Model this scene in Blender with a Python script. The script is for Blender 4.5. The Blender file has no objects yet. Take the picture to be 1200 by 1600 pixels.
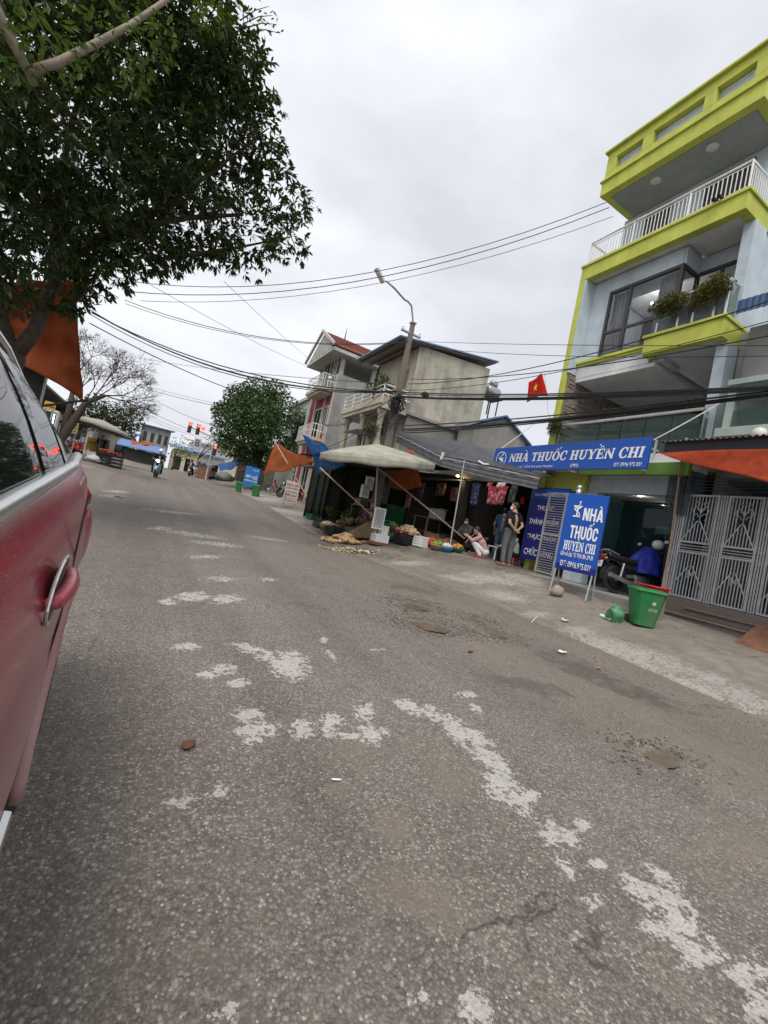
import bpy, bmesh, math, random
import numpy as np
from mathutils import Vector, Matrix, Euler, noise
random.seed(7); rng = np.random.default_rng(7)
R = math.radians
SC = bpy.context.scene
COL = SC.collection
# ------------------------------------------------------------ camera
FPX, CXP, CYP, HC = 690.0, 600.0, 800.0, 1.2
YAW, PIT, ROL = R(28.4), R(1.47), R(11.7)
fw = Vector((math.sin(YAW)*math.cos(PIT), math.cos(YAW)*math.cos(PIT), math.sin(PIT)))
r0 = Vector((math.cos(YAW), -math.sin(YAW), 0)); u0 = r0.cross(fw)
rt = r0*math.cos(ROL)+u0*math.sin(ROL); up = u0*math.cos(ROL)-r0*math.sin(ROL)
CAMP = Vector((0, 0, HC))
cd = bpy.data.cameras.new("camera"); cam = bpy.data.objects.new("camera", cd); COL.objects.link(cam)
cd.sensor_fit = 'VERTICAL'; cd.sensor_height = 36.0; cd.lens = 36.0*FPX/1600.0
cd.clip_start = 0.02; cd.clip_end = 3000
cam.matrix_world = Matrix(((rt.x, up.x, -fw.x, 0), (rt.y, up.y, -fw.y, 0), (rt.z, up.z, -fw.z, HC), (0, 0, 0, 1)))
SC.camera = cam
SC.render.resolution_x = 768; SC.render.resolution_y = 1024
# ------------------------------------------------------------ overcast sky
W = bpy.data.worlds.new("World"); SC.world = W; W.use_nodes = True
nt = W.node_tree; nt.nodes.clear()
def wn(t, **k):
    n = nt.nodes.new(t)
    for a, b in k.items(): setattr(n, a, b)
    return n
wo = wn('ShaderNodeOutputWorld')
SUN_EL, SUN_AZ = R(58), R(215)
sky = wn('ShaderNodeTexSky', sky_type='NISHITA', sun_disc=False, sun_elevation=SUN_EL, sun_rotation=SUN_AZ, air_density=1.0, dust_density=3.0)
bg1 = wn('ShaderNodeBackground'); bg1.inputs[1].default_value = 0.05
nt.links.new(sky.outputs[0], bg1.inputs[0])
tc = wn('ShaderNodeTexCoord'); mp = wn('ShaderNodeMapping'); mp.inputs['Scale'].default_value = (1, 1, 2.2)
no = wn('ShaderNodeTexNoise'); no.inputs['Scale'].default_value = 2.3; no.inputs['Detail'].default_value = 6; no.inputs['Roughness'].default_value = .5
cr = wn('ShaderNodeValToRGB')
cr.color_ramp.elements[0].position = .34; cr.color_ramp.elements[0].color = (.63, .645, .69, 1)
cr.color_ramp.elements[1].position = .68; cr.color_ramp.elements[1].color = (.89, .90, .94, 1)
nt.links.new(tc.outputs['Generated'], mp.inputs[0]); nt.links.new(mp.outputs[0], no.inputs[0]); nt.links.new(no.outputs[0], cr.inputs[0])
bg2 = wn('ShaderNodeBackground'); bg2.inputs[1].default_value = 0.70
nt.links.new(cr.outputs[0], bg2.inputs[0])
mx = wn('ShaderNodeMixShader'); mx.inputs[0].default_value = .88
nt.links.new(bg1.outputs[0], mx.inputs[1]); nt.links.new(bg2.outputs[0], mx.inputs[2]); nt.links.new(mx.outputs[0], wo.inputs[0])
sl = bpy.data.lights.new("sun", 'SUN'); sl.energy = 1.5; sl.angle = R(30); sl.color = (1, .96, .9)
so = bpy.data.objects.new("sun", sl); COL.objects.link(so)
sd = Vector((math.sin(SUN_AZ)*math.cos(SUN_EL), math.cos(SUN_AZ)*math.cos(SUN_EL), math.sin(SUN_EL)))
so.rotation_euler = sd.to_track_quat('Z', 'Y').to_euler(); so.location = (0, -10, 30)
SC.view_settings.view_transform = 'Standard'; SC.view_settings.look = 'None'
SC.view_settings.exposure = 0.88; SC.view_settings.gamma = 1
SC.cycles.max_bounces = 6; SC.cycles.diffuse_bounces = 3; SC.cycles.transparent_max_bounces = 12
# ------------------------------------------------------------ photo pixel -> place
def ray(x, y): return fw + rt*((x-CXP)/FPX) - up*((y-CYP)/FPX)
def ox(x, y, X): d = ray(x, y); return CAMP + d*(X/d.x)
def oy(x, y, Y): d = ray(x, y); return CAMP + d*(Y/d.y)
def oz(x, y, Z): d = ray(x, y); return CAMP + d*((Z-HC)/d.z)
def pj(p):
    d = Vector(p)-CAMP; z = d.dot(fw)
    return CXP+FPX*d.dot(rt)/z, CYP-FPX*d.dot(up)/z
def ss(t): t = min(1, max(0, t)); return t*t*(3-2*t)
def xr(y): return float(np.interp(y, [-40, 2, 5.8, 8, 9.5, 13, 18, 24, 32, 50, 80], [5.6, 5.6, 5.5, 4.75, 4.3, 4.5, 5.0, 5.6, 5.8, 6.0, 6.2]))
def xl(y): return float(np.interp(y, [-40, 9, 14, 20, 34, 60], [-1.25, -1.15, -1.0, -1.3, -1.45, -1.6]))
def base(y):
    if y < -4: return -.16
    return .04*y if y < 55 else 2.2+.04*25*(1-math.exp(-(y-55)/25))
def G(x, y):
    z = base(y); a = xr(y); b = xl(y)
    if x > a: z += .42*ss((x-a)/3.8)+.035*ss((x-a-.05)/.10)
    elif x < b: z += .10*ss((b-x)/1.5)
    return z
def gg(px, py):
    d = ray(px, py); t = .3
    while t < 300:
        P = CAMP+d*t
        if P.z < G(P.x, P.y): break
        t += .005+t*.001
    return P
# ------------------------------------------------------------ object helpers
WM = {}
def thing(name, label, cat, loc=(0, 0, 0), rz=0, group=None, kind=None, rot=None):
    o = bpy.data.objects.new(name, None); COL.objects.link(o); o.empty_display_size = .1
    o.location = loc; o.rotation_euler = rot if rot else (0, 0, rz)
    WM[o] = Matrix.Translation(Vector(loc)) @ Euler(o.rotation_euler).to_matrix().to_4x4()
    tag(o, label, cat, group, kind); return o
def tag(o, label=None, cat=None, group=None, kind=None):
    if label: o['label'] = label
    if cat: o['category'] = cat
    if group: o['group'] = group
    if kind: o['kind'] = kind
    return o
def copy_tree(o, parent=None):
    c = o.copy(); COL.objects.link(c); c.parent = parent
    for ch in o.children: copy_tree(ch, c)
    if o in WM: WM[c] = WM[o]
    return c
def place(o, loc, rz=0, sc=None):
    o.location = loc; o.rotation_euler = (0, 0, rz)
    if sc: o.scale = sc if isinstance(sc, tuple) else (sc,)*3
    return o
class MB:
    def __init__(s): s.v = []; s.f = []; s.m = []
    def add(s, vs, fs, mi=0):
        n = len(s.v); s.v += [tuple(p) for p in vs]; s.f += [tuple(i+n for i in f) for f in fs]; s.m += [mi]*len(fs); return s
    def hexa(s, p, mi=0):  # 0-3 bottom ring, 4-7 top ring
        return s.add(p, [(3, 2, 1, 0), (4, 5, 6, 7), (0, 1, 5, 4), (1, 2, 6, 5), (2, 3, 7, 6), (3, 0, 4, 7)], mi)
    def bx(s, x0, x1, y0, y1, z0, z1, mi=0):
        return s.hexa([(x0, y0, z0), (x1, y0, z0), (x1, y1, z0), (x0, y1, z0), (x0, y0, z1), (x1, y0, z1), (x1, y1, z1), (x0, y1, z1)], mi)
    def box(s, c, sz, rz=0, rx=0, ry=0, mi=0):
        m = Euler((rx, ry, rz)).to_matrix(); h = Vector(sz)/2; c = Vector(c)
        P = [c + m @ Vector((a*h.x, b*h.y, d*h.z)) for d in (-1, 1) for a, b in ((-1, -1), (1, -1), (1, 1), (-1, 1))]
        return s.hexa(P, mi)
    def bar(s, a, b, w, h=None, mi=0):  # rectangular bar from a to b
        a, b = Vector(a), Vector(b); d = (b-a).normalized(); h = h or w
        x = d.cross(Vector((0, 0, 1)))
        if x.length < .01: x = Vector((1, 0, 0))
        x.normalize(); y = x.cross(d)
        q = [(x*i*w/2 + y*j*h/2) for i, j in ((-1, -1), (1, -1), (1, 1), (-1, 1))]
        return s.hexa([a+k for k in q]+[b+k for k in q], mi)
    def tube(s, pts, r, n=8, mi=0, cap=True):
        pts = [Vector(p) for p in pts]; k = len(pts)
        rs = r if isinstance(r, (list, tuple)) else [r]*k
        x = None; vs = []
        for i, p in enumerate(pts):
            d = (pts[min(i+1, k-1)]-pts[max(i-1, 0)])
            d = d.normalized() if d.length > 1e-9 else Vector((0, 0, 1))
            if x is None:
                x = d.cross(Vector((.3, .2, .93)))
                if x.length < .05: x = d.cross(Vector((1, 0, 0)))
            x = (x - d*x.dot(d)).normalized(); y = d.cross(x)
            vs += [p + (x*math.cos(2*math.pi*j/n)+y*math.sin(2*math.pi*j/n))*rs[i] for j in range(n)]
        fs = [(i*n+j, i*n+(j+1) % n, (i+1)*n+(j+1) % n, (i+1)*n+j) for i in range(k-1) for j in range(n)]
        if cap: fs += [tuple(range(n))[::-1], tuple((k-1)*n+j for j in range(n))]
        return s.add(vs, fs, mi)
    def lathe(s, prof, n=16, c=(0, 0, 0), mi=0, ax='z', sx=1, sy=1):
        vs = []
        for r, z in prof:
            for j in range(n):
                a = 2*math.pi*j/n; p = (r*math.cos(a)*sx, r*math.sin(a)*sy, z)
                if ax == 'x': p = (p[2], p[0], p[1])
                elif ax == 'y': p = (p[0], p[2], p[1])
                vs.append((p[0]+c[0], p[1]+c[1], p[2]+c[2]))
        k = len(prof)
        fs = [(i*n+j, i*n+(j+1) % n, (i+1)*n+(j+1) % n, (i+1)*n+j) for i in range(k-1) for j in range(n)]
        if prof[0][0] > 1e-4: fs.append(tuple(range(n))[::-1])
        if prof[-1][0] > 1e-4: fs.append(tuple((k-1)*n+j for j in range(n)))
        return s.add(vs, fs, mi)
    def sph(s, c, r, n=10, mi=0, wob=0, rot=None):
        r = (r, r, r) if not isinstance(r, (tuple, list)) else r
        m = max(4, n//2+1); vs = []; ph = random.random()*9
        for i in range(m+1):
            t = math.pi*i/m
            for j in range(n):
                a = 2*math.pi*j/n; q = Vector((math.sin(t)*math.cos(a), math.sin(t)*math.sin(a), math.cos(t)))
                k = 1+wob*noise.noise(q*1.7+Vector((ph, ph, 0)))
                q = Vector((q.x*r[0]*k, q.y*r[1]*k, q.z*r[2]*k))
                if rot: q = rot @ q
                vs.append(q+Vector(c))
        fs = [(i*n+j, (i+1)*n+j, (i+1)*n+(j+1) % n, i*n+(j+1) % n) for i in range(m) for j in range(n)]
        return s.add(vs, fs, mi)
    def prism(s, poly, d, mi=0):
        n = len(poly); d = Vector(d); P = [Vector(p) for p in poly]
        return s.add(P+[p+d for p in P], [tuple(range(n))[::-1], tuple(range(n, 2*n))]+[(i, (i+1) % n, n+(i+1) % n, n+i) for i in range(n)], mi)
    def quad(s, a, b, c, d, mi=0): return s.add([a, b, c, d], [(0, 1, 2, 3)], mi)
    def grid(s, fn, nu, nv, mi=0):
        vs = [fn(i/nu, j/nv) for i in range(nu+1) for j in range(nv+1)]
        return s.add(vs, [(i*(nv+1)+j, (i+1)*(nv+1)+j, (i+1)*(nv+1)+j+1, i*(nv+1)+j+1) for i in range(nu) for j in range(nv)], mi)
    def mesh(s, name, inv=None):
        me = bpy.data.meshes.new(name)
        vs = s.v if inv is None else [tuple(inv @ Vector(p)) for p in s.v]
        me.from_pydata(vs, [], s.f); return me
    def build(s, name, mats, parent=None, smooth=False, bev=0, sol=0, local=False, fix=True, label=None):
        inv = None
        if parent is not None and not local:
            inv = WM[parent].inverted()
        me = s.mesh(name, inv)
        for m in (mats if isinstance(mats, (list, tuple)) else [mats]): me.materials.append(m)
        if any(s.m): me.polygons.foreach_set('material_index', s.m)
        if fix:
            b = bmesh.new(); b.from_mesh(me); bmesh.ops.recalc_face_normals(b, faces=b.faces); b.to_mesh(me); b.free()
        if smooth: me.polygons.foreach_set('use_smooth', [True]*len(me.polygons))
        o = bpy.data.objects.new(name, me); COL.objects.link(o)
        if parent is not None: o.parent = parent; WM[o] = WM[parent]
        else: WM[o] = Matrix()
        if sol: md = o.modifiers.new('sol', 'SOLIDIFY'); md.thickness = sol; md.offset = 0
        if bev:
            md = o.modifiers.new('bev', 'BEVEL'); md.width = bev; md.segments = 2; md.limit_method = 'ANGLE'; md.angle_limit = R(40)
        if label: o['label'] = label
        return o
def sag(a, b, s=.3, n=14):
    a, b = Vector(a), Vector(b)
    return [a.lerp(b, i/n) - Vector((0, 0, s*4*(i/n)*(1-i/n))) for i in range(n+1)]
# ------------------------------------------------------------ materials
def _nodes(name):
    m = bpy.data.materials.new(name); m.use_nodes = True; t = m.node_tree; b = t.nodes['Principled BSDF']; return m, t, b
def nd(t, typ, **k):
    n = t.nodes.new(typ)
    for a, b in k.items():
        if a.startswith('i_'):
            key = a[2:].replace('_', ' '); n.inputs[key].default_value = b
        else: setattr(n, a, b)
    return n
def noisen(t, vec, scale, det=5, rough=.6): 
    n = nd(t, 'ShaderNodeTexNoise'); n.inputs['Scale'].default_value = scale; n.inputs['Detail'].default_value = det; n.inputs['Roughness'].default_value = rough
    t.links.new(vec, n.inputs['Vector']); return n.outputs[0]
def ramp(t, val, a, b, ca=(0, 0, 0, 1), cb=(1, 1, 1, 1)):
    n = nd(t, 'ShaderNodeValToRGB'); e = n.color_ramp.elements
    e[0].position = a; e[1].position = b; e[0].color = ca; e[1].color = cb
    t.links.new(val, n.inputs[0]); return n.outputs[0]
def mixc(t, fac, a, b, mode='MIX'):
    n = nd(t, 'ShaderNodeMix', data_type='RGBA', blend_type=mode)
    for i, x in ((0, fac), (6, a), (7, b)):
        if isinstance(x, (tuple, float, int)):
            n.inputs[i].default_value = x if not isinstance(x, tuple) or len(x) == 4 else (*x, 1)
        else: t.links.new(x, n.inputs[i])
    return n.outputs[2]
def mth(t, op, a, b=None):
    n = nd(t, 'ShaderNodeMath', operation=op)
    for i, x in ((0, a), (1, b)):
        if x is None: continue
        if isinstance(x, (float, int)): n.inputs[i].default_value = x
        else: t.links.new(x, n.inputs[i])
    return n.outputs[0]
def bump(t, b, h, st=.3, dist=.01):
    n = nd(t, 'ShaderNodeBump'); n.inputs['Strength'].default_value = st; n.inputs['Distance'].default_value = dist
    t.links.new(h, n.inputs['Height']); t.links.new(n.outputs[0], b.inputs['Normal'])
def mat(name, col, rough=.6, var=.18, scale=4, metal=0, bmp=0, bscale=40, spec=.4, dirt=None, dscale=1.5, damt=.5, coat=0):
    """painted / plain surface: base colour with soft mottling, optional grime of its own colour"""
    m, t, b = _nodes(name); tcn = nd(t, 'ShaderNodeTexCoord').outputs['Object']
    c = (*col, 1); d = tuple(x*(1-var) for x in col)+(1,); l = tuple(min(1, x*(1+var)) for x in col)+(1,)
    cc = ramp(t, noisen(t, tcn, scale), .3, .7, d, l)
    if dirt:
        mpn = nd(t, 'ShaderNodeMapping'); mpn.inputs['Scale'].default_value = (1, 1, .35); t.links.new(tcn, mpn.inputs[0])
        f = ramp(t, noisen(t, mpn.outputs[0], dscale, 8, .65), .45, .75)
        f = mth(t, 'MULTIPLY', f, damt); cc = mixc(t, f, cc, (*dirt, 1))
    t.links.new(cc, b.inputs['Base Color'])
    b.inputs['Roughness'].default_value = rough; b.inputs['Metallic'].default_value = metal; b.inputs['Specular IOR Level'].default_value = spec
    b.inputs['Coat Weight'].default_value = coat
    if bmp: bump(t, b, noisen(t, tcn, bscale), bmp)
    return m
def wallmat(name, col, grime=(.12, .115, .10), amt=.6, rough=.85, sc=.8):
    """rendered masonry: mottled plaster, damp streaks running down, hair relief"""
    m, t, b = _nodes(name); tcn = nd(t, 'ShaderNodeTexCoord').outputs['Object']
    l = tuple(min(1, x*1.12) for x in col)+(1,); d = tuple(x*.82 for x in col)+(1,)
    cc = ramp(t, noisen(t, tcn, 2.2, 8, .65), .3, .7, d, l)
    mpn = nd(t, 'ShaderNodeMapping'); mpn.inputs['Scale'].default_value = (1.6, 1.6, .18); t.links.new(tcn, mpn.inputs[0])
    f1 = ramp(t, noisen(t, mpn.outputs[0], 1.4*sc, 8, .7), .46, .74)
    f2 = ramp(t, noisen(t, tcn, .55*sc, 6, .7), .42, .7)
    f = mth(t, 'MULTIPLY', mth(t, 'MULTIPLY', mth(t, 'ADD', f1, f2), .5), amt)
    cc = mixc(t, f, cc, (*grime, 1)); t.links.new(cc, b.inputs['Base Color'])
    b.inputs['Roughness'].default_value = rough; b.inputs['Specular IOR Level'].default_value = .25
    bump(t, b, noisen(t, tcn, 30, 6), .25, .01); return m
def emit(name, col, st):
    m, t, b = _nodes(name); b.inputs['Base Color'].default_value = (*col, 1); b.inputs['Emission Color'].default_value = (*col, 1); b.inputs['Emission Strength'].default_value = st; return m
def glass(name, tint=(.75, .82, .82), rough=.03, trans=.75, dark=(.03, .04, .045), spec=.5):
    """thin pane: part see-through, part tinted body with a clear reflection"""
    m, t, b = _nodes(name); b.inputs['Base Color'].default_value = (*dark, 1); b.inputs['Roughness'].default_value = rough; b.inputs['Specular IOR Level'].default_value = spec
    tr = nd(t, 'ShaderNodeBsdfTransparent'); tr.inputs[0].default_value = (*tint, 1)
    ms = nd(t, 'ShaderNodeMixShader'); ms.inputs[0].default_value = trans
    t.links.new(b.outputs[0], ms.inputs[1]); t.links.new(tr.outputs[0], ms.inputs[2]); t.links.new(ms.outputs[0], t.nodes['Material Output'].inputs[0]); return m
def cloth(name, col, var=.15, rough=.85, transl=0, scale=6):
    m = mat(name, col, rough, var, scale, bmp=.15, bscale=120, spec=.15)
    if transl:
        t = m.node_tree; b = t.nodes['Principled BSDF']; tl = nd(t, 'ShaderNodeBsdfTranslucent'); tl.inputs[0].default_value = (*col, 1)
        ms = nd(t, 'ShaderNodeMixShader'); ms.inputs[0].default_value = transl
        t.links.new(b.outputs[0], ms.inputs[1]); t.links.new(tl.outputs[0], ms.inputs[2]); t.links.new(ms.outputs[0], t.nodes['Material Output'].inputs[0])
    return m
def leafmat(name, c1, c2, rough=.5, transl=.25):
    m, t, b = _nodes(name); at = nd(t, 'ShaderNodeAttribute', attribute_name='tone')
    cc = ramp(t, at.outputs['Fac'], 0, 1, (*c1, 1), (*c2, 1)); t.links.new(cc, b.inputs['Base Color'])
    b.inputs['Roughness'].default_value = rough; b.inputs['Specular IOR Level'].default_value = .35
    tl = nd(t, 'ShaderNodeBsdfTranslucent'); t.links.new(mixc(t, .5, cc, (.12, .16, .02, 1)), tl.inputs[0])
    ms = nd(t, 'ShaderNodeMixShader'); ms.inputs[0].default_value = transl
    t.links.new(b.outputs[0], ms.inputs[1]); t.links.new(tl.outputs[0], ms.inputs[2]); t.links.new(ms.outputs[0], t.nodes['Material Output'].inputs[0]); return m
# ------------------------------------------------------------ lettering
def text(s, ctr, right, upv, w, h, m, parent, off=.0, ext=.004, name='lettering', shear=0, bold=.0):
    if s.startswith('ĐT'):
        rr = Vector(right).normalized(); uu = Vector(upv).normalized(); nn = rr.cross(uu); c0 = Vector(ctr)-rr*(w*.482)+nn*.003; k = w*.035
        b = MB(); b.add([c0-rr*k-uu*h*.05, c0+rr*k-uu*h*.05, c0+rr*k+uu*h*.05, c0-rr*k+uu*h*.05], [(0, 1, 2, 3)]); b.build('letter_stroke', m, parent, fix=False); s = 'D'+s[1:]
    cu = bpy.data.curves.new('txt', 'FONT'); cu.body = s; cu.offset = bold; cu.shear = shear; cu.resolution_u = 3; cu.space_line = .9
    cu.align_x = 'CENTER'
    o = bpy.data.objects.new('txt', cu); COL.objects.link(o)
    dg = bpy.context.evaluated_depsgraph_get(); me = bpy.data.meshes.new_from_object(o.evaluated_get(dg))
    bpy.data.objects.remove(o); bpy.data.curves.remove(cu)
    P = np.array([v.co[:] for v in me.vertices])
    lo, hi = P.min(0), P.max(0); right = Vector(right).normalized(); upv = Vector(upv); upv = (upv-right*upv.dot(right)).normalized(); nrm = right.cross(upv)
    inv = WM[parent].inverted() if parent is not None else Matrix(); ctr = Vector(ctr)
    b = bmesh.new(); b.from_mesh(me)
    for v in b.verts:
        x = (v.co.x-(lo[0]+hi[0])/2)/(hi[0]-lo[0])*w; y = (v.co.y-(lo[1]+hi[1])/2)/max(1e-6, hi[1]-lo[1])*h
        v.co = inv @ (ctr+right*x+upv*y+nrm*(off))
    b.to_mesh(me); b.free(); me.materials.clear(); me.materials.append(m); me.name = name
    ob = bpy.data.objects.new(name, me); COL.objects.link(ob); ob.parent = parent
    md = ob.modifiers.new('sol', 'SOLIDIFY'); md.thickness = ext; md.offset = 0
    return ob
# ============================================================ ground
def groundmat(name, asphalt=True):
    m, t, b = _nodes(name); co = nd(t, 'ShaderNodeTexCoord').outputs['Object']
    def vor(sc, feat='F1'):
        n = nd(t, 'ShaderNodeTexVoronoi', feature=feat); n.inputs['Scale'].default_value = sc; t.links.new(co, n.inputs['Vector']); return n
    at = lambda a: nd(t, 'ShaderNodeAttribute', attribute_name=a).outputs['Fac']
    big = noisen(t, co, .7, 6, .6); mid = noisen(t, co, 5, 8, .7); fine = noisen(t, co, 60, 4, .7)
    if asphalt:
        v1 = vor(88); v2 = vor(210)
        sx = nd(t, 'ShaderNodeSeparateColor'); t.links.new(v1.outputs['Color'], sx.inputs[0])
        sx2 = nd(t, 'ShaderNodeSeparateColor'); t.links.new(v2.outputs['Color'], sx2.inputs[0])
        cell = ramp(t, sx.outputs[0], 0, .62, (.098, .083, .071, 1), (.235, .205, .178, 1))
        e = cell.node.color_ramp.elements.new(.84); e.color = (.30, .265, .23, 1); e = cell.node.color_ramp.elements.new(.97); e.color = (.50, .48, .44, 1)
        cell2 = ramp(t, sx2.outputs[0], 0, .8, (.125, .108, .093, 1), (.25, .22, .192, 1)); e = cell2.node.color_ramp.elements.new(.96); e.color = (.42, .40, .37, 1)
        cc = mixc(t, .45, cell, cell2)
        edge = ramp(t, v1.outputs['Distance'], .30, .62, (0, 0, 0, 1), (1, 1, 1, 1))
        cc = mixc(t, mth(t, 'MULTIPLY', edge, .45), cc, (.085, .075, .066, 1))
        v3 = vor(70); v3.inputs['Randomness'].default_value = 1; sx3 = nd(t, 'ShaderNodeSeparateColor'); t.links.new(v3.outputs['Color'], sx3.inputs[0])
        chip = mth(t, 'MULTIPLY', ramp(t, sx3.outputs[1], .74, .78), ramp(t, mth(t, 'ADD', v3.outputs['Distance'], mth(t, 'MULTIPLY', mth(t, 'SUBTRACT', noisen(t, co, 240, 2), .5), .5)), .22, .34, (1, 1, 1, 1), (0, 0, 0, 1)))
        cc = mixc(t, mth(t, 'MULTIPLY', chip, .8), cc, ramp(t, sx3.outputs[2], 0, 1, (.30, .27, .24, 1), (.62, .59, .53, 1)))
        mpx = nd(t, 'ShaderNodeMapping'); mpx.inputs['Scale'].default_value = (1.5, .10, 1); t.links.new(co, mpx.inputs[0]); trk = noisen(t, mpx.outputs[0], 1.3, 4, .55)
        cc = mixc(t, ramp(t, trk, .38, .62), cc, mixc(t, 1.0, cc, (.80, .79, .80, 1), 'MULTIPLY'))
        cc = mixc(t, ramp(t, big, .3, .7), cc, mixc(t, 1.0, cc, (.80, .78, .75, 1), 'MULTIPLY'))
        cc = mixc(t, mth(t, 'MULTIPLY', ramp(t, mid, .45, .75), .35), cc, (.20, .18, .155, 1))
        h = mth(t, 'SUBTRACT', mth(t, 'MULTIPLY', fine, .5), v1.outputs['Distance'])
    else:
        cc = ramp(t, mid, .25, .75, (.135, .117, .098, 1), (.285, .255, .215, 1))
        cc = mixc(t, mth(t, 'MULTIPLY', ramp(t, big, .35, .65), .5), cc, (.135, .12, .10, 1))
        v1 = vor(90); cc = mixc(t, mth(t, 'MULTIPLY', ramp(t, v1.outputs['Distance'], .05, .3, (1, 1, 1, 1), (0, 0, 0, 1)), .18), cc, (.30, .285, .26, 1))
        h = mth(t, 'ADD', mth(t, 'MULTIPLY', fine, .5), mid)
    # dust and mud with its own outline
    df = mth(t, 'ADD', at('dirt'), mth(t, 'MULTIPLY', mth(t, 'SUBTRACT', mid, .5), 1.7))
    cc = mixc(t, mth(t, 'MULTIPLY', ramp(t, df, .25, .9), .58), cc, mixc(t, fine, (.115, .094, .072, 1), (.235, .20, .16, 1)))
    # wet patches
    wf = ramp(t, mth(t, 'ADD', at('wet'), mth(t, 'MULTIPLY', mth(t, 'SUBTRACT', mid, .5), mth(t, 'MINIMUM', mth(t, 'MULTIPLY', at('wet'), 7.0), 2.6))), .35, .65)
    cc = mixc(t, mth(t, 'MULTIPLY', wf, .5), cc, (.075, .066, .056, 1))
    # spilt cement / worn paint
    n2 = noisen(t, co, 13, 9, .78); n3 = noisen(t, co, 95, 3, .6)
    sa = at('stain'); n4 = noisen(t, co, 34, 5, .65)
    amp = mth(t, 'ADD', mth(t, 'MULTIPLY', mth(t, 'SUBTRACT', n2, .5), 2.6), mth(t, 'ADD', mth(t, 'MULTIPLY', mth(t, 'SUBTRACT', n4, .5), 2.0), mth(t, 'MULTIPLY', mth(t, 'SUBTRACT', n3, .5), .5)))
    sf = mth(t, 'ADD', sa, mth(t, 'MULTIPLY', amp, mth(t, 'MINIMUM', mth(t, 'MULTIPLY', sa, 2.2), 1.0)))
    sf = mth(t, 'MULTIPLY', ramp(t, sf, .48, .58), mth(t, 'MULTIPLY', ramp(t, n3, .30, .52, (.5, .5, .5, 1), (1, 1, 1, 1)), ramp(t, mid, .25, .55, (.7, .7, .7, 1), (1, 1, 1, 1))))
    cc = mixc(t, mth(t, 'MULTIPLY', sf, .97 if asphalt else .6), cc, mixc(t, n3, (.36, .345, .32, 1), (.50, .48, .45, 1)))
    # cracks
    vc = vor(.9, 'DISTANCE_TO_EDGE'); dist = nd(t, 'ShaderNodeMix', data_type='VECTOR')
    wv = nd(t, 'ShaderNodeTexNoise'); wv.inputs['Scale'].default_value = 2.5; wv.inputs['Detail'].default_value = 6; t.links.new(co, wv.inputs['Vector'])
    dist.inputs[0].default_value = .35; t.links.new(co, dist.inputs[4]); t.links.new(wv.outputs['Color'], dist.inputs[5]); t.links.new(dist.outputs[1], vc.inputs['Vector'])
    ck = mth(t, 'MULTIPLY', ramp(t, vc.outputs['Distance'], .0, .007, (1, 1, 1, 1), (0, 0, 0, 1)), ramp(t, noisen(t, co, .8), .50, .58))
    cc = mixc(t, mth(t, 'MULTIPLY', ck, .7), cc, (.04, .036, .032, 1))
    t.links.new(cc, b.inputs['Base Color'])
    rr = nd(t, 'ShaderNodeMapRange'); t.links.new(wf, rr.inputs[0]); rr.inputs[3].default_value = .82; rr.inputs[4].default_value = .38
    t.links.new(rr.outputs[0], b.inputs['Roughness']); b.inputs['Specular IOR Level'].default_value = .3
    bump(t, b, mth(t, 'SUBTRACT', h, mth(t, 'MULTIPLY', ck, 1.5)), .55 if asphalt else .35, .006)
    return m
M_road = groundmat('asphalt'); M_pave = groundmat('worn_concrete', False)
STAIN = [(455,1040,26,20,0),(428,1032,30,8,25),(395,1015,30,6,15),(352,1046,18,8,0),(372,1066,14,6,0),(322,1055,14,5,0),(290,1010,20,5,0),(300,932,22,6,0),(352,936,20,6,0),(262,940,14,4,0),
 (390,1120,22,12,20),(405,1140,34,10,0),(395,1158,14,6,0),(470,1137,16,13,0),(520,1127,16,9,0),(512,1140,8,10,0),(568,1112,13,14,0),(582,1148,20,12,0),(545,1150,16,5,0),
 (640,1104,24,8,25),(680,1118,34,9,28),(715,1142,40,13,38),(742,1150,30,8,30),(760,1182,30,13,40),(785,1200,25,10,40),(785,1228,30,20,50),(815,1255,22,12,40),(830,1240,10,8,0),
 (868,1302,30,16,20),(885,1357,15,11,40),(937,1350,16,7,0),(928,1408,14,10,20),(905,1290,12,8,0),
 (1000,1390,32,12,35),(1040,1410,45,20,30),(1065,1450,45,22,45),(1088,1490,22,28,80),(1040,1368,30,8,30),(1020,1445,20,12,0),
 (1165,1520,34,20,30),(1190,1575,26,20,0),(742,1578,18,26,-25),(350,1580,24,17,20),(655,1565,14,9,0),(897,1466,11,8,0),(916,1585,10,12,0),(875,1556,10,9,0),
 (288,1252,24,8,-8),(344,1237,12,9,-20),(318,1292,8,9,0),(212,1297,8,5,0),(515,1022,5,12,-45),(505,1000,5,4,0),(730,1085,14,5,0),(745,1110,12,5,40),(590,1015,10,2,0),
 (300,835,50,3,8),(270,800,45,2,6),(340,850,40,3,6),(320,870,30,3,0),(420,842,30,2,8),(180,768,22,2,4),(175,775,18,2,4),(345,905,30,4,0),(210,800,0,0,0),(250,825,20,3,0),(420,905,12,3,0)]
PSTAIN = [(790,932,32,6,10),(840,960,20,4,0),(905,985,26,6,5),(950,1010,50,12,15),(1010,1030,60,14,18),(1000,1052,40,10,10),(1090,1075,50,12,15),(1150,1085,50,12,18),(1110,1060,30,8,15),(1180,1105,30,10,0),
 (720,905,30,4,10),(770,905,40,5,10),(640,880,30,3,0),(420,780,30,3,5),(450,800,30,4,10),(400,773,30,2,5),(820,905,40,5,12),(470,812,30,4,10)]
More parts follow.
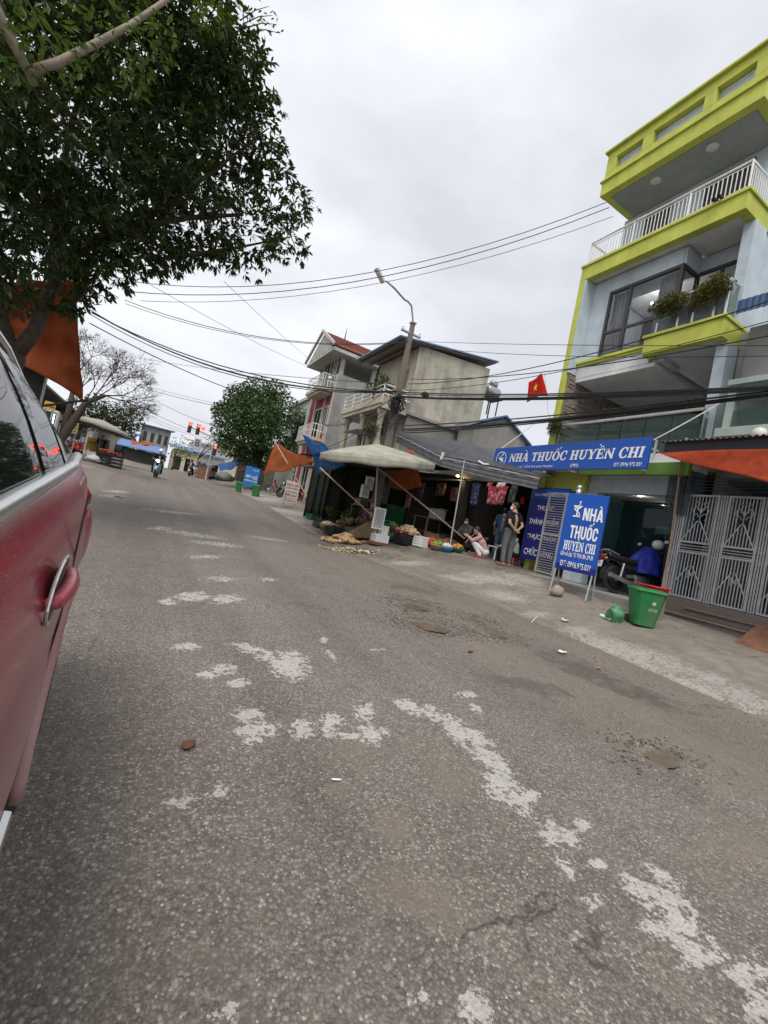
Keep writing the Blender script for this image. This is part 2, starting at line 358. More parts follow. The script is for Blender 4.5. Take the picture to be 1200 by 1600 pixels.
WET = [(650,945,36,10,12),(672,976,40,10,10),(775,990,22,8,20),(745,968,18,6,20),(640,920,40,5,12),(1035,1183,34,11,10),(820,1070,55,9,14),(905,1045,80,10,22),(1000,1085,60,8,20),(560,860,60,5,10),(690,870,90,6,12),(480,815,60,8,14),(520,835,40,5,12),(830,890,60,4,8)]
DIRT = [(720,960,140,34,22),(900,1060,170,34,23),(1100,1170,190,45,24),(600,905,110,22,22),(690,1200,48,22,50),(530,1235,18,12,0),(565,1205,14,8,0),(612,1292,26,18,20),(545,1180,40,20,0),(1035,1180,60,22,10),(500,870,60,15,20),(640,1400,80,30,30),(300,1480,40,20,0),(160,775,40,16,-20),(130,790,30,20,-30),(200,745,30,8,-15),(1150,1330,60,40,20)]
def field(px, py, L):
    f = np.zeros_like(px)
    for cx, cy, rx, ry, an in L:
        if rx == 0: continue
        a = R(an); dx = px-cx; dy = py-cy
        u = (dx*math.cos(a)+dy*math.sin(a))/rx; w = (-dx*math.sin(a)+dy*math.cos(a))/ry
        f = np.maximum(f, (.76 if cy > 920 or L is not STAIN else .58)*np.exp(-(u*u+w*w)*.40))
    return f
HOLES = [(650, 946, .36, .04), (672, 977, .34, .04), (775, 991, .24, .035), (745, 968, .2, .03), (1035, 1184, .2, .045), (820, 1072, .35, .02)]
HOLES = [(gg(a, b), r, d) for a, b, r, d in HOLES]
def hole(x, y):
    s = 0
    for P, r, d in HOLES:
        q = ((x-P.x)**2+(y-P.y)**2)/(r*r)
        if q < 4: s -= d*math.exp(-q*1.4)*(1+.5*noise.noise(Vector((x*9, y*9, 3))))
    return s
def sheet(name, rows, x0f, x1f, nc, m, stains, extra=None, warp=1.0):
    ys = rows; nr = len(ys); V = np.zeros((nr, nc+1, 3))
    for i, y in enumerate(ys):
        a, b = x0f(y), x1f(y)
        for j in range(nc+1):
            x = a+(b-a)*(j/nc)**warp; z = G(x, y)+.012*noise.noise(Vector((x*.8, y*.8, 0)))
            if y < 16: z += .004*noise.noise(Vector((x*5, y*5, 1)))
            if extra: z += extra(x, y)
            V[i, j] = (x, y, z)
    idx = np.arange(nr*(nc+1)).reshape(nr, nc+1)
    F = np.stack([idx[:-1, :-1], idx[:-1, 1:], idx[1:, 1:], idx[1:, :-1]], -1).reshape(-1, 4)
    P = V.reshape(-1, 3); me = bpy.data.meshes.new(name); me.from_pydata(P.tolist(), [], F.tolist())
    d = P-np.array(CAMP); dep = d @ np.array(fw); ok = dep > .05; dd = np.where(ok, dep, 1)
    px = np.where(ok, CXP+FPX*(d @ np.array(rt))/dd, -9e3); py = np.where(ok, CYP-FPX*(d @ np.array(up))/dd, -9e3)
    S = field(px, py, stains)
    # the same kind of spills go on, scattered, where the photograph does not look
    out = (px < -40) | (px > 1240) | (py > 1640) | (py < 0)
    for i in np.where(out & (P[:, 1] < 15))[0]:
        x, y = P[i, 0], P[i, 1]; S[i] = .8*max(0, noise.noise(Vector((x*1.1, y*.8, 7)))-.12)
    for nm, arr in (('stain', S), ('dirt', field(px, py, DIRT)), ('wet', field(px, py, WET))):
        if nm == 'dirt':
            for i in range(len(P)):
                x, y = P[i, 0], P[i, 1]; e = xr(y)
                g = max(math.exp(-((x-e+.15)/.5)**2)*.85, (.75 if x < xl(y)-.1 else .62)*math.exp(-(max(0, x-xl(y))/.4)**2)*math.exp(-(max(0, xl(y)-x)/2.2)**2))
                arr[i] = max(arr[i], g)
        a = me.attributes.new(nm, 'FLOAT', 'POINT'); a.data.foreach_set('value', arr.astype(np.float32))
    me.materials.append(m); me.polygons.foreach_set('use_smooth', [True]*len(me.polygons))
    o = bpy.data.objects.new(name, me); COL.objects.link(o); o['kind'] = 'structure'; WM[o] = Matrix(); return o
def rows_(fine):
    y = -40.0; L = []
    while y < 90:
        L.append(y)
        y += 2 if y < -4 else (.4 if y < 0 else max(fine, .011*y) if y < 16 else .5 if y < 40 else 2)
    return L
road = sheet('road', rows_(.03), xl, xr, 190, M_road, STAIN, hole)
pave = sheet('pavement', rows_(.06), xr, lambda y: 16.0, 110, M_pave, PSTAIN, None, 1.4)
left = sheet('roadside', rows_(.2), lambda y: -26.0, xl, 60, M_pave, [(100,720,40,5,10)], None, .6)
mb = MB()
mb.add([(-400, -300, -1.2), (400, -300, -1.2), (400, 90, -1.2), (-400, 90, -1.2), (-400, 90, 2.0), (400, 90, 2.0), (400, 700, 2.0), (-400, 700, 2.0)], [(0, 1, 2, 3), (4, 5, 6, 7)])
M_earth = mat('earth', (.13, .12, .09), .9, .3, .3)
tag(mb.build('ground', M_earth, fix=False), kind='structure')
mb = MB(); mb.grid(lambda u, v: (-1.6+7.9*v, 89.5+110*u, base(89.5+110*u)+.02), 12, 4); tag(mb.build('far_road', M_pave, fix=False), kind='structure')
mb = MB(); mb.grid(lambda u, v: (16+44*v, -40+131*u, G(16, -40+131*u)-.01), 60, 6); mb.grid(lambda u, v: (-60+34.2*v, -40+131*u, G(-26, -40+131*u)-.01), 60, 6)
tag(mb.build('terrain', M_earth, fix=False), kind='structure')
# muddy puddles lying in the potholes
M_mudw = mat('muddy_water', (.15, .12, .085), .12, .2, 6, spec=.4)
for k, (P, r, d) in enumerate(HOLES[:5]):
    mb = MB(); n = 26; z = base(P.y)-d*.55
    ring = []
    for j in range(n):
        a = 2*math.pi*j/n; q = r*.66*(1+.9*noise.noise(Vector((math.cos(a)*1.3, math.sin(a)*1.3, k*5.1))))
        ring.append((P.x+q*math.cos(a)*1.25, P.y+q*math.sin(a)*.8, z))
    mb.add([(P.x, P.y, z)]+ring, [(0, 1+j, 1+(j+1) % n) for j in range(n)])
    tag(mb.build('puddle', M_mudw, fix=False), kind='structure')
# loose grit round the potholes and along the gutter
def stone_mesh(nm):
    mb = MB(); mb.sph((0, 0, 0), (1, .8, .55), 6, wob=.5); return mb
mb = MB()
def pebble(x, y, s):
    n0 = len(mb.v); z = G(x, y)+hole(x, y)+.002
    rot = Euler((random.random()*.5, random.random()*.5, random.random()*6)).to_matrix()
    vs = [rot @ Vector((a*s, b_*s*.8, c*s*.6)) + Vector((x, y, z+s*.3)) for a, b_, c in ((1, 0, 0), (-.4, .9, 0), (-.6, -.8, 0), (0, 0, 1), (.1, .1, -.8))]
    mb.add(vs, [(0, 1, 3), (1, 2, 3), (2, 0, 3), (1, 0, 4), (2, 1, 4), (0, 2, 4)], random.choice((0, 0, 0, 1)))
for P, r, d in HOLES[:5]:
    for k in range(520 if P.y > 2 else 220):
        a = random.random()*6.283; q = r*(.75+abs(random.gauss(0, .45)))
        pebble(P.x+q*math.cos(a)*1.3, P.y+q*math.sin(a), random.uniform(.004, .019))
for k in range(5200):
    y = random.uniform(1, 14); x = xr(y)+random.gauss(-.15, .35); pebble(x, y, random.uniform(.003, .011))
for k in range(500):
    y = random.uniform(1.0, 9); x = random.uniform(0.2, 5.2); pebble(x, y, random.uniform(.002, .006))
M_grit1 = mat('grit_grey', (.15, .13, .11), .9); M_grit2 = mat('grit_pale', (.27, .245, .21), .9)
tag(mb.build('loose_grit', [M_grit1, M_grit2], fix=False), 'small stones and grit scattered round potholes and gutter', 'grit', kind='stuff')
# fallen leaves and litter
M_leafb = mat('dry_leaf_brown', (.13, .05, .03), .6, .4, 20); M_leafy = mat('dry_leaf_yellow', (.42, .27, .05), .6, .3, 20); M_paper = mat('litter_white', (.72, .72, .72), .8, .1)
def leaf_obj(name, px, py, L, Wd, an, m, label, cat, curl=.25, dz=.006):
    P = gg(px, py); mb = MB()
    def fn(u, v):
        a = u*2-1; wdt = Wd*math.sqrt(max(0, 1-a*a))*(1-.25*a); x = a*L/2; y = (v-.5)*wdt
        z = curl*(y*y/Wd*3+.25*L*a*a*a*a)+.002
        return (P.x+x*math.cos(an)-y*math.sin(an), P.y+x*math.sin(an)+y*math.cos(an), G(P.x, P.y)+dz+z)
    mb.grid(fn, 10, 4); return tag(mb.build(name, m, smooth=True, fix=False, sol=.0015), label, cat)
leaf_obj('fallen_leaf', 294, 1170, .088, .05, 1.0, M_leafb, 'curled dark brown leaf lying on the open asphalt near the car', 'leaf', .5)
leaf_obj('fallen_leaf', 525, 1222, .05, .012, -.2, M_paper, 'thin pale sliver of paper on the asphalt in front of the pale worn stripe', 'leaf')
leaf_obj('fallen_leaf', 735, 1020, .1, .035, .4, M_leafb, 'reddish brown leaf on the dusty road beside the muddy potholes', 'leaf', .4)
leaf_obj('fallen_leaf', 935, 1046, .09, .04, .1, M_leafy, 'yellow leaf in the gutter before the concrete apron', 'leaf', .4)
leaf_obj('fallen_leaf', 185, 777, .25, .1, .1, M_leafy, 'yellow leaves dropped at the road edge behind the red car', 'leaf', .3)
leaf_obj('litter_paper', 883, 972, .16, .1, .3, M_paper, 'crumpled white paper lying on the pavement below the standing sign', 'litter', .6)
leaf_obj('litter_paper', 879, 1022, .16, .075, .2, M_paper, 'flattened white wrapper at the pavement edge by the gutter', 'litter', .5)
mb = MB(); a, b_ = gg(830, 974), gg(838, 965); mb.tube([a+Vector((0, 0, .01)), b_+Vector((0, 0, .012)), b_+Vector((.05, .02, .012))], .005, 6)
tag(mb.build('drinking_straw', M_paper), 'bent white drinking straw on the pavement', 'straw')
mb = MB(); a, b_ = gg(938, 964), gg(958, 972); mb.tube([a+Vector((0, 0, .03)), b_+Vector((0, 0, .03))], .028, 8)
tag(mb.build('cardboard_tube', M_paper), 'short white tube lying beside the green bag', 'tube')
# ============================================================ shared materials
M_lime = wallmat('lime_paint', (.53, .57, .10), (.27, .28, .09), .6, .7, 1.5)
M_blue = wallmat('pale_blue_paint', (.50, .575, .63), (.26, .29, .30), .5, .75)
M_white = wallmat('white_plaster', (.70, .71, .71), (.35, .34, .32), .3, .8)
M_grey = wallmat('grey_cement', (.30, .29, .27), (.10, .095, .09), .7)
M_conc = wallmat('raw_concrete', (.26, .25, .235), (.09, .085, .08), .75)
M_dark = mat('dark_frame', (.045, .04, .04), .45)
M_chrome = mat('steel_tube', (.55, .56, .57), .3, .1, 8, .7)
M_whitem = mat('white_painted_metal', (.72, .72, .70), .45, .1, 6, dirt=(.35, .3, .25), damt=.4)
M_galv = mat('grey_painted_steel', (.46, .47, .49), .45, .12, 5, .2, dirt=(.22, .17, .13), dscale=3, damt=.5)
M_glass = glass('balcony_glass', (.86, .92, .90), .04, .80, (.16, .19, .19))
M_win = glass('window_glass', (.88, .90, .92), .02, .80, (.05, .055, .06), 1.0)
M_curtain = cloth('curtain', (.62, .59, .58), .15)
M_signblue = mat('sign_blue', (.012, .085, .42), .42, .08, 2)
M_signnavy = mat('sign_navy', (.012, .018, .19), .42, .08, 2)
M_letter = mat('letter_white', (.80, .82, .84), .5, .03)
M_teal = mat('teal_wall', (.085, .18, .21), .6, .12, 2)
M_tile = mat('floor_tile', (.34, .34, .32), .35, .12, 6)
M_black = mat('black_plastic', (.018, .018, .02), .45)
M_rubber = mat('rubber', (.022, .022, .022), .75, .2, 9, dirt=(.12, .1, .08), damt=.4)
M_lampw = emit('lit_lamp_white', (1, .97, .9), 12); M_lampy = emit('lit_lamp_warm', (1, .72, .38), 9)
M_diff = mat('lamp_glass', (.55, .54, .50), .4, .05)
M_wood = mat('weathered_pole', (.22, .17, .12), .8, .3, 12)
M_granite = mat('granite', (.17, .135, .115), .4, .35, 60)
M_rust = mat('rusty_sheet', (.17, .075, .045), .75, .3, 5)
def leafcloud(mb_list, c, r, n, ls, flat=.5, rnd=random):
    """n small folded leaves in an ellipsoid shell"""
    for _ in range(n):
        while True:
            q = Vector((rnd.uniform(-1, 1), rnd.uniform(-1, 1), rnd.uniform(-1, 1)))
            if .1 < q.length < 1: break
        p = Vector((c[0]+q.x*r[0], c[1]+q.y*r[1], c[2]+q.z*r[2]))
        mb_list.append((p, q.normalized(), ls*rnd.uniform(.6, 1.3)))
def leafmesh(name, L, m, parent=None, asp=.42, droop=.3, local=False, jit=1.0):
    n = len(L); V = np.zeros((n*4, 3)); T = np.zeros(n*4, np.float32); F = []
    for i, (p, q, s) in enumerate(L):
        d = Vector((q.x+random.gauss(0, .7)*jit, q.y+random.gauss(0, .7)*jit, q.z*(.4 if jit > .5 else 1)-droop+random.gauss(0, .5)*jit)).normalized()
        sd = d.cross(Vector((random.gauss(0, .5), random.gauss(0, .5), 1))).normalized()
        nn = sd.cross(d)
        V[4*i] = p-d*s*.5; V[4*i+1] = p+sd*s*asp*.5+nn*s*.06; V[4*i+2] = p+d*s*.5-nn*s*.05; V[4*i+3] = p-sd*s*asp*.5+nn*s*.06
        T[4*i:4*i+4] = random.random(); k = 4*i; F.append((k, k+1, k+2, k+3))
    if parent is not None and not local:
        A = np.array(WM[parent].inverted()); V = V @ A[:3, :3].T + A[:3, 3]
    me = bpy.data.meshes.new(name); me.from_pydata(V.tolist(), [], F); a = me.attributes.new('tone', 'FLOAT', 'POINT'); a.data.foreach_set('value', T)
    me.materials.append(m); o = bpy.data.objects.new(name, me); COL.objects.link(o); o.parent = parent; WM[o] = WM.get(parent, Matrix()); return o
M_leafg = leafmat('leaf_green', (.028, .055, .014), (.075, .13, .03)); M_leafo = leafmat('leaf_olive', (.06, .07, .02), (.20, .16, .05))
# ============================================================ pharmacy tower
M_soff = wallmat('grey_soffit_paint', (.30, .32, .32), (.22, .22, .22), .3)
YL, YR, XF = 8.62, 4.78, 9.2
ph = thing('pharmacy_building', 'narrow four storey lime and pale blue building above the pharmacy shop', 'building', (9.2, 6.7, .6))
def P(name, m, fn, parent=None, bev=.008, **k):
    mb = MB(); fn(mb); return mb.build(name, m, parent or ph, bev=bev, **k)
# side walls, back, fins
P('wall', M_blue, lambda b: (b.bx(9.65, 16, YL-.2, YL-.001, .5, 9.0), b.bx(9.65, 16, YR+.03, YR+.2, 3.6, 9.0), b.bx(15.8, 16, YR+.2, YL-.2, .5, 9), b.bx(10.45, 16, YR+.05, YL-.05, 9.24, 11.15)))
P('fin', M_lime, lambda b: b.bx(9.2, 9.648, YL-.16, YL, .62, 8.80))
P('fin_lining', M_blue, lambda b: b.bx(9.205, 9.65, YL-.22, YL-.162, 6.2, 8.80))
par = P('roof_parapet', M_lime, lambda b: (
    b.bx(9.2, 9.4, YR+.05, YL-.1, 11.17, 11.58), b.bx(9.22, 9.4, YR+.07, YL-.12, 11.58, 11.80), b.bx(9.22, 9.4, YR+.07, YL-.12, 12.17, 12.40),
    b.bx(9.22, 9.4, 8.22, YL-.12, 11.8, 12.17), b.bx(9.22, 9.4, 7.22, 7.5, 11.8, 12.17), b.bx(9.22, 9.4, 5.83, 6.08, 11.8, 12.17), b.bx(9.22, 9.4, YR+.07, 5.1, 11.8, 12.17),
    b.bx(9.4, 16, YL-.3, YL-.12, 11.17, 12.4), b.bx(9.4, 16, YR+.07, YR+.25, 11.17, 12.4)))
P('ledge', M_lime, lambda b: (b.bx(9.15, 9.3, YR, YL-.06, 11.55, 11.61), b.bx(9.14, 9.45, YR, YL-.05, 12.40, 12.46)), par)
for y0, y1 in ((7.5, 8.22), (6.08, 7.22), (5.1, 5.83)):
    w = P('parapet_opening', M_blue, lambda b: (b.bx(9.36, 9.39, y0, y1, 11.8, 12.17)), bev=0)
    P('frame', M_whitem, lambda b: (b.bx(9.33, 9.36, y0+.06, y1-.06, 11.86, 11.875), b.bx(9.33, 9.36, y0+.06, y0+.075, 11.875, 12.12), b.bx(9.33, 9.36, y0+.06, y1-.06, 12.08, 12.09)), w, 0)
P('roof_soffit', M_soff, lambda b: b.bx(9.4, 15.9, YR+.25, YL-.3, 11.155, 11.35))
for x, y in ((1025, 282), (1113.6, 230)):
    q = oz(x, y, 11.15); P('ceiling_lamp', M_diff, lambda b: b.lathe([(.13, 0), (.13, -.02), (.10, -.04), (0.001, -.045)], 20, (q.x, q.y, 11.156)), smooth=True)
# top floor: door openings seen through the railing
P('terrace_door', M_dark, lambda b: (b.bx(10.40, 10.44, 7.2, 7.9, 9.3, 11.0), b.bx(10.40, 10.44, 5.4, 6.4, 9.3, 11.0)))
# balcony with railing (third floor)
sl3 = P('balcony_slab', M_lime, lambda b: (b.bx(9.2, 9.4, YR, YL, 8.802, 9.17), b.bx(9.16, 9.42, YR-.04, YL+.02, 9.17, 9.235), b.bx(9.4, 10.6, YR, YR+.18, 8.802, 9.17), b.bx(9.42, 10.6, YR-.04, YR+.2, 9.17, 9.235), b.bx(9.4, 12, YL-.2, YL-.002, 8.802, 9.17)))
P('soffit', M_white, lambda b: b.bx(9.4, 15, YR+.18, YL-.2, 8.83, 9.2), sl3)
rail = P('railing', M_whitem, lambda b: (b.tube([(9.27, YL-.1, 9.88), (9.27, YR+.06, 9.88), (10.5, YR+.06, 9.88)], .026), b.tube([(9.27, YL-.1, 9.80), (9.27, YR+.06, 9.80), (10.5, YR+.06, 9.80)], .013, 6), b.tube([(9.27, YL-.1, 9.33), (9.27, YR+.06, 9.33), (10.5, YR+.06, 9.33)], .014, 6), b.tube([(9.27, YL-.1, 9.88), (10.4, YL-.1, 9.88)], .026), b.tube([(9.27, YL-.1, 9.33), (10.4, YL-.1, 9.33)], .014, 6),
    *[b.tube([(9.27, y, 9.23), (9.27, y, 9.88)], .022, 6) for y in (YL-.1, 7.3, 6.0, YR+.06)]), bev=0)
bm_ = MB(); bm_.bx(-.008, .008, -.008, .008, 0, .47); bal = bm_.build('baluster', M_whitem, rail, local=True); bal.location = Vector((9.27, YL-.18, 9.33))-ph.location
def rep(o, pos, par_):
    for p in pos:
        c = o.copy(); COL.objects.link(c); c.parent = par_; c.location = Vector(p)-WM[par_].translation
rep(bal, [(9.27, YL-.18-.088*k, 9.33) for k in range(1, 42)]+[(9.36+.088*k, YR+.06, 9.33) for k in range(13)]+[(9.36+.1*k, YL-.1, 9.33) for k in range(8)], rail)
for x, y in ((934, 826), (966, 810)):
    q = ox(840+x/3.333, 60+y/3.333, 9.19); P('drain_spout', M_black, lambda b: b.tube([(9.25, q.y, 9.27), (9.1, q.y, 9.27), (9.06, q.y, 9.24)], .035, 8), bev=0)
# bay window (second floor)
bay = P('bay', M_blue, lambda b: (b.bx(9.57, 10.2, 7.87, YL-.222, 6.5, 8.80), b.bx(9.57, 10.2, 6.08, 7.87, 8.39, 8.80), b.bx(9.57, 10.2, 6.08, 7.87, 6.1, 6.60), b.bx(9.59, 10.2, 6.02, 6.079, 8.392, 8.798)))
P('return_wall', M_blue, lambda b: (b.bx(10.2, 10.35, YR+.201, 5.02, 6.18, 8.8), b.bx(10.2, 10.35, 5.02, 6.08, 8.44, 8.8)), bay)
wf = P('window', M_dark, lambda b: (b.bx(9.55, 9.62, 7.80, 7.868, 6.602, 8.388), b.bx(9.55, 9.64, 6.03, 6.11, 6.602, 8.388), b.bx(9.55, 9.62, 6.11, 7.80, 8.31, 8.388), b.bx(9.55, 9.62, 6.11, 7.80, 6.602, 6.66), b.bx(9.56, 9.61, 7.24, 7.31, 6.66, 8.31), b.bx(9.56, 9.61, 7.31, 7.80, 7.21, 7.28), b.bx(9.56, 9.61, 6.11, 7.24, 7.21, 7.28),
    b.bx(10.14, 10.2, 6.03, 6.09, 6.602, 8.388), b.bx(9.64, 10.14, 6.03, 6.09, 8.31, 8.388), b.bx(9.64, 10.14, 6.03, 6.09, 6.602, 6.66)), bev=.004)
for k, (a, b_, c, d) in enumerate(((7.31, 7.80, 7.28, 8.31), (6.11, 7.24, 7.28, 8.31), (7.31, 7.80, 6.66, 7.21), (6.11, 7.24, 6.66, 7.21))):
    P('pane', M_win, lambda m: m.bx(9.58, 9.588, a, b_, c, d), wf, 0)
P('pane', M_win, lambda m: m.bx(9.64, 10.14, 6.056, 6.062, 6.66, 8.31), wf, 0)
def folds(b, x, y0, y1, z0, z1, n=40, amp=.03): b.grid(lambda u, v: (x+amp*math.sin(u*n)+.01*math.sin(u*n*2.3+1), y0+(y1-y0)*u, z0+(z1-z0)*v), 120, 2)
P('curtain', M_curtain, lambda b: (folds(b, 9.75, 7.33, 7.82, 6.65, 8.33, 30), folds(b, 9.75, 6.12, 6.62, 6.65, 8.33, 30)), wf, 0, fix=False, sol=.004)
w2 = P('window', M_dark, lambda b: (b.bx(10.18, 10.24, 6.02, 6.078, 6.62, 8.438), b.bx(10.18, 10.24, 5.022, 5.10, 6.62, 8.438), b.bx(10.18, 10.24, 5.10, 6.02, 8.36, 8.438), b.bx(10.18, 10.24, 5.52, 5.58, 6.62, 8.36)), bev=.004)
P('pane', M_win, lambda m: m.bx(10.205, 10.212, 5.10, 6.02, 6.62, 8.36), w2, 0)
P('room_shell', M_dark, lambda b: (b.bx(11.9, 12, YR+.2, YL-.2, 6.3, 8.8)), bev=0)
for px, py in ((545, 235), (628, 297)):
    q = ox(820+px/3.158, 380+py/3.158, 10.6); P('lamp', M_lampw, lambda b: b.sph(q, .035, 8), bev=0); ld = bpy.data.lights.new('room_light', 'POINT'); ld.energy = 18; ld.color = (1, .95, .88); ld.shadow_soft_size = .05; lo = bpy.data.objects.new('room_light', ld); COL.objects.link(lo); lo.parent = ph; lo.location = q+Vector((.12, 0, 0))-ph.location
P('sill', M_lime, lambda b: (b.bx(9.42, 9.568, 6.4, YL-.224, 6.48, 6.555), b.bx(9.46, 9.57, 6.4, YL-.224, 6.42, 6.48)))
P('bay_slab', M_white, lambda b: b.bx(9.5, 10.2, 6.4, YL-.224, 6.10, 6.42))
# second floor balcony (glass)
s2 = P('balcony_slab', M_lime, lambda b: (b.bx(9.2, 9.36, YR, 6.4, 6.175, 6.56), b.bx(9.16, 9.38, YR-.03, 6.43, 6.56, 6.63), b.bx(9.36, 10.6, YR, YR+.16, 6.175, 6.56), b.bx(9.38, 10.6, YR-.03, YR+.18, 6.56, 6.63), b.bx(9.36, 9.5, 6.24, 6.398, 6.175, 6.56)))
P('soffit', M_white, lambda b: (b.bx(9.36, 15, YR+.16, 6.24, 6.20, 6.57), b.bx(9.5, 15, 6.24, YL-.224, 6.0, 6.09)), s2, 0)
gr = P('glass_railing', M_chrome, lambda b: (b.tube([(9.26, 6.3, 7.36), (9.26, YR+.06, 7.40), (10.2, YR+.06, 7.40)], .03), *[b.bx(9.25, 9.27, y-.02, y+.02, 6.63, 6.9) for y in (6.2, 5.75, 5.45, 5.05)], b.tube([(9.26, YR+.06, 6.63), (9.26, YR+.06, 7.40)], .028)), bev=0)
for a, b_ in ((5.62, 6.3), (YR+.12, 5.58)): P('pane', M_glass, lambda m: m.bx(9.272, 9.284, a, b_, 6.68, 7.33), gr, 0)
P('pane', M_glass, lambda m: m.bx(9.3, 10.15, YR+.05, YR+.062, 6.68, 7.36), gr, 0)
# first floor: open loggia with stone lined wall
P('loggia_back', M_conc, lambda b: (b.bx(12.0, 12.2, YR+.2, YL-.2, 3.8, 6.2), b.bx(11.9, 12.0, 5.2, 6.4, 3.8, 5.9), b.bx(11.9, 12.0, 6.9, 7.9, 3.8, 5.9)), bev=0)
P('pillar', M_blue, lambda b: b.bx(9.45, 9.85, YR-.02, YR+.2, 3.85, 6.17))
P('pillar', M_blue, lambda b: b.bx(9.62, 10.1, YR-.02, YR+.2, 6.635, 8.79))
M_stone = mat('split_stone', (.22, .185, .15), .85, .45, 9, bmp=.4, bscale=30)
mb = MB(); z = 3.82
while z < 6.15:
    x = 9.26; hh = random.uniform(.045, .075)
    while x < 11.8:
        l = random.uniform(.15, .42); d = random.uniform(.008, .04)
        mb.bx(x+.003, min(x+l, 11.8)-.003, YL-.222-d, YL-.2, z+.002, z+hh-.002); x += l
    z += hh
tag(mb.build('stone_cladding', M_stone, ph), kind='stuff')
fl1 = P('floor_slab', M_white, lambda b: (b.bx(9.2, 15.5, YR+.001, YL-.165, 3.58, 3.80), b.bx(9.18, 9.3, YR, YL-.17, 3.56, 3.83)))
gl = P('glass_railing', M_chrome, lambda b: (b.tube([(9.26, 8.35, 4.73), (9.26, YR+.1, 4.73), (10.1, YR+.1, 4.6)], .035), *[b.bx(9.24, 9.28, y-.02, y+.02, 3.83, 4.15) for y in (8.1, 7.5, 6.9, 6.3, 5.7, 5.1)]), bev=0)
M_glassd = glass('green_glass', (.70, .80, .77), .04, .68, (.10, .14, .13))
for k in range(6): P('pane', M_glassd, lambda m: m.bx(9.29, 9.30, 4.92+.57*k, 5.46+.57*k, 3.86, 4.66), gl, 0)
P('pane', M_glassd, lambda m: m.bx(9.34, 10.05, YR+.09, YR+.1, 3.86, 4.58), gl, 0)
# ground floor shop
gf = P('shop_lintel', M_blue, lambda b: (b.bx(9.4, 9.6, YR+.2, 7.25, 2.98, 3.30), b.bx(9.4, 9.6, YR+.2, 7.25, 3.302, 3.45), b.bx(9.36, 9.62, 6.95, 7.25, .75, 2.978)))
P('green_fascia', mat('green_fascia', (.16, .30, .06), .6), lambda b: (b.bx(8.9, 9.0, YR-.02, 7.2, 3.3, 3.56)))
P('shop_soffit', M_white, lambda b: b.bx(9.0, 9.6, YR, YL-.17, 3.452, 3.56), bev=0)
P('lime_panel', M_lime, lambda b: b.bx(9.25, 9.4, 7.26, YL-.17, 2.96, 3.45))
P('pillar', M_white, lambda b: b.bx(9.38, 9.62, 7.26, 7.5, .75, 2.955))
P('pillar', M_teal, lambda b: b.bx(9.3, 9.6, YR, YR+.22, .75, 3.45))
P('shop_room', M_teal, lambda b: (b.bx(13.2, 13.3, YR+.2, YL-.2, .74, 3.5), b.bx(9.6, 13.2, YR+.2, YR+.24, .74, 3.5), b.bx(9.62, 13.2, YL-.24, YL-.202, .74, 3.5)), bev=0)
P('shop_ceiling', M_white, lambda b: b.bx(9.6, 13.2, YR+.24, YL-.24, 3.2, 3.3), bev=0)
P('shop_floor', M_tile, lambda b: b.bx(9.0, 13.2, YR+.24, YL-.24, .70, .742), bev=0)
for px, py in ((1037, 789), (973, 796), (1000, 775)):
    q = oz(px, py, 3.19); q = Vector((min(max(q.x, 10), 12.8), q.y, 3.19)); q = ox(px, py, q.x)
    P('downlight', M_lampw, lambda b: b.lathe([(.05, 0), (.045, -.015), (.001, -.016)], 12, (q.x, q.y, 3.199)), bev=0)
    ld = bpy.data.lights.new('downlight_light', 'POINT'); ld.energy = 1.5; ld.color = (1, .97, .92); ld.shadow_soft_size = .05; lo = bpy.data.objects.new('downlight_light', ld); COL.objects.link(lo); lo.parent = ph; lo.location = Vector((q.x, q.y, 3.12))-ph.location
sg = P('shop_glazing', M_dark, lambda b: (b.bx(10.34, 10.38, 5.0, 5.05, .745, 2.98), b.bx(10.34, 10.38, 5.66, 5.70, .745, 2.98), b.bx(10.34, 10.38, 5.05, 5.66, 2.93, 2.98), b.bx(10.34, 10.38, 5.70, 6.95, 2.93, 2.98)), bev=0)
M_shopg = glass('shop_glass', (.55, .68, .72), .03, .72, (.02, .04, .05), .8)
for a, b_ in ((5.05, 5.66), (5.70, 6.90)): P('pane', M_shopg, lambda m: m.bx(10.355, 10.363, a, b_, .75, 2.93), sg, 0)
# pharmacy furnishings
def shelf(x0, x1, y0, y1, z0, z1, n, lab):
    t = thing('display_shelf', lab, 'shelf', ((x0+x1)/2, (y0+y1)/2, z0), group='pharmacy shelves')
    P('frame', M_whitem, lambda b: [b.bx(x-.012, x+.012, y-.012, y+.012, z0, z1) for x in (x0, x1) for y in (y0, y1)], t, 0)
    for k in range(n):
        zz = z0+.1+(z1-z0-.15)*k/(n-1); P('shelf_board', M_galv, lambda b: b.bx(x0+.013, x1-.013, y0, y1, zz, zz+.015), t, 0)
    cols = [mat('carton_%d' % i, c, .6) for i, c in enumerate(((.5, .5, .5), (.1, .2, .4), (.4, .12, .1), (.15, .35, .2)))]
    mb = MB()
    for k in range(n-1):
        zz = z0+.116+(z1-z0-.15)*k/(n-1); y = y0+.03
        while y < y1-.1:
            w = random.uniform(.05, .14)
            if random.random() < .75: mb.bx(x0+.05, x1-.05, y, min(y+w-.008, y1-.02), zz, zz+random.uniform(.08, .2), random.randrange(4))
            y += w
    mb.build('cartons', cols, t, fix=False)
shelf(12.4, 12.75, 5.6, 6.9, .742, 2.5, 5, 'tall white metal display shelf at the back of the pharmacy')
shelf(10.6, 10.95, 5.2, 5.9, .742, 1.9, 4, 'low display shelf just inside the pharmacy entrance')
t = thing('air_conditioner', 'white wall mounted air conditioner inside the pharmacy', 'air conditioner', (12.9, 7.1, 2.5))
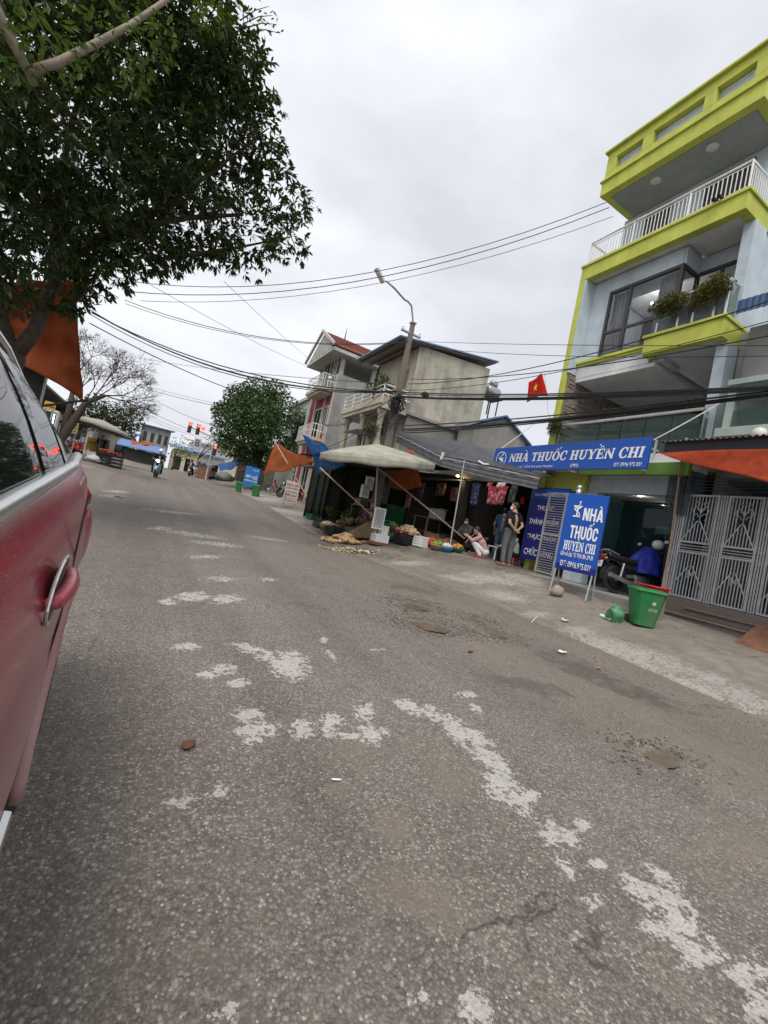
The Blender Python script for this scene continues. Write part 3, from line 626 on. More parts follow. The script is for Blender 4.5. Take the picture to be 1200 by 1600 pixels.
P('casing', M_whitem, lambda b: b.bx(12.95, 13.19, 6.7, 7.55, 2.45, 2.75), t, .03); P('vent', M_black, lambda b: b.bx(12.93, 12.95, 6.75, 7.5, 2.47, 2.5), t, 0)
t = thing('glass_counter', 'glass topped pharmacy counter behind the motorbike', 'counter', (10.6, 5.9, .742))
P('cabinet', M_whitem, lambda b: b.bx(11.2, 11.7, 5.6, 7.4, .742, 1.25), t); P('glass_top', M_glass, lambda b: b.bx(11.2, 11.7, 5.6, 7.4, 1.252, 1.6), t, 0)
# blue printed shutter panels with folding lattice
dp = thing('shop_board', 'tall dark blue printed board left of the pharmacy entrance, partly behind folding lattice', 'board', (9.05, 8.0, .78))
P('panel', M_signnavy, lambda b: b.bx(9.04, 9.075, 7.45, YL+.06, 1.05, 2.98), dp)
P('band', M_signblue, lambda b: b.bx(9.03, 9.039, 7.47, YL+.04, 2.68, 2.95), dp, 0)
for tx, yy, zz, w, h in (('NHÀ THUỐC HUYỀN CHI', 8.05, 2.81, 1.0, .11), ('THUỐC', 8.12, 2.47, .55, .2), ('THÀNH PHẨM', 8.1, 2.1, .95, .23), ('THỰC PHẨM', 8.08, 1.68, .95, .23), ('CHỨC NĂNG', 8.08, 1.28, .95, .23)):
    text(tx, (9.028, yy, zz), (0, -1, 0), (0, 0, 1), w, h, M_letter, dp, bold=.01)
lg = thing('folding_lattice', 'pale grey folding lattice shutter pushed to one side of the pharmacy entrance', 'shutter', (8.95, 7.7, .78))
P('frame', M_galv, lambda b: (b.bx(8.93, 8.97, 7.42, 7.46, .78, 2.85), b.bx(8.93, 8.97, 7.96, 8.0, .78, 2.85), b.bx(8.93, 8.97, 7.46, 7.96, 2.81, 2.85), b.bx(8.93, 8.97, 7.46, 7.96, .80, .84), b.bx(8.93, 8.97, 7.46, 7.96, 1.75, 1.79)), lg, 0)
sb = MB(); sb.bx(-.008, .008, -.25, .25, -.008, .008); s0 = sb.build('slat', M_galv, lg, local=True); s0.location = Vector((8.95, 7.71, .88))-lg.location
rep(s0, [(8.95, 7.71, .88+.062*k) for k in range(1, 31)], lg)
# plinth in front of the shop
pl = thing('shop_plinth', 'low tiled concrete platform in front of the pharmacy entrance', 'platform', (8.7, 6.7, .4))
P('platform', M_conc, lambda b: b.bx(8.22, 9.3, 4.95, 9.6, .3, .735), pl, .015)
tm = MB(); tm.bx(-.145, .145, -.145, .145, 0, .012); t0 = tm.build('tile', M_tile, pl, local=True, bev=.002); t0.location = Vector((8.4, 5.12, .735))-pl.location
rep(t0, [(8.4+.3*i, 5.12+.3*j, .735) for i in range(3) for j in range(15) if i or j], pl)
# banner over the entrance
bn = thing('pharmacy_banner', 'long blue shop banner with white lettering above the pharmacy entrance', 'sign', (8.42, 7.5, 3.6))
P('panel', M_signblue, lambda b: b.bx(8.40, 8.46, 5.28, 9.73, 3.31, 3.95), bn, .004)
P('bracket', M_galv, lambda b: [b.bar((8.46, y, z), (9.2, y, z), .03) for y in (5.6, 7.4) for z in (3.38, 3.88)], bn, 0)
# ------------------------------------------------------------ slab serif letters for the painted signs
def glyph(ch):
    t, s, e = .25, .11, .075; Q = []
    def rc(x0, y0, x1, y1): Q.append([(x0, y0), (x1, y0), (x1, y1), (x0, y1)])
    def stem(x, w=t, top=True, bot=True):
        rc(x, 0, x+w, 1)
        if bot: rc(x-e, 0, x+w+e, s)
        if top: rc(x-e, 1-s, x+w+e, 1)
    def diag(x0, y0, x1, y1, w): Q.append([(x0, y0), (x0+w, y0), (x1+w, y1), (x1, y1)])
    def arc(cx, cy, rx, ry, a0, a1, tx, ty, n=18):
        for i in range(n):
            a, b = R(a0+(a1-a0)*i/n), R(a0+(a1-a0)*(i+1)/n)
            Q.append([(cx+rx*math.cos(a), cy+ry*math.sin(a)), (cx+rx*math.cos(b), cy+ry*math.sin(b)), (cx+(rx-tx)*math.cos(b), cy+(ry-ty)*math.sin(b)), (cx+(rx-tx)*math.cos(a), cy+(ry-ty)*math.sin(a))])
    dia = {'À': ('A', '`'), 'Ố': ('O', "^'"), 'Ề': ('E', '^`')}
    d = ''
    if ch in dia: ch, d = dia[ch]
    if ch == 'N': stem(.08, .15); stem(.72, .15, bot=False); diag(.72-.02, 0, .0, 1, .27); w = .97
    elif ch == 'H': stem(.08); stem(.60); rc(.3, .44, .62, .56); w = .95
    elif ch == 'A': diag(.06, 0, .36, 1, .13); diag(.62, 0, .36, 1, .27); rc(.22, .27, .68, .38); rc(-.02, 0, .27, s); rc(.54, 0, .97, s); w = .95
    elif ch == 'T': stem(.29, top=False); rc(0, .87, .83, 1); rc(0, .68, .1, .9); rc(.73, .68, .83, .9); w = .85
    elif ch == 'U':
        rc(.1, .35, .35, 1); rc(.68, .35, .82, 1); rc(.02, .89, .43, 1); rc(.58, .89, .92, 1); arc(.46, .36, .36, .38, 180, 360, .2, .15); w = .94
    elif ch == 'O': arc(.46, .5, .46, .53, 0, 360, .25, .11, 28); w = .93
    elif ch == 'C': arc(.47, .5, .46, .53, 48, 312, .25, .11, 24); rc(.68, .62, .80, 1.0); rc(.70, .05, .80, .3); w = .86
    elif ch == 'Y': diag(.33, .42, .04, 1, .26); diag(.42, .42, .72, 1, .14); rc(.33, 0, .58, .45); rc(.24, 0, .67, s); rc(-.02, .89, .38, 1); rc(.62, .89, .95, 1); w = .93
    elif ch == 'E': stem(.08); rc(.3, .88, .76, 1); rc(.3, 0, .78, .12); rc(.3, .44, .58, .56); rc(.68, .7, .77, .9); rc(.69, .1, .79, .32); rc(.54, .34, .61, .66); w = .82
    elif ch == 'I': stem(.08); w = .42
    else: w = .35
    h = 1.1
    c = w/2
    for k in d:
        if k == '^': Q.append([(c-.24, h), (c-.12, h), (c+.02, h+.2), (c-.04, h+.2)]); Q.append([(c+.12, h), (c+.24, h), (c+.04, h+.2), (c-.02, h+.2)])
        elif k == '`': x = c-.1 if len(d) == 1 else c-.28; y = h if len(d) == 1 else h+.16; Q.append([(x+.1, y), (x+.2, y), (x, y+.22), (x-.14, y+.22)])
        elif k == "'": Q.append([(c+.2, h+.14), (c+.3, h+.14), (c+.5, h+.36), (c+.36, h+.36)])
    return Q, w
def glyph_sans(ch):
    Q = []; t = .2
    def rc(x0, y0, x1, y1): Q.append([(x0, y0), (x1, y0), (x1, y1), (x0, y1)])
    def dg(x0, y0, x1, y1, w): Q.append([(x0, y0), (x0+w, y0), (x1+w, y1), (x1, y1)])
    def arc(cx, cy, rx, ry, a0, a1, tx, ty, n=16):
        for i in range(n):
            a, b = R(a0+(a1-a0)*i/n), R(a0+(a1-a0)*(i+1)/n)
            Q.append([(cx+rx*math.cos(a), cy+ry*math.sin(a)), (cx+rx*math.cos(b), cy+ry*math.sin(b)), (cx+(rx-tx)*math.cos(b), cy+(ry-ty)*math.sin(b)), (cx+(rx-tx)*math.cos(a), cy+(ry-ty)*math.sin(a))])
    d = ''
    if ch == 'À': ch, d = 'A', '`'
    if ch == 'Ố': ch, d = 'O', "^'"
    w = .62
    if ch == 'N': rc(0, 0, t, 1); rc(.44, 0, .64, 1); dg(.42, 0, 0, 1, .22); w = .64
    elif ch == 'H': rc(0, 0, t, 1); rc(.44, 0, .64, 1); rc(t, .41, .44, .59); w = .64
    elif ch == 'A': dg(0, 0, .22, 1, .2); dg(.48, 0, .26, 1, .2); rc(.15, .2, .52, .36); w = .68
    elif ch == 'T': rc(.2, 0, .4, 1); rc(0, .83, .6, 1); w = .6
    elif ch == 'U': rc(0, .3, t, 1); rc(.42, .3, .62, 1); arc(.31, .31, .31, .32, 180, 360, .2, .18)
    elif ch == 'O': rc(0, .3, t, .7); rc(.42, .3, .62, .7); arc(.31, .31, .31, .32, 180, 360, .2, .18); arc(.31, .69, .31, .32, 0, 180, .2, .18)
    elif ch == 'C': rc(0, .3, t, .7); rc(.42, .3, .62, .38); rc(.42, .62, .62, .7); arc(.31, .31, .31, .32, 180, 360, .2, .18); arc(.31, .69, .31, .32, 0, 180, .2, .18)
    c = w/2; h = 1.06
    if '^' in d: Q.append([(c-.2, h), (c-.08, h), (c+.03, h+.16), (c-.05, h+.16)]); Q.append([(c+.08, h), (c+.2, h), (c+.05, h+.16), (c-.03, h+.16)])
    if '`' in d: Q.append([(c, h), (c+.13, h), (c-.02, h+.18), (c-.2, h+.18)])
    if "'" in d: Q.append([(c+.16, h+.12), (c+.26, h+.12), (c+.44, h+.32), (c+.28, h+.32)])
    return Q, w
def serif_text(s, p0, right, upv, width, cap, m, parent, name='lettering', ital=.0, sp=.06, fn=None):
    gl = []; x = 0
    for ch in s:
        q, w = (fn or glyph)(ch); gl.append((q, x)); x += w+sp
    k = width/(x-sp); right = Vector(right).normalized(); upv = Vector(upv).normalized(); nrm = right.cross(upv); p0 = Vector(p0); mb = MB(); j = 0
    for q, gx in gl:
        for poly in q:
            j += 1; o = nrm*(.002+.0004*(j % 5))
            mb.add([p0+right*((u+gx+ital*v)*k)+upv*(v*cap)+o for u, v in poly], [(0, 1, 2, 3)])
    return mb.build(name, m, parent, fix=False)
def ybx(px, X, py=715): return ox(px, py, X).y
yA, yB = ybx(797, 8.4, 712), ybx(1006, 8.4, 705)
serif_text('NHÀ THUỐC HUYỀN CHI', (8.395, yA, 3.535), (0, -1, 0), (0, 0, 1), yA-yB, .225, M_letter, bn, ital=.14)
for tx, a, b_ in (('DS. TRẦN THỊ LƯU THUẬN', 810, 863), ('GPKD:', 890, 904), ('ĐT: 0916 975 031', 958, 1002)):
    ya, yb = ybx(a, 8.4, 735), ybx(b_, 8.4, 728); text(tx, (8.392, (ya+yb)/2, 3.395), (0, -1, 0), (0, 0, 1), ya-yb, .085, M_letter, bn, bold=.006)
yc = ybx(785, 8.4, 708)
mb = MB(); n = 40
for r1_, r2_ in ((.20, .175),):
    mb.add([(8.393, yc-r*math.cos(6.2832*j/n), 3.64+r*math.sin(6.2832*j/n)) for r in (r1_, r2_) for j in range(n)], [(j, (j+1) % n, n+(j+1) % n, n+j) for j in range(n)])
mb.tube([(8.39, yc-.09*math.sin(a*1.9)*(1-.1*a), 3.52+a*.055) for a in [i*.25 for i in range(19)]], .016, 6)
mb.add([(8.392, yc-.11, 3.66), (8.392, yc+.11, 3.66), (8.392, yc+.02, 3.58), (8.392, yc-.02, 3.58)], [(0, 1, 2, 3)])
mb.build('emblem', M_letter, bn, fix=False)
# ------------------------------------------------------------ standing sign
A, B = gg(865, 923), gg(917, 939)
st = thing('standing_sign', 'tall blue standing pharmacy sign on thin metal legs at the pavement edge', 'sign', ((A.x+B.x)/2, (A.y+B.y)/2, (A.z+B.z)/2))
dr = (B-A); dr.z = 0; Wd = dr.length; dr.normalize(); nr = dr.cross(Vector((0, 0, 1)))  # outward normal
def onS(px, py):  # pixel -> sign plane
    d = ray(px, py); n_ = nr; t = (A-CAMP).dot(n_)/d.dot(n_); return CAMP+d*t
TL, TR, BR, BL = onS(890.4, 764.4), onS(952, 782.4), onS(929, 899.6), onS(867.6, 888.4)
zt, zb = (TL.z+TR.z)/2, (BR.z+BL.z)/2
def sc_(p): return (p-A).dot(dr)
s0_, s1_ = (sc_(TL)+sc_(BL))/2, (sc_(TR)+sc_(BR))/2
if nr.dot(CAMP-A) < 0: nr = -nr
def S3(s, z, o=0): q = A+dr*s+nr*o; return Vector((q.x, q.y, z))
def sbox(b, a, c, z0, z1, o0, o1): b.hexa([S3(a, z0, o0), S3(c, z0, o0), S3(c, z0, o1), S3(a, z0, o1), S3(a, z1, o0), S3(c, z1, o0), S3(c, z1, o1), S3(a, z1, o1)])
P('board', M_signblue, lambda b: sbox(b, s0_, s1_, zb+.13, zt, -.03, .03), st, .004)
P('phone_strip', M_signnavy, lambda b: sbox(b, s0_, s1_, zb, zb+.128, -.03, .03), st, .004)
for s in (s0_+.03, s1_-.04): 
    P('leg', M_galv, lambda b: (b.bar(S3(s, A.z-.03, .1), S3(s, zb+.3, -.032), .025), b.bar(S3(s, A.z-.03, -.22), S3(s, zb+.6, -.035), .025)), st, 0)
P('finial', M_chrome, lambda b: b.lathe([(.055, 0), (.055, .1), (.03, .11), (.045, .14), (.05, .17), (.035, .205), (.001, .215)], 14, S3(s0_+.16, zt-.02, -.06)), st, 0, smooth=True)
rgt = dr if (Vector((dr.x, dr.y, 0))).dot(rt) > 0 else -dr
wS = s1_-s0_; hS = zt-zb
def stext(tx, u0, u1, v0, v1, bold=.008, serif=False):
    a, c = s0_+wS*u0, s0_+wS*u1; z0, z1 = zt-hS*v1, zt-hS*v0
    if serif: serif_text(tx, S3(a, z0, .033), rgt, (0, 0, 1), c-a, (z1-z0)/1.4, M_letter, st, sp=.05)
    else: text(tx, S3((a+c)/2, (z0+z1)/2, .034), rgt, (0, 0, 1), c-a, z1-z0, M_letter, st, bold=bold)
[serif_text(tx, S3(s0_+wS*a, zt-hS*v1, .033), rgt, (0, 0, 1), wS*(b_-a), hS*(v1-v0), M_letter, st, sp=.09, fn=glyph_sans) for tx, a, b_, v0, v1 in (('NHÀ', .47, .96, .175, .335), ('THUỐC', .22, .91, .415, .58))]; stext('HUYỀN CHI', .13, .92, .57, .74, serif=True)
stext('Giờ mở cửa: Từ 7h30 đến 21h30', .09, .90, .745, .82, .008); stext('ĐT: 0916.975.031', .13, .88, .88, .955, .006)
mb = MB()
def EM(u, v): return S3(s0_+wS*u, zt-hS*v, .036)
mb.tube([EM(.30+.075*math.sin(a*2.2)*(1.15-.12*a), .30-.048*a) for a in [i*.2 for i in range(21)]]+[EM(.38, .10), EM(.36, .115)], [.010]*21+[.012, .006], 6)
mb.add([EM(*q) for q in ((.19, .155), (.43, .155), (.36, .195), (.26, .195))], [(0, 1, 2, 3)]); mb.add([EM(*q) for q in ((.29, .19), (.33, .19), (.33, .29), (.29, .29))], [(0, 1, 2, 3)]); mb.add([EM(*q) for q in ((.22, .285), (.40, .285), (.40, .305), (.22, .305))], [(0, 1, 2, 3)])
mb.build('emblem', M_letter, st, fix=False)
q = gg(866, 930); mb = MB(); mb.sph((q.x, q.y-.05, q.z+.09), (.15, .11, .11), 12, wob=.4); tag(mb.build('stone_weight', mat('rough_stone', (.30, .26, .21), .9, .3, 9, bmp=.5), smooth=True), 'rough pale stone weighing down the foot of the standing sign', 'stone')
q = gg(918, 938); mb = MB(); mb.lathe([(.05, 0), (.06, .05), (.06, .16), (.025, .22), (.022, .27)], 12, (q.x+.02, q.y, q.z)); tag(mb.build('plastic_bottle', M_glass, smooth=True), 'clear plastic bottle hanging at the right leg of the standing sign', 'bottle')
# ------------------------------------------------------------ green wheelie bin, basin, bag
M_bing = mat('bin_green', (.012, .17, .045), .4, .15, 3, dirt=(.13, .11, .08), dscale=3, damt=.6); M_bind = mat('bin_green_dark', (.008, .10, .03), .5)
q = gg(994, 986); bz = q.z
def make_bin(label, loc, rz, sc, group, emblem=True):
    t = thing('litter_bin', label, 'bin', (0, 0, 0), 0, group)
    mb = MB(); n = 0
    def ring(w, d, z, c=.05): return [(-w+c, -d, z), (w-c, -d, z), (w, -d+c, z), (w, d-c, z), (w-c, d, z), (-w+c, d, z), (-w, d-c, z), (-w, -d+c, z)]
    rs = [ring(.18, .17, .02), ring(.185, .175, .1), ring(.245, .235, .62), ring(.262, .252, .64), ring(.262, .252, .67)]
    vs = sum(rs, []); fs = [tuple(range(8))[::-1]]+[(i*8+j, i*8+(j+1) % 8, i*8+8+(j+1) % 8, i*8+8+j) for i in range(4) for j in range(8)]+[tuple(32+j for j in range(8))]
    mb.add(vs, fs); mb.build('body', M_bing, t, bev=.012)
    mb = MB(); rs = [ring(.275, .265, .655), ring(.28, .27, .672), ring(.27, .26, .70), ring(.20, .19, .725, .06)]
    mb.add(sum(rs, []), [tuple(range(8))[::-1]]+[(i*8+j, i*8+(j+1) % 8, i*8+8+(j+1) % 8, i*8+8+j) for i in range(3) for j in range(8)]+[tuple(24+j for j in range(8))]); mb.build('lid', M_bing, t, bev=.01)
    mb = MB(); mb.tube([(-.2, .28, .66), (-.2, .34, .67), (.2, .34, .67), (.2, .28, .66)], .014, 8); mb.build('handle', M_bind, t)
    for x in (-.19, .19): mb = MB(); mb.lathe([(.08, -.02), (.08, .02)], 16, (x, .17, .08), ax='x'); mb.build('wheel', M_rubber, t)
    if emblem:
        # emblem on the face turned to the road
        mb = MB(); n = 24; cx, cz = .06, .47; f = lambda z: -.175-(z-.1)/.52*.06-.003
        mb.add([(cx+r*math.cos(6.2832*j/n), f(cz+r*math.sin(6.2832*j/n)), cz+r*math.sin(6.2832*j/n)) for r in (.062, .052) for j in range(n)], [(j, (j+1) % n, n+(j+1) % n, n+j) for j in range(n)])
        for a, c in (((-.02, -.03), (-.02, .03)), ((.0, -.035), (.0, .02)), ((.02, -.03), (.02, .03)), ((-.03, -.01), (.03, .0))): mb.bar((cx+a[0], f(cz+a[1]), cz+a[1]), (cx+c[0], f(cz+c[1]), cz+c[1]), .009, .004)
        mb.build('emblem', M_letter, t, fix=False)
        for zz, w in ((.36, .13), (.33, .15)): text('HÃY CHO TÔI' if zz > .35 else 'XIN RÁC NHÉ', (.06, f(zz)-.001, zz), (1, 0, 0), (0, 0, 1), w, .018, M_letter, t, ext=.001)
    place(t, loc, rz, sc); return t
bq = gg(1001, 983); BINP = (bq.x+.2, bq.y+.12, G(bq.x+.2, bq.y+.12)-.01)
make_bin('green plastic lidded bin with a white emblem standing before the grey gate', BINP, R(-38), (.90, .90, .87), 'green litter bins')
M_red = mat('red_plastic', (.52, .018, .02), .35, .1); q = gg(1012, 945); 
BQ = ox(1017, 924, 7.95); BZ = BQ.z-.1; t = thing('plastic_basin', 'red plastic basin behind the green bin', 'basin', (8.0, BQ.y, BZ)); mb = MB()
mb.lathe([(.17, 0), (.18, .02), (.25, .19), (.275, .20), (.275, .185), (.24, .18), (.17, .025), (.001, .02)], 24, (8.0, BQ.y, BZ)); mb.build('bowl', M_red, t, smooth=True)
mb = MB(); mb.lathe([(.272, .18), (.285, .19), (.285, .2), (.272, .205)], 24, (8.0, BQ.y, BZ)); mb.build('rim', M_red, t, smooth=True)
t = thing('stone_block', 'rough concrete block under the red basin', 'block', (8.0, BQ.y, .4)); P('block', M_conc, lambda b: b.bx(7.82, 8.18, BQ.y-.16, BQ.y+.16, .35, BZ-.002), t)
q = gg(965, 973); M_bag = glass('thin_green_bag', (.35, .75, .45), .35, .35, (.10, .32, .16)); mb = MB(); mb.sph((q.x-.02, q.y+.05, q.z+.12), (.13, .13, .14), 16, wob=.7); tag(mb.build('plastic_bag', M_bag, smooth=True), 'thin pale green plastic bag slumped against the green bin', 'bag')
# ------------------------------------------------------------ neighbour house with folding gates
M_oldw = wallmat('old_grey_plaster', (.40, .41, .40), (.15, .15, .14), .7)
gh = thing('gate_house', 'house front with grey folding steel gates and a corrugated porch roof', 'building', (9.8, 2.5, .6))
P('wall', M_oldw, lambda b: (b.bx(9.9, 16, YR-.2, YR-.005, .5, 6.5), b.bx(9.75, 9.95, -3, .9, .5, 3.4), b.bx(9.75, 10.0, -3, YR-.2, 3.42, 6.5), b.bx(9.95, 16, -3.2, -3, .5, 6.5)), gh)
P('room', M_teal, lambda b: (b.bx(12.8, 13, -3, YR-.2, .5, 3.4), b.bx(10, 12.8, -3, YR-.2, 3.38, 3.418)), gh, 0)
P('floor', M_granite, lambda b: b.bx(9.12, 12.8, .4, 5.04, .5, .955), gh)
M_step = mat('step_granite', (.15, .12, .105), .35, .3, 80)
P('step', M_step, lambda b: (b.bx(8.70, 9.118, .4, 5.03, .4, .655), b.bx(8.67, 9.118, .4, 5.05, .656, .69)), gh)
P('step', M_step, lambda b: (b.bx(8.92, 9.117, .4, 4.4, .691, .79), b.bx(8.89, 9.117, .4, 4.43, .791, .825)), gh)
P('pilaster', M_galv, lambda b: b.bx(9.26, 9.30, 5.0, 5.06, .96, 3.2), gh)
def gate_leaf(y0, y1, z0, z1, X=9.6, n=9):
    w = y1-y0; g = P('gate_leaf', M_galv, lambda b: (b.bx(X-.02, X+.02, y0+.01, y0+.05, z0, z1), b.bx(X-.02, X+.02, y1-.05, y1-.01, z0, z1), *[b.bx(X-.019, X+.019, y0+.05, y1-.05, z, z+.035) for z in (z0, z0+.86, z0+1.06, z1-.035)],
        *[b.bx(X-.012, X+.012, y0+.05, y1-.05, z, z+.014) for z in (z0+.905, z0+.955, z0+1.005)]), gh, 0)
    c = (y0+y1)/2
    mb = MB(); mb.bx(-.008, .008, -.008, .008, 0, 1)
    first = None
    for k in range(n):
        y = y0+.05+(w-.1)*(k+.5)/n; u = abs(y-c)/(w/2-.05)
        hi = z1-.035; lo = z0+1.095
        segs = []
        # lower panel: plain bars with a rosette; upper: bars stepping round an ornament
        segs.append((z0+.035, z0+.86))
        if u < .42: segs += [(lo, z0+1.45), (z1-.30, hi)]
        else: segs.append((lo, hi))
        for a, b_ in segs:
            if first is None: o = mb.build('bar', M_galv, g, local=True); first = o
            else: o = first.copy(); COL.objects.link(o); o.parent = g
            o.location = Vector((X, y, a))-gh.location; o.scale = (1, 1, b_-a)
    for s in (-1, 1):
        P('strap', M_galv, lambda b: b.bar((X-.012, c+s*(w/2-.06), z0+1.1), (X-.012, c+s*.02, z0+1.5), .012, .02), g, 0)
        P('strap', M_galv, lambda b: b.bar((X-.012, c+s*(w/2-.06), z0+.25), (X-.012, c+s*.03, z0+.62), .012, .02), g, 0)
    def orn(b):
        for s in (-1, 1):
            for zc, rr in ((z0+1.58, .05), (z0+1.70, .06), (z0+1.82, .045)):
                b.tube([(X-.005, c+s*(.035+rr*(1-math.cos(a))*.8), zc+rr*math.sin(a)*1.3) for a in [i*.5 for i in range(10)]], .008, 5)
        b.tube([(X, c, z0+1.47), (X, c, z1-.33)], .009, 5); b.sph((X, c, z1-.31), (.012, .03, .05), 8)
    P('ornament', M_galv, orn, g, 0)
    P('rosette', M_galv, lambda b: [b.tube([(X-.01, c+.085*math.sin(a)*math.cos(a*2.5+k), z0+.47+.085*math.cos(a)*math.cos(a*2.5+k)) for a in [i*.13 for i in range(49)]], .007, 4) for k in (0,)], g, 0)
    return g
ys = [5.02, 4.89, 4.28, 4.16, 3.60, 3.48, 2.9, 2.78, 2.2, 2.08, 1.5, 1.38, .9]
for k in range(12):
    a, b_ = ys[k+1], ys[k]
    if b_-a > .3: gate_leaf(a, b_, .97, 2.98, 9.24)
    else: P('gate_post', M_galv, lambda b: [b.bx(9.225, 9.255, y-.012, y+.012, .965, 2.98) for y in np.linspace(a+.02, b_-.02, 2 if b_-a < .12 else 3)]+[b.bx(9.23, 9.25, a+.01, b_-.01, z, z+.02) for z in (.97, 1.8, 2.0, 2.96)], gh, 0)
P('transom', M_dark, lambda b: [b.bx(9.235, 9.245, .9, 5.0, z, z+.014) for z in (3.06, 3.12, 3.18, 3.24, 3.30)], gh, 0)
M_tin = mat('corrugated_tin', (.20, .17, .15), .6, .3, 4, .3)
def corr(b, x0, x1, y0, y1, z0, z1, p=.09, amp=.016): 
    n = int((y1-y0)/p*6); b.grid(lambda u, v: (x0+(x1-x0)*v, y0+(y1-y0)*u, z0+(z1-z0)*v+amp*math.sin(u*(y1-y0)/p*6.283)), n, 1)
rf = P('porch_roof', M_tin, lambda b: corr(b, 8.15, 9.8, 0.2, 4.95, 3.76, 3.98), gh, 0, fix=False, sol=.006)
P('fascia', M_black, lambda b: (b.bx(8.22, 8.28, .3, 4.9, 3.54, 3.735)), rf)
P('frame', M_galv, lambda b: [b.bar((8.25, y, 3.62), (9.75, y, 3.80), .05) for y in (.5, 2, 3.4, 4.7)], rf, 0)
M_redtarp = cloth('red_tarpaulin', (.36, .055, .022), .25, .6, .25)
tp = MB(); tp.grid(lambda u, v: (8.2-.30*v*(u+.25)-.05*math.sin(u*9+v*2), 4.92-4.2*u, 3.55-v*(.02+.60*min(1, u*2.3))-.03*math.sin(u*13)*v), 44, 12)
tag(tp.build('hanging_tarpaulin', M_redtarp, fix=False, sol=.004, smooth=True), 'red tarpaulin hanging from the porch roof edge above the grey gates', 'tarpaulin')
P('strip_curtain', glass('clear_strip', (.55, .62, .62), .2, .5, (.16, .19, .19)), lambda b: b.grid(lambda u, v: (9.12+.05*math.sin(u*40), 5.22-.42*u, 2.55+.95*v), 60, 1), gh, 0, fix=False)
mb = MB(); a, c = gg(1033, 962), ox(1108, 728, 9.0); mb.tube([(a.x, a.y, a.z), (8.85, 4.9, 3.55)], .02, 7); tag(mb.build('bamboo_pole', M_wood), 'thin weathered pole leaning against the porch in front of the gates', 'pole')
rp = gg(1142, 997); rq = gg(1192, 1016)
t = thing('ramp_plate', 'rust brown steel ramp plate leading up to the grey gates', 'ramp', (8.8, 3.0, .5))
P('plate', M_rust, lambda b: b.prism([(8.25, 3.3, G(8.25, 3.3)+.005), (8.25, 1.4, G(8.25, 1.5)+.005), (8.92, 1.4, .84), (8.92, 3.3, .84)], (0, 0, -.04)), t)
# upper bits of the neighbour
P('upper_balcony', wallmat('pale_green', (.42, .50, .45)), lambda b: (b.bx(9.0, 9.75, -2.5, 4.5, 4.05, 4.22), b.bx(9.05, 9.75, -2.5, 4.45, 5.05, 5.16), b.bx(9.12, 9.3, 4.3, 4.45, 4.22, 5.05)), gh)
P('balcony_glass', M_glassd, lambda b: (b.bx(9.06, 9.07, -2.5, 4.28, 4.24, 4.55), b.bx(9.06, 9.07, -2.5, 4.28, 4.7, 5.03)), gh, 0)
mb = MB(); q = ox(1186, 678, 8.9); mb.sph(q, .115, 16); mb.lathe([(.05, -.2), (.05, -.1)], 10, q); tag(mb.build('globe_lamp', mat('opal_globe', (.74, .72, .68), .4, .04), smooth=True), 'white globe lamp above the porch roof', 'lamp')
M_bluetin = mat('blue_tin', (.03, .075, .17), .5, .2, 3)
t = thing('tin_awning', 'blue corrugated tin awning on the neighbouring upper floor', 'awning', (9.3, 3, 7)); P('sheet', M_bluetin, lambda b: corr(b, 8.9, 9.9, -2, 4.45, 6.62, 7.1), t, 0, fix=False, sol=.006); P('valance', M_bluetin, lambda b: b.grid(lambda u, v: (8.88+.012*math.sin(u*400), 4.45-6.4*u, 6.63-.26*v), 200, 1), t, 0, fix=False, sol=.004)
# planting on the balconies
def shrub(label, c, r, n, ls, m, stem=True, cat='plant', name='balcony_shrub', grp='balcony plants', base_z=None):
    t = thing(name, label, cat, (c[0], c[1], c[2]-r[2]), group=grp); L = []
    for _ in range(max(3, n//140)):
        o = Vector((random.uniform(-.6, .6)*r[0], random.uniform(-.6, .6)*r[1], random.uniform(-.5, .6)*r[2])); leafcloud(L, Vector(c)+o, [q*.55 for q in r], n//max(3, n//140), ls)
    leafmesh('foliage', L, m, t)
    mb = MB()
    for k in range(5): mb.tube([(c[0], c[1], c[2]-r[2]), (c[0]+random.uniform(-.4, .4)*r[0], c[1]+random.uniform(-.4, .4)*r[1], c[2]), (c[0]+random.uniform(-.7, .7)*r[0], c[1]+random.uniform(-.7, .7)*r[1], c[2]+r[2]*.7)], [.012, .008, .003], 5)
    mb.build('stem', M_wood, t); return t
def planter(c, w, lab):
    t = thing('planter_box', 'small white planter box under the '+lab+' on the glass balcony railing', 'planter', (c[0], c[1], c[2]), group='railing planters')
    P('box', M_whitem, lambda b: b.bx(c[0]-.07, c[0]+.07, c[1]-w/2, c[1]+w/2, c[2], c[2]+.16), t)
for k, (px, py, rr) in enumerate(((1044, 478, (.22, .40, .24)), (1110, 455, (.22, .40, .28)))):
    q = ox(px, py, 9.12); shrub(('rust tinged shrub' if k == 0 else 'green shrub with white blossoms') + ' trailing over the glass railing of the upper balcony', q, rr, 3200, .06, M_leafo)
for lab, px, py, rr, X, n in (('leafy climber spilling over the far end of the lower glass balcony', 866, 662, (.2, .22, .35), 9.05, 700), ('low green shrub above the lower glass railing, middle of the loggia', 1075, 632, (.25, .5, .13), 9.75, 900), ('reddish potted plant behind the lower glass railing', 955, 655, (.25, .4, .25), 9.9, 600), ('dense green plant behind the right end of the lower glass railing', 1090, 655, (.25, .4, .3), 10.1, 800)):
    q = ox(px, py, X); shrub(lab, q, rr, n, .07, M_leafg if 'green' in lab or 'climber' in lab else M_leafo)
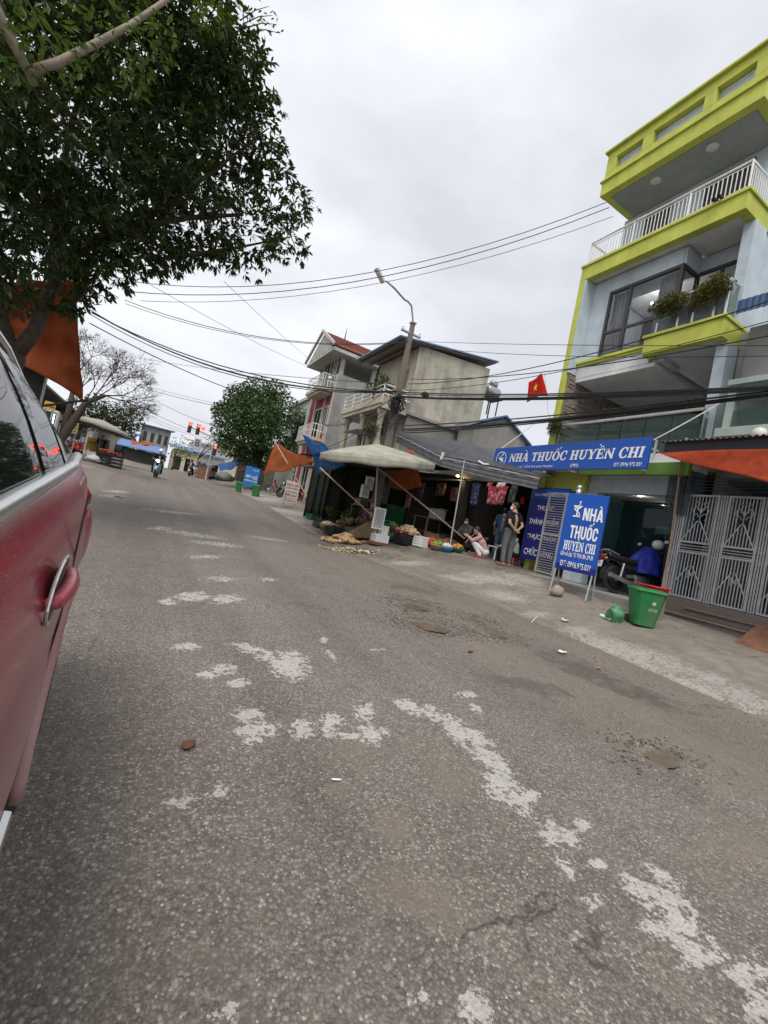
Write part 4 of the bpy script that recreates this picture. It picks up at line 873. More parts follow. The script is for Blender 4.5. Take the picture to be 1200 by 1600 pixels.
# flag
fb, ft = ox(853, 640, 8.9), ox(849, 583, 8.9)
t = thing('national_flag', 'red flag with a yellow star hanging from a slanted pole by the lime building', 'flag', tuple(ox(858, 690, 9.2)))
a, b_, c, d = ox(849, 583, 8.9), ox(856, 617, 8.9), ox(821, 628, 8.9), ox(826, 597, 8.9)
def flag(u, v): 
    q = (d.lerp(a, u)).lerp(c.lerp(b_, u), v); return q+Vector((.05*math.sin(u*5+v*1.5), 0, .02*math.sin(u*4)))
P('cloth', cloth('flag_red', (.62, .02, .012), .12, .7, .3), lambda m: m.grid(flag, 16, 12), t, 0, fix=False, smooth=True, sol=.003)
P('pole', M_whitem, lambda m: m.tube([ox(862, 700, 9.25), a+Vector((.01, 0, .1))], .014, 6), t, 0)
mb = MB(); cc = flag(.48, .5)+Vector((-.012, 0, 0)); ptsS = []
for k in range(10):
    rr = (.15 if k % 2 == 0 else .06); ang = math.pi/2+k*math.pi/5+.1; q = flag(.48-rr*math.cos(ang)/.75*1.0, .5-rr*math.sin(ang)/.62); ptsS.append(q+Vector((-.012, 0, 0)))
mb.add([cc]+ptsS, [(0, 1+k, 1+(k+1) % 10) for k in range(10)]); mb.build('star', mat('flag_yellow', (.85, .62, .03), .7, .05), t, fix=False)
# ============================================================ motorbikes
M_bikeblack = mat('bike_black_paint', (.02, .022, .025), .25, .1, 4, coat=.4); M_bikered = mat('bike_red_paint', (.32, .02, .02), .25, .1, 4, coat=.4); M_bikeblue = mat('bike_blue_paint', (.02, .06, .2), .25, .1, 4, coat=.4)
M_silver = mat('dull_silver', (.38, .38, .38), .4, .15, 6, .8); M_taill = mat('tail_lamp_red', (.35, .01, .012), .2, .05); M_plate = mat('number_plate', (.72, .72, .70), .5, .05)
M_head = emit('headlight_on', (1, .97, .88), 14); M_headoff = mat('headlight_glass', (.6, .6, .62), .1, .05)
def make_bike(label, body, lit=False, group='motorbikes', plate=None):
    t = thing('motorbike', label, 'motorbike', (0, 0, 0), 0, group)
    B = lambda name, m, fn, par=None, **k: (lambda mb: (fn(mb), mb.build(name, m, par or t, local=True, **k))[1])(MB())
    for x in (0, 1.25):
        w = B('wheel', M_rubber, lambda b: b.lathe([(.235, -.035), (.275, -.038), (.295, -.02), (.30, 0), (.295, .02), (.275, .038), (.235, .035), (.235, -.035)], 32, (x, 0, .30), ax='y'), smooth=True)
        B('rim', M_silver, lambda b: (b.lathe([(.222, -.025), (.236, -.03), (.236, .03), (.222, .025), (.222, -.025)], 32, (x, 0, .30), ax='y'), b.lathe([(.05, -.05), (.05, .05)], 14, (x, 0, .30), ax='y'), *[b.tube([(x+.04*math.cos(a), .03*(-1)**k, .30+.04*math.sin(a)), (x+.225*math.cos(a+.25), 0, .30+.225*math.sin(a+.25))], .004, 4) for k, a in enumerate([i*math.pi/9 for i in range(18)])]), w)
    B('frame', M_black, lambda b: (b.tube([(1.02, 0, .85), (.75, 0, .5), (.5, 0, .42), (.35, 0, .55), (0.05, 0, .68)], .045, 8), b.tube([(0, .09, .30), (.45, .09, .36)], .028, 6), b.tube([(0, -.09, .30), (.45, -.09, .36)], .028, 6)))
    B('engine', M_silver, lambda b: (b.box((.55, 0, .36), (.30, .22, .2)), b.lathe([(.09, 0), (.09, .18)], 12, (.68, 0, .38), ax='x'), b.lathe([(.1, -.14), (.1, .14)], 14, (.5, 0, .34), ax='y')), bev=.02)
    B('body_panel', body, lambda b: [b.prism([(-.28, s*.10, .74), (-.05, s*.13, .62), (.35, s*.13, .52), (.55, s*.10, .56), (.62, s*.09, .66), (.35, s*.12, .70), (.1, s*.12, .76)], (0, -s*.05, 0)) for s in (-1, 1)], bev=.015)
    B('leg_shield', body, lambda b: [b.prism([(1.06, s*.07, .86), (.92, s*.20, .80), (.78, s*.22, .55), (.74, s*.18, .36), (.82, s*.16, .36), (.95, s*.1, .62)], (.02, -s*.04, 0)) for s in (-1, 1)], bev=.015)
    B('seat', M_black, lambda b: b.grid(lambda u, v: (-.30+.92*u, (v-.5)*.27*(1-.25*u), .80-.05*math.sin(u*2.6)-.10*(2*v-1)**4+.03*(1-u)), 14, 8), smooth=True, sol=.05)
    B('tail', body, lambda b: b.prism([(-.42, -.06, .74), (-.30, -.1, .80), (-.05, -.11, .78), (-.05, -.11, .66), (-.3, -.09, .66)], (0, .2, 0)), bev=.02)
    B('tail_lamp', M_taill, lambda b: b.box((-.425, 0, .72), (.06, .18, .08)), bev=.02)
    B('grab_rail', M_chrome, lambda b: b.tube([(-.05, .13, .80), (-.3, .12, .86), (-.36, 0, .87), (-.3, -.12, .86), (-.05, -.13, .80)], .012, 7))
    B('rear_mudguard', M_black, lambda b: b.grid(lambda u, v: (-.335*math.sin(.2+u*1.5), (v-.5)*.12, .30+.335*math.cos(.2+u*1.5)), 12, 3), sol=.01)
    B('front_mudguard', body, lambda b: b.grid(lambda u, v: (1.25+.325*math.sin(-.9+u*2.0), (v-.5)*.13, .30+.325*math.cos(-.9+u*2.0)), 12, 3), sol=.01)
    pl_ = B('number_plate', M_plate, lambda b: b.box((-.44, 0, .56), (.01, .19, .14), ry=R(15)))
    if plate: text(plate, (-.448, 0, .56), (0, -1, 0), (0, 0, 1), .15, .1, M_black, t, off=.0, ext=.002)
    for s in (-1, 1):
        B('fork', M_silver, lambda b: b.tube([(1.25, s*.075, .30), (1.08, s*.075, .72)], .022, 7)); B('shock', M_silver, lambda b: b.tube([(.02, s*.11, .32), (.1, s*.12, .64)], .028, 8))
        B('indicator', mat('amber', (.6, .25, .02), .3) if 'amber' not in bpy.data.materials else bpy.data.materials['amber'], lambda b: b.sph((-.38, s*.13, .68), (.03, .035, .025), 8))
        B('mirror', M_black, lambda b: (b.tube([(1.0, s*.25, 1.0), (.98, s*.30, 1.13), (.97, s*.33, 1.2)], .007, 5), b.sph((.97, s*.34, 1.24), (.018, .065, .042), 10)))
        B('mirror_glass', M_headoff, lambda b: b.sph((.955, s*.34, 1.24), (.008, .055, .034), 10))
        B('grip', M_black, lambda b: b.tube([(.97, s*.23, 1.0), (.93, s*.35, .99)], .018, 8))
    B('handlebar', body, lambda b: (b.tube([(.97, -.24, 1.0), (1.02, -.1, .98), (1.04, 0, .97), (1.02, .1, .98), (.97, .24, 1.0)], .03, 8), b.box((1.05, 0, .95), (.16, .22, .16))), bev=.03)
    B('headlight', M_head if lit else M_headoff, lambda b: b.sph((1.13, 0, .93), (.035, .085, .06), 12))
    B('exhaust', M_silver, lambda b: b.tube([(.62, -.1, .28), (.4, -.15, .22), (.25, -.16, .24), (-.3, -.17, .36)], [.02, .025, .045, .05], 10))
    B('footrest', M_black, lambda b: b.tube([(.5, -.26, .26), (.5, .26, .26)], .014, 6)); B('stand', M_black, lambda b: b.tube([(.45, .1, .3), (.40, .2, .01)], .012, 6))
    return t
bk = make_bike('black motorbike with a blue raincoat over its front, parked before the pharmacy', M_bikeblack, plate='15-B1\n412.07')
rw, fwp = ox(955, 902, 8.85), ox(1022, 905, 9.9)
place(bk, (8.82, 5.72, .748), R(-13)); bk.rotation_euler = (R(-9), 0, R(-13))
M_rain = cloth('blue_raincoat', (.025, .04, .30), .25, .5)
mb = MB(); WMb = Matrix.Translation(Vector((8.82, 5.72, .748))) @ Euler((R(-9), 0, R(-13))).to_matrix().to_4x4()
def rain(u, v):
    a = u*2*math.pi; z = 1.12-.62*v; k = .10+.27*math.sin(min(1, v*1.6)*1.57)
    w = 1+.22*noise.noise(Vector((math.cos(a)*2, math.sin(a)*2, v*2)))+.06*math.sin(a*9)*v
    return WMb @ Vector((.85+k*.95*w*math.cos(a)-.10*v, k*.75*w*math.sin(a), z))
mb.grid(rain, 44, 14); tag(mb.build('raincoat', M_rain, fix=False, smooth=True, sol=.006), 'crumpled blue raincoat draped over the handlebar of the parked black motorbike', 'raincoat')
mb = MB(); q = WMb @ Vector((1.0, -.1, 1.2)); mb.sph(q, (.13, .12, .11), 14); tag(mb.build('helmet', M_plate, smooth=True), 'white helmet resting on the handlebar of the parked black motorbike', 'helmet')
# ============================================================ people
M_skin = mat('skin', (.42, .25, .17), .55, .08, 8, spec=.3); M_hair = mat('hair', (.014, .012, .011), .5, .2, 30)
def capsule(b, p, q, r1, r2, n=12):
    p, q = Vector(p), Vector(q); d = (q-p); L = d.length
    if L < 1e-6: return b.sph(p, r1, n)
    d /= L; pts = []; rs = []
    for k in (-.95, -.6, 0): pts.append(p+d*(k*r1)); rs.append(r1*math.sqrt(max(.01, 1-k*k)))
    for k in (0, .6, .95): pts.append(q+d*(k*r2)); rs.append(r2*math.sqrt(max(.01, 1-k*k)))
    return b.tube(pts, rs, n)
def remesh(o, vox):
    md = o.modifiers.new('rm', 'REMESH'); md.mode = 'VOXEL'; md.voxel_size = vox; md.use_smooth_shade = True
    sm = o.modifiers.new('sm', 'SMOOTH'); sm.factor = .5; sm.iterations = 3
def hand(b, wrist, dirn, palm_n, s=1.0, curl=.5):
    d = Vector(dirn).normalized(); n_ = Vector(palm_n); n_ = (n_-d*n_.dot(d)).normalized(); sd = d.cross(n_); w = Vector(wrist)
    capsule(b, w, w+d*.075*s, .024*s, .032*s, 8); capsule(b, w+sd*.018*s+d*.03*s, w+d*.08*s+sd*.026*s, .016*s, .015*s, 8); capsule(b, w-sd*.018*s+d*.03*s, w+d*.08*s-sd*.026*s, .016*s, .015*s, 8)
    for k, L in enumerate((.062, .075, .07, .055)):
        o = w+d*.085*s+sd*(-.03+.02*k)*s; m1 = o+(d*(1-curl*.4)+n_*curl*.5).normalized()*L*.5*s; m2 = m1+(d*(1-curl)+n_*curl).normalized()*L*.5*s
        capsule(b, o, m1, .0095*s, .009*s, 6); capsule(b, m1, m2, .009*s, .008*s, 6)
    o = w+d*.03*s-sd*.03*s; m1 = o+(d*.6-sd*.8).normalized()*.035*s; capsule(b, o, m1, .011*s, .01*s, 6); capsule(b, m1, m1+(d*.9-sd*.2+n_*.3).normalized()*.03*s, .01*s, .009*s, 6)
def person(label, J, shirt, pants, loc, rz, hairlen=0, shoes=None, scale=1, vox=.011, mask=False, group='people at the market', cat='person', helmet=None, sleeve=.5, sock=None, gaze=(1, 0, 0)):
    """J: joints in metres, local frame x = facing forward, y = left, z up"""
    t = thing('person', label, cat, (0, 0, 0), 0, group)
    V_ = {k: Vector(v) for k, v in J.items()}
    b = MB(); hd = V_['head']; nk = V_['neck']; g = Vector(gaze).normalized(); sdv = Vector((0, 0, 1)).cross(g).normalized(); upg = g.cross(sdv)
    rot = Matrix((g, sdv, upg)).transposed()
    b.sph(hd, (.095, .076, .115), 14, rot=rot); b.sph(hd+g*.02-upg*.06, (.075, .062, .06), 12, rot=rot)  # skull, jaw
    capsule(b, hd-upg*.05-g*.015, nk, .052, .058)
    b.sph(hd+g*.095-upg*.02, (.02, .015, .028), 8, rot=rot)  # nose
    for s in (-1, 1): b.sph(hd+sdv*s*.078-upg*.01, (.022, .012, .032), 8, rot=rot); b.sph(hd+g*.085+sdv*s*.032+upg*.022, (.012, .022, .008), 8, rot=rot)
    b.sph(hd+g*.088-upg*.062, (.01, .026, .008), 8, rot=rot)
    for s in 'LR':
        sh, el, wr = V_['sh'+s], V_['el'+s], V_['wr'+s]
        capsule(b, nk, sh, .06, .055); capsule(b, sh, el, .048, .038); capsule(b, el, wr, .038, .026)
        hdir = J.get('hd'+s, tuple(wr-el)); hn = J.get('hn'+s, (0, -1 if s == 'L' else 1, 0)); hand(b, wr, hdir, hn)
        hp, kn, an = V_['hip'+s], V_['kn'+s], V_['an'+s]
        capsule(b, hp, kn, .085, .055); capsule(b, kn, an, .055, .036)
        fd = Vector(J.get('ft'+s, (1, 0, 0))).normalized(); capsule(b, an+Vector((0, 0, -.03))-fd*.03, an+Vector((0, 0, -.045))+fd*.14, .036, .03)
    pv = (V_['hipL']+V_['hipR'])/2; ch = J.get('chest'); ch = Vector(ch) if ch else pv.lerp(nk, .7)
    capsule(b, pv, ch, .12, .13); capsule(b, ch, nk, .12, .06)
    o = b.build('body', M_skin, t, local=True, fix=False); remesh(o, vox)
    # clothes
    c = MB(); wd = V_['shL']-V_['shR']; wd.normalize()
    for s in (-1, 1):
        capsule(c, pv+wd*s*.06+Vector((0, 0, -.02)), ch+wd*s*.075, .115, .125); capsule(c, ch+wd*s*.06, nk+wd*s*.05-Vector((0, 0, .035)), .115, .06)
    for s in 'LR':
        sh, el, wr = V_['sh'+s], V_['el'+s], V_['wr'+s]; capsule(c, nk-Vector((0, 0, .03)), sh, .07, .07)
        if sleeve <= 1: capsule(c, sh, sh.lerp(el, max(.5, sleeve)), .068, .062)
        if sleeve > .9: capsule(c, sh, el, .066, .054); capsule(c, el, el.lerp(wr, .92), .052, .042)
    o = c.build('shirt', shirt, t, local=True, fix=False); remesh(o, vox)
    c = MB(); capsule(c, V_['hipL'], V_['hipR'], .115, .115); capsule(c, pv, pv.lerp(ch, .3), .13, .12)
    for s in 'LR':
        hp, kn, an = V_['hip'+s], V_['kn'+s], V_['an'+s]; capsule(c, hp, kn, .105, .078); capsule(c, kn, kn.lerp(an, .93), .075, .062)
    o = c.build('trousers', pants, t, local=True, fix=False); remesh(o, vox)
    if shoes:
        for s in 'LR':
            c = MB(); an = V_['an'+s]; fd = Vector(J.get('ft'+s, (1, 0, 0))).normalized(); capsule(c, an+Vector((0, 0, -.045))-fd*.045, an+Vector((0, 0, -.05))+fd*.15, .042, .038); o = c.build('shoe', shoes, t, local=True, fix=False, smooth=True)
    if helmet:
        c = MB(); c.sph(hd+upg*.035, (.135, .12, .125), 16, rot=rot); c.build('helmet', helmet, t, local=True, smooth=True)
    else:
        c = MB(); c.sph(hd+upg*.022-g*.022, (.098, .086, .108), 14, wob=.12, rot=rot)
        if hairlen: capsule(c, hd-g*.05, hd-g*.08-Vector((0, 0, hairlen)), .07, .035)
        o = c.build('hair', M_hair, t, local=True, smooth=True)
    if mask:
        c = MB(); c.grid(lambda u, v: hd+rot @ Vector((.012+.098*math.cos((u-.5)*2.4), .082*math.sin((u-.5)*2.4), -.015-.075*v)), 10, 4); c.build('face_mask', M_letter, t, local=True, fix=False, sol=.004, smooth=True)
    place(t, loc, rz, scale); return t
STAND = dict(head=(.03, 0, 1.56), neck=(0, 0, 1.40), shL=(0, .19, 1.36), shR=(0, -.19, 1.36), elL=(-.12, .25, 1.10), elR=(-.12, -.25, 1.10), wrL=(-.17, .06, .95), wrR=(-.17, -.05, .97), hdL=(0, -1, -.25), hdR=(0, 1, -.3), hnL=(-1, 0, 0), hnR=(-1, 0, 0),
    hipL=(0, .09, .92), hipR=(0, -.09, .92), knL=(.03, .11, .50), knR=(.0, -.10, .50), anL=(-.02, .12, .08), anR=(-.02, -.11, .08), chest=(.0, 0, 1.22))
C_navy = cloth('dark_navy_cotton', (.016, .018, .026)); C_grey = cloth('grey_trouser', (.12, .12, .125)); C_blue = cloth('blue_cotton', (.05, .10, .22)); C_jean = cloth('faded_jeans', (.14, .18, .23)); C_pink = cloth('pink_cotton', (.42, .25, .27)); C_pale = cloth('pale_green_shirt', (.36, .42, .39)); C_black = cloth('black_cloth', (.015, .015, .016)); C_red = cloth('red_cloth', (.38, .03, .03)); C_whitec = cloth('white_cloth', (.62, .6, .6))
M_sandal = mat('sandal', (.25, .15, .1), .7)
def face_to(p, px, py, dz=0):  # heading toward a pixel direction from p on the ground plane
    q = gg(px, py); return math.atan2(q.y-p.y, q.x-p.x)
pm = gg(788, 884); person('man in dark navy T-shirt and grey trousers, hands clasped behind his back', STAND, C_navy, C_grey, (pm.x, pm.y, G(pm.x, pm.y)), R(95), shoes=M_sandal, scale=.97, mask=True, gaze=(.8, .55, -.05))
S2 = dict(STAND); S2.update(elL=(-.02, .27, 1.10), wrL=(.12, .25, .90), hdL=(.3, 0, -1), elR=(.03, -.27, 1.10), wrR=(.18, -.22, .93), hdR=(.3, 0, -1), knL=(.08, .11, .5), anL=(-.05, .12, .08), knR=(-.02, -.1, .5), anR=(-.15, -.11, .08))
person('man in blue T-shirt and faded jeans seen from behind, walking into the shop', S2, C_blue, C_jean, (9.55, 10.05, .83), R(35), shoes=M_sandal, scale=.95)
SQ = dict(head=(.28, 0, .78), neck=(.17, 0, .64), shL=(.15, .15, .60), shR=(.15, -.15, .60), elL=(.36, .17, .46), elR=(.36, -.17, .46), wrL=(.50, .08, .56), wrR=(.50, -.08, .56), hdL=(1, -.1, .3), hdR=(1, .1, .3),
    hipL=(-.08, .09, .19), hipR=(-.08, -.09, .19), knL=(.30, .13, .40), knR=(.30, -.13, .40), anL=(.06, .12, .07), anR=(.06, -.12, .07), chest=(.08, 0, .46))
kp = gg(752, 872); person('child in a pink hoodie squatting at the stall edge, nearest the awning pole', SQ, C_pink, C_whitec, (kp.x, kp.y, G(kp.x, kp.y)), R(140), shoes=C_red, scale=.9, hairlen=.1, sleeve=1, gaze=(.9, .1, -.4))
kp2 = gg(733, 864); person('child in dark clothes squatting behind the pink hoodie', SQ, C_black, C_navy, (kp2.x+.05, kp2.y+.15, G(kp2.x, kp2.y)), R(-20), shoes=M_sandal, scale=.88, sleeve=1, gaze=(.9, .3, -.3))
SI = dict(head=(.12, 0, .96), neck=(.05, 0, .81), shL=(.02, .17, .77), shR=(.02, -.17, .77), elL=(.18, .21, .55), elR=(.18, -.21, .55), wrL=(.38, .10, .50), wrR=(.38, -.10, .50), hdL=(1, -.2, 0), hdR=(1, .2, 0), hnL=(0, 0, 1), hnR=(0, 0, 1),
    hipL=(-.06, .09, .34), hipR=(-.06, -.09, .34), knL=(.36, .12, .40), knR=(.36, -.12, .40), anL=(.34, .12, .08), anR=(.34, -.12, .08), chest=(0, 0, .62))
sp_ = Vector((9.05, 8.95, .76)); person('woman in a pale shirt and black trousers seated on a low red stool', SI, C_pale, C_black, sp_, R(150), shoes=C_black, scale=.95, hairlen=.18, sleeve=1, gaze=(.9, 0, -.4))
def stool(label, c, m, s=1):
    t = thing('plastic_stool', label, 'stool', tuple(c), group='plastic stools')
    P('seat', m, lambda b: b.bx(c[0]-.13*s, c[0]+.13*s, c[1]-.13*s, c[1]+.13*s, c[2]+.245*s, c[2]+.27*s), t, .01)
    for a in (-1, 1):
        for d in (-1, 1): P('leg', m, lambda b: b.bar((c[0]+a*.15*s, c[1]+d*.15*s, c[2]), (c[0]+a*.11*s, c[1]+d*.11*s, c[2]+.245*s), .035, .03), t, 0)
stool('low red plastic stool under the seated woman', (9.08, 8.92, .745), M_red)
stool('white plastic stool beside the standing man', (8.95, 9.5, .83), M_plate, 1.4)
# ============================================================ street market
M_cream = cloth('cream_canvas', (.43, .42, .34), .25, .8, .25, 3); M_aw = cloth('charcoal_tarp', (.075, .078, .085), .25, .5); M_awst = cloth('striped_tarp_pale', (.15, .15, .16), .2, .6)
M_orange = cloth('orange_tarp', (.42, .12, .04), .3, .65, .4, 2.5); M_btarp = cloth('blue_tarp', (.10, .29, .66), .18, .55, .45)
# big grey awning
aw = thing('market_awning', 'large charcoal tarpaulin awning over the vegetable stalls', 'awning', (8.5, 11, .8))
A_, B_, C_ = ox(621, 677, 7.5), ox(692, 712, 7.5), ox(844, 744, 8.25); D1, D2, PK = Vector((11.2, 8.9, 3.75)), Vector((11.2, 14.3, 4.75)), ox(735, 692, 9.2)
def tri(b, p, q, r_, n=10, sagz=.05):
    b.grid(lambda u, v: (p.lerp(q, u)).lerp(r_, v)-Vector((0, 0, sagz*math.sin(u*3.14)*math.sin(v*3.14))), n, n)
def canopy(b):
    tri(b, A_, B_, PK); tri(b, B_, C_, PK); tri(b, C_, D1, PK); tri(b, D1, D2, PK); tri(b, D2, A_, PK)
P('canopy', M_aw, canopy, aw, 0, fix=False, smooth=True, sol=.004)
for k, (p, q) in enumerate(((A_, B_), (B_, C_))):
    for j in range(6):
        P('valance_stripe', M_awst if j % 2 else M_aw, lambda b: b.grid(lambda u, v: p.lerp(q, u)-Vector((0, 0, .055*(j+v)+.002+.015*math.sin(u*math.pi)))+Vector((-.012*math.sin(u*38+k), -.012*math.sin(u*31), 0)), 40, 1), aw, 0, fix=False, sol=.003)
dn = Vector((0, 0, -.06)); P('frame', M_galv, lambda b: (b.tube([A_+dn, B_+dn, C_+dn], .018, 6), b.tube([B_+dn, PK+dn], .015, 6), b.tube([C_+dn, PK+dn], .015, 6), b.tube([A_+dn, PK+dn], .015, 6)), aw, 0)
pb = gg(709, 853); ptp = B_.lerp(C_, .26)
for lab, a, c in (('thin steel awning pole standing at the stall edge beside the squatting children', Vector((ptp.x+.1, ptp.y, G(ptp.x, ptp.y)+.01)), ptp), ):
    mb = MB(); mb.tube([a, c], .019, 8); tag(mb.build('awning_pole', M_galv), lab, 'pole')
P('clip', M_letter, lambda b: b.box(B_-Vector((.03, .02, .02)), (.06, .06, .22), rx=.3), aw, 0)
P('twine', M_letter, lambda b: b.tube([B_.lerp(C_, .42)+Vector((-.03, 0, .06)), B_.lerp(C_, .48)+Vector((-.04, 0, 0)), B_.lerp(C_, .53)+Vector((-.03, 0, .02))], .022, 6), aw, 0)
# cream parasol
def parasol(label, base, top, r, tilt, m, rings=8, valance=.22, group='market parasols', lower=None):
    t = thing('market_parasol', label, 'parasol', tuple(base), group=group); tp_ = Vector(top); b0 = Vector(base)
    rot = Euler(tilt).to_matrix()
    def cp(a, k, dz=0):  # k 0 apex .. 1 rim
        sc = .93 if int(round(a/(math.pi/rings))) % 2 else 1
        rr = r*k*(1-.05*abs(math.sin(a*rings/2))); return tp_+rot @ Vector((rr*math.cos(a), rr*math.sin(a), -.26*k*r/1.6-.12*k*k+dz))
    P('canopy', m, lambda b: b.grid(lambda u, v: cp(u*2*math.pi, v), rings*6, 8), t, 0, fix=False, smooth=True, sol=.004)
    P('valance', m, lambda b: b.grid(lambda u, v: cp(u*2*math.pi, 1)-Vector((0, 0, valance*v+.02*v*math.sin(u*50))), rings*8, 3), t, 0, fix=False, smooth=True, sol=.004)
    for k in range(rings): a = 2*math.pi*k/rings; P('rib', M_chrome, lambda b: b.tube([cp(a, .05, -.02), cp(a, .5, -.02), cp(a, 1, -.02)], .008, 5), t, 0)
    P('pole', M_galv, lambda b: b.tube([b0, tp_+rot @ Vector((0, 0, .12))], .022, 8), t, 0)
    return t
parasol('big cream canvas parasol tilted over the roots and vegetables', (5.85, 11.1, G(5.85, 11.1)), (5.35, 11.0, 3.33), 1.62, (R(2), R(-9), R(10)), M_cream)
# dark sheet under the parasol, widened beyond it to darken the stalls
mb = MB(); mb.grid(lambda u, v: (4.7+5.2*u, 11.6+4.8*v, 2.78+.5*u+.35*v-.16*math.sin(u*3.1)*math.sin(v*3.1)-.03*math.sin(u*16+v*7)), 24, 16); tag(mb.build('added_shade_net', cloth('added_dark_net', (.03, .035, .03)), fix=False, sol=.004), 'added dark net widened under the cream parasol to darken the stalls', 'net')
mb = MB(); mb.grid(lambda u, v: (6.7+.2*v, 13.3-1.9*u-.6*v, 3.45-1.05*v-.12*math.sin(u*3.1)*v+.1*u), 14, 8); tag(mb.build('orange_sheet', M_orange, fix=False, smooth=True, sol=.004), 'orange sheet hanging in the shade behind the parasol pole', 'tarpaulin')
# blue tarp piece and orange tarp to the left with their bamboo props
def sheetpx(name, label, pix, Ys, m, n=24, wob=.10, cat='tarpaulin'):
    c = [oy(px, py, Y) for (px, py), Y in zip(pix, Ys)]; mb = MB()
    mb.grid(lambda u, v: c[0].lerp(c[1], u).lerp(c[3].lerp(c[2], u), v)+Vector((.3*wob*math.sin(u*7), 0, -wob*math.sin(u*3.14)*math.sin(v*3.14)+wob*.5*math.sin(u*11+v*5)+wob*1.2*noise.noise(Vector((u*4, v*4, c[0].x))))), n, n)
    return tag(mb.build(name, m, fix=False, smooth=True, sol=.005), label, cat)
sheetpx('blue_tarpaulin', 'bright blue tarpaulin corner strung left of the cream parasol', [(471, 680), (519, 703), (541, 729), (500, 738)], (15, 13.5, 13.2, 14.6), M_btarp)
sheetpx('orange_tarpaulin', 'orange tarpaulin awning beyond the blue one, propped on a bamboo pole', [(429, 694), (492, 720), (486, 727), (411, 741)], (22, 18, 18.5, 22), M_orange)
def prop(label, a, ya, b_, yb, r=.022, m=M_wood):
    mb = MB(); mb.tube([oy(*a, ya), oy(*b_, yb)], r, 7); tag(mb.build('bamboo_pole', m), label, 'pole', 'bamboo props')
M_bamboo = mat('bamboo', (.40, .30, .17), .6, .2, 9)
prop('bamboo prop leaning across the orange tarpaulin behind the food sign', (427, 686), 21, (486, 787), 19, .03, M_bamboo)
prop('bamboo prop slanting down from the blue tarpaulin to the greens', (500, 731), 13.0, (584, 808), 11.4, .024, M_bamboo)
prop('dark bamboo prop slanting under the grey awning to the cardboard', (577, 720), 11, (726, 842), 10.0, .024, M_wood)
# ------------------------------------------------------------ concrete utility pole with lamp
up_ = thing('utility_pole', 'tall concrete utility pole with a curved street lamp arm, rising behind the parasol', 'utility pole', (7.0, 13.67, .8))
P('shaft', wallmat('pole_concrete', (.19, .165, .14), (.08, .07, .06), .7), lambda b: b.hexa([(6.86, 13.53, .6), (7.14, 13.53, .6), (7.14, 13.81, .6), (6.86, 13.81, .6), (6.93, 13.6, 8.35), (7.07, 13.6, 8.35), (7.07, 13.74, 8.35), (6.93, 13.74, 8.35)]), up_, .02)
mb = MB(); tp0 = Vector((7.0, 13.67, 8.2)); e1 = oy(645, 497, 13.67); e2 = oy(643, 478, 13.6); e3 = oy(632, 468, 13.5); e4 = oy(598, 434, 13.3); e5 = oy(590, 427, 13.25)
arm = P('lamp_arm', M_chrome, lambda b: b.tube([tp0, e1, e2, e2.lerp(e3, .5)+Vector((0, 0, .04)), e3, e3.lerp(e4, .5)+Vector((0, 0, .04)), e4], .035, 8), up_, 0, smooth=True)
P('lamp_head', M_whitem, lambda b: b.box(e4.lerp(e5, .55), (.50, .2, .11), rz=math.atan2(e5.y-e4.y, e5.x-e4.x), ry=-R(35)), up_, .03)
P('collar', M_galv, lambda b: b.bx(6.9, 7.1, 13.57, 13.77, 8.28, 8.33), up_, 0); P('collar', M_galv, lambda b: b.bx(6.85, 7.15, 13.5, 13.84, 5.6, 5.65), up_, 0); P('crossarm', M_galv, lambda b: b.bx(6.6, 7.4, 13.62, 13.72, 7.9, 7.95), up_, 0)
for x in (6.65, 7.35): P('insulator', M_plate, lambda b: b.lathe([(.03, 0), (.045, .03), (.03, .06), (.045, .09), (.02, .13), (.001, .135)], 10, (x, 13.67, 7.95)), up_, 0)
P('cable_coil', M_black, lambda b: [b.tube([(6.98+.26*math.cos(a*.6)*(1+.2*math.sin(k)), 13.55+.1*math.sin(k*2), 5.3+.1*k*.3+.22*math.sin(a*.6)) for a in range(11)], .018, 5) for k in range(6)], up_, 0)
P('cable_tangle', M_black, lambda b: [b.tube([Vector((6.95+random.uniform(-.3, .3), 13.6+random.uniform(-.25, .25), 4.9+random.uniform(-.6, 1.0))) for _ in range(5)], .012, 5) for k in range(14)], up_, 0)
for z, w in ((2.15, .32), (2.0, .3)): 
    q = oy(580 if w > .31 else 573, 755 if w > .31 else 768, 13.3); t = thing('meter_box', ('larger' if w > .31 else 'smaller')+' pale electricity meter box strapped to the utility pole', 'meter box', (q.x, 13.3, q.z), group='meter boxes')
    P('box', M_whitem, lambda b: b.bx(q.x-.13, q.x+.13, 13.35, 13.54, q.z-.22, q.z+.22), t, .01); P('lid', M_galv, lambda b: b.bx(q.x-.1, q.x+.1, 13.335, 13.349, q.z-.16, q.z+.12), t, 0)
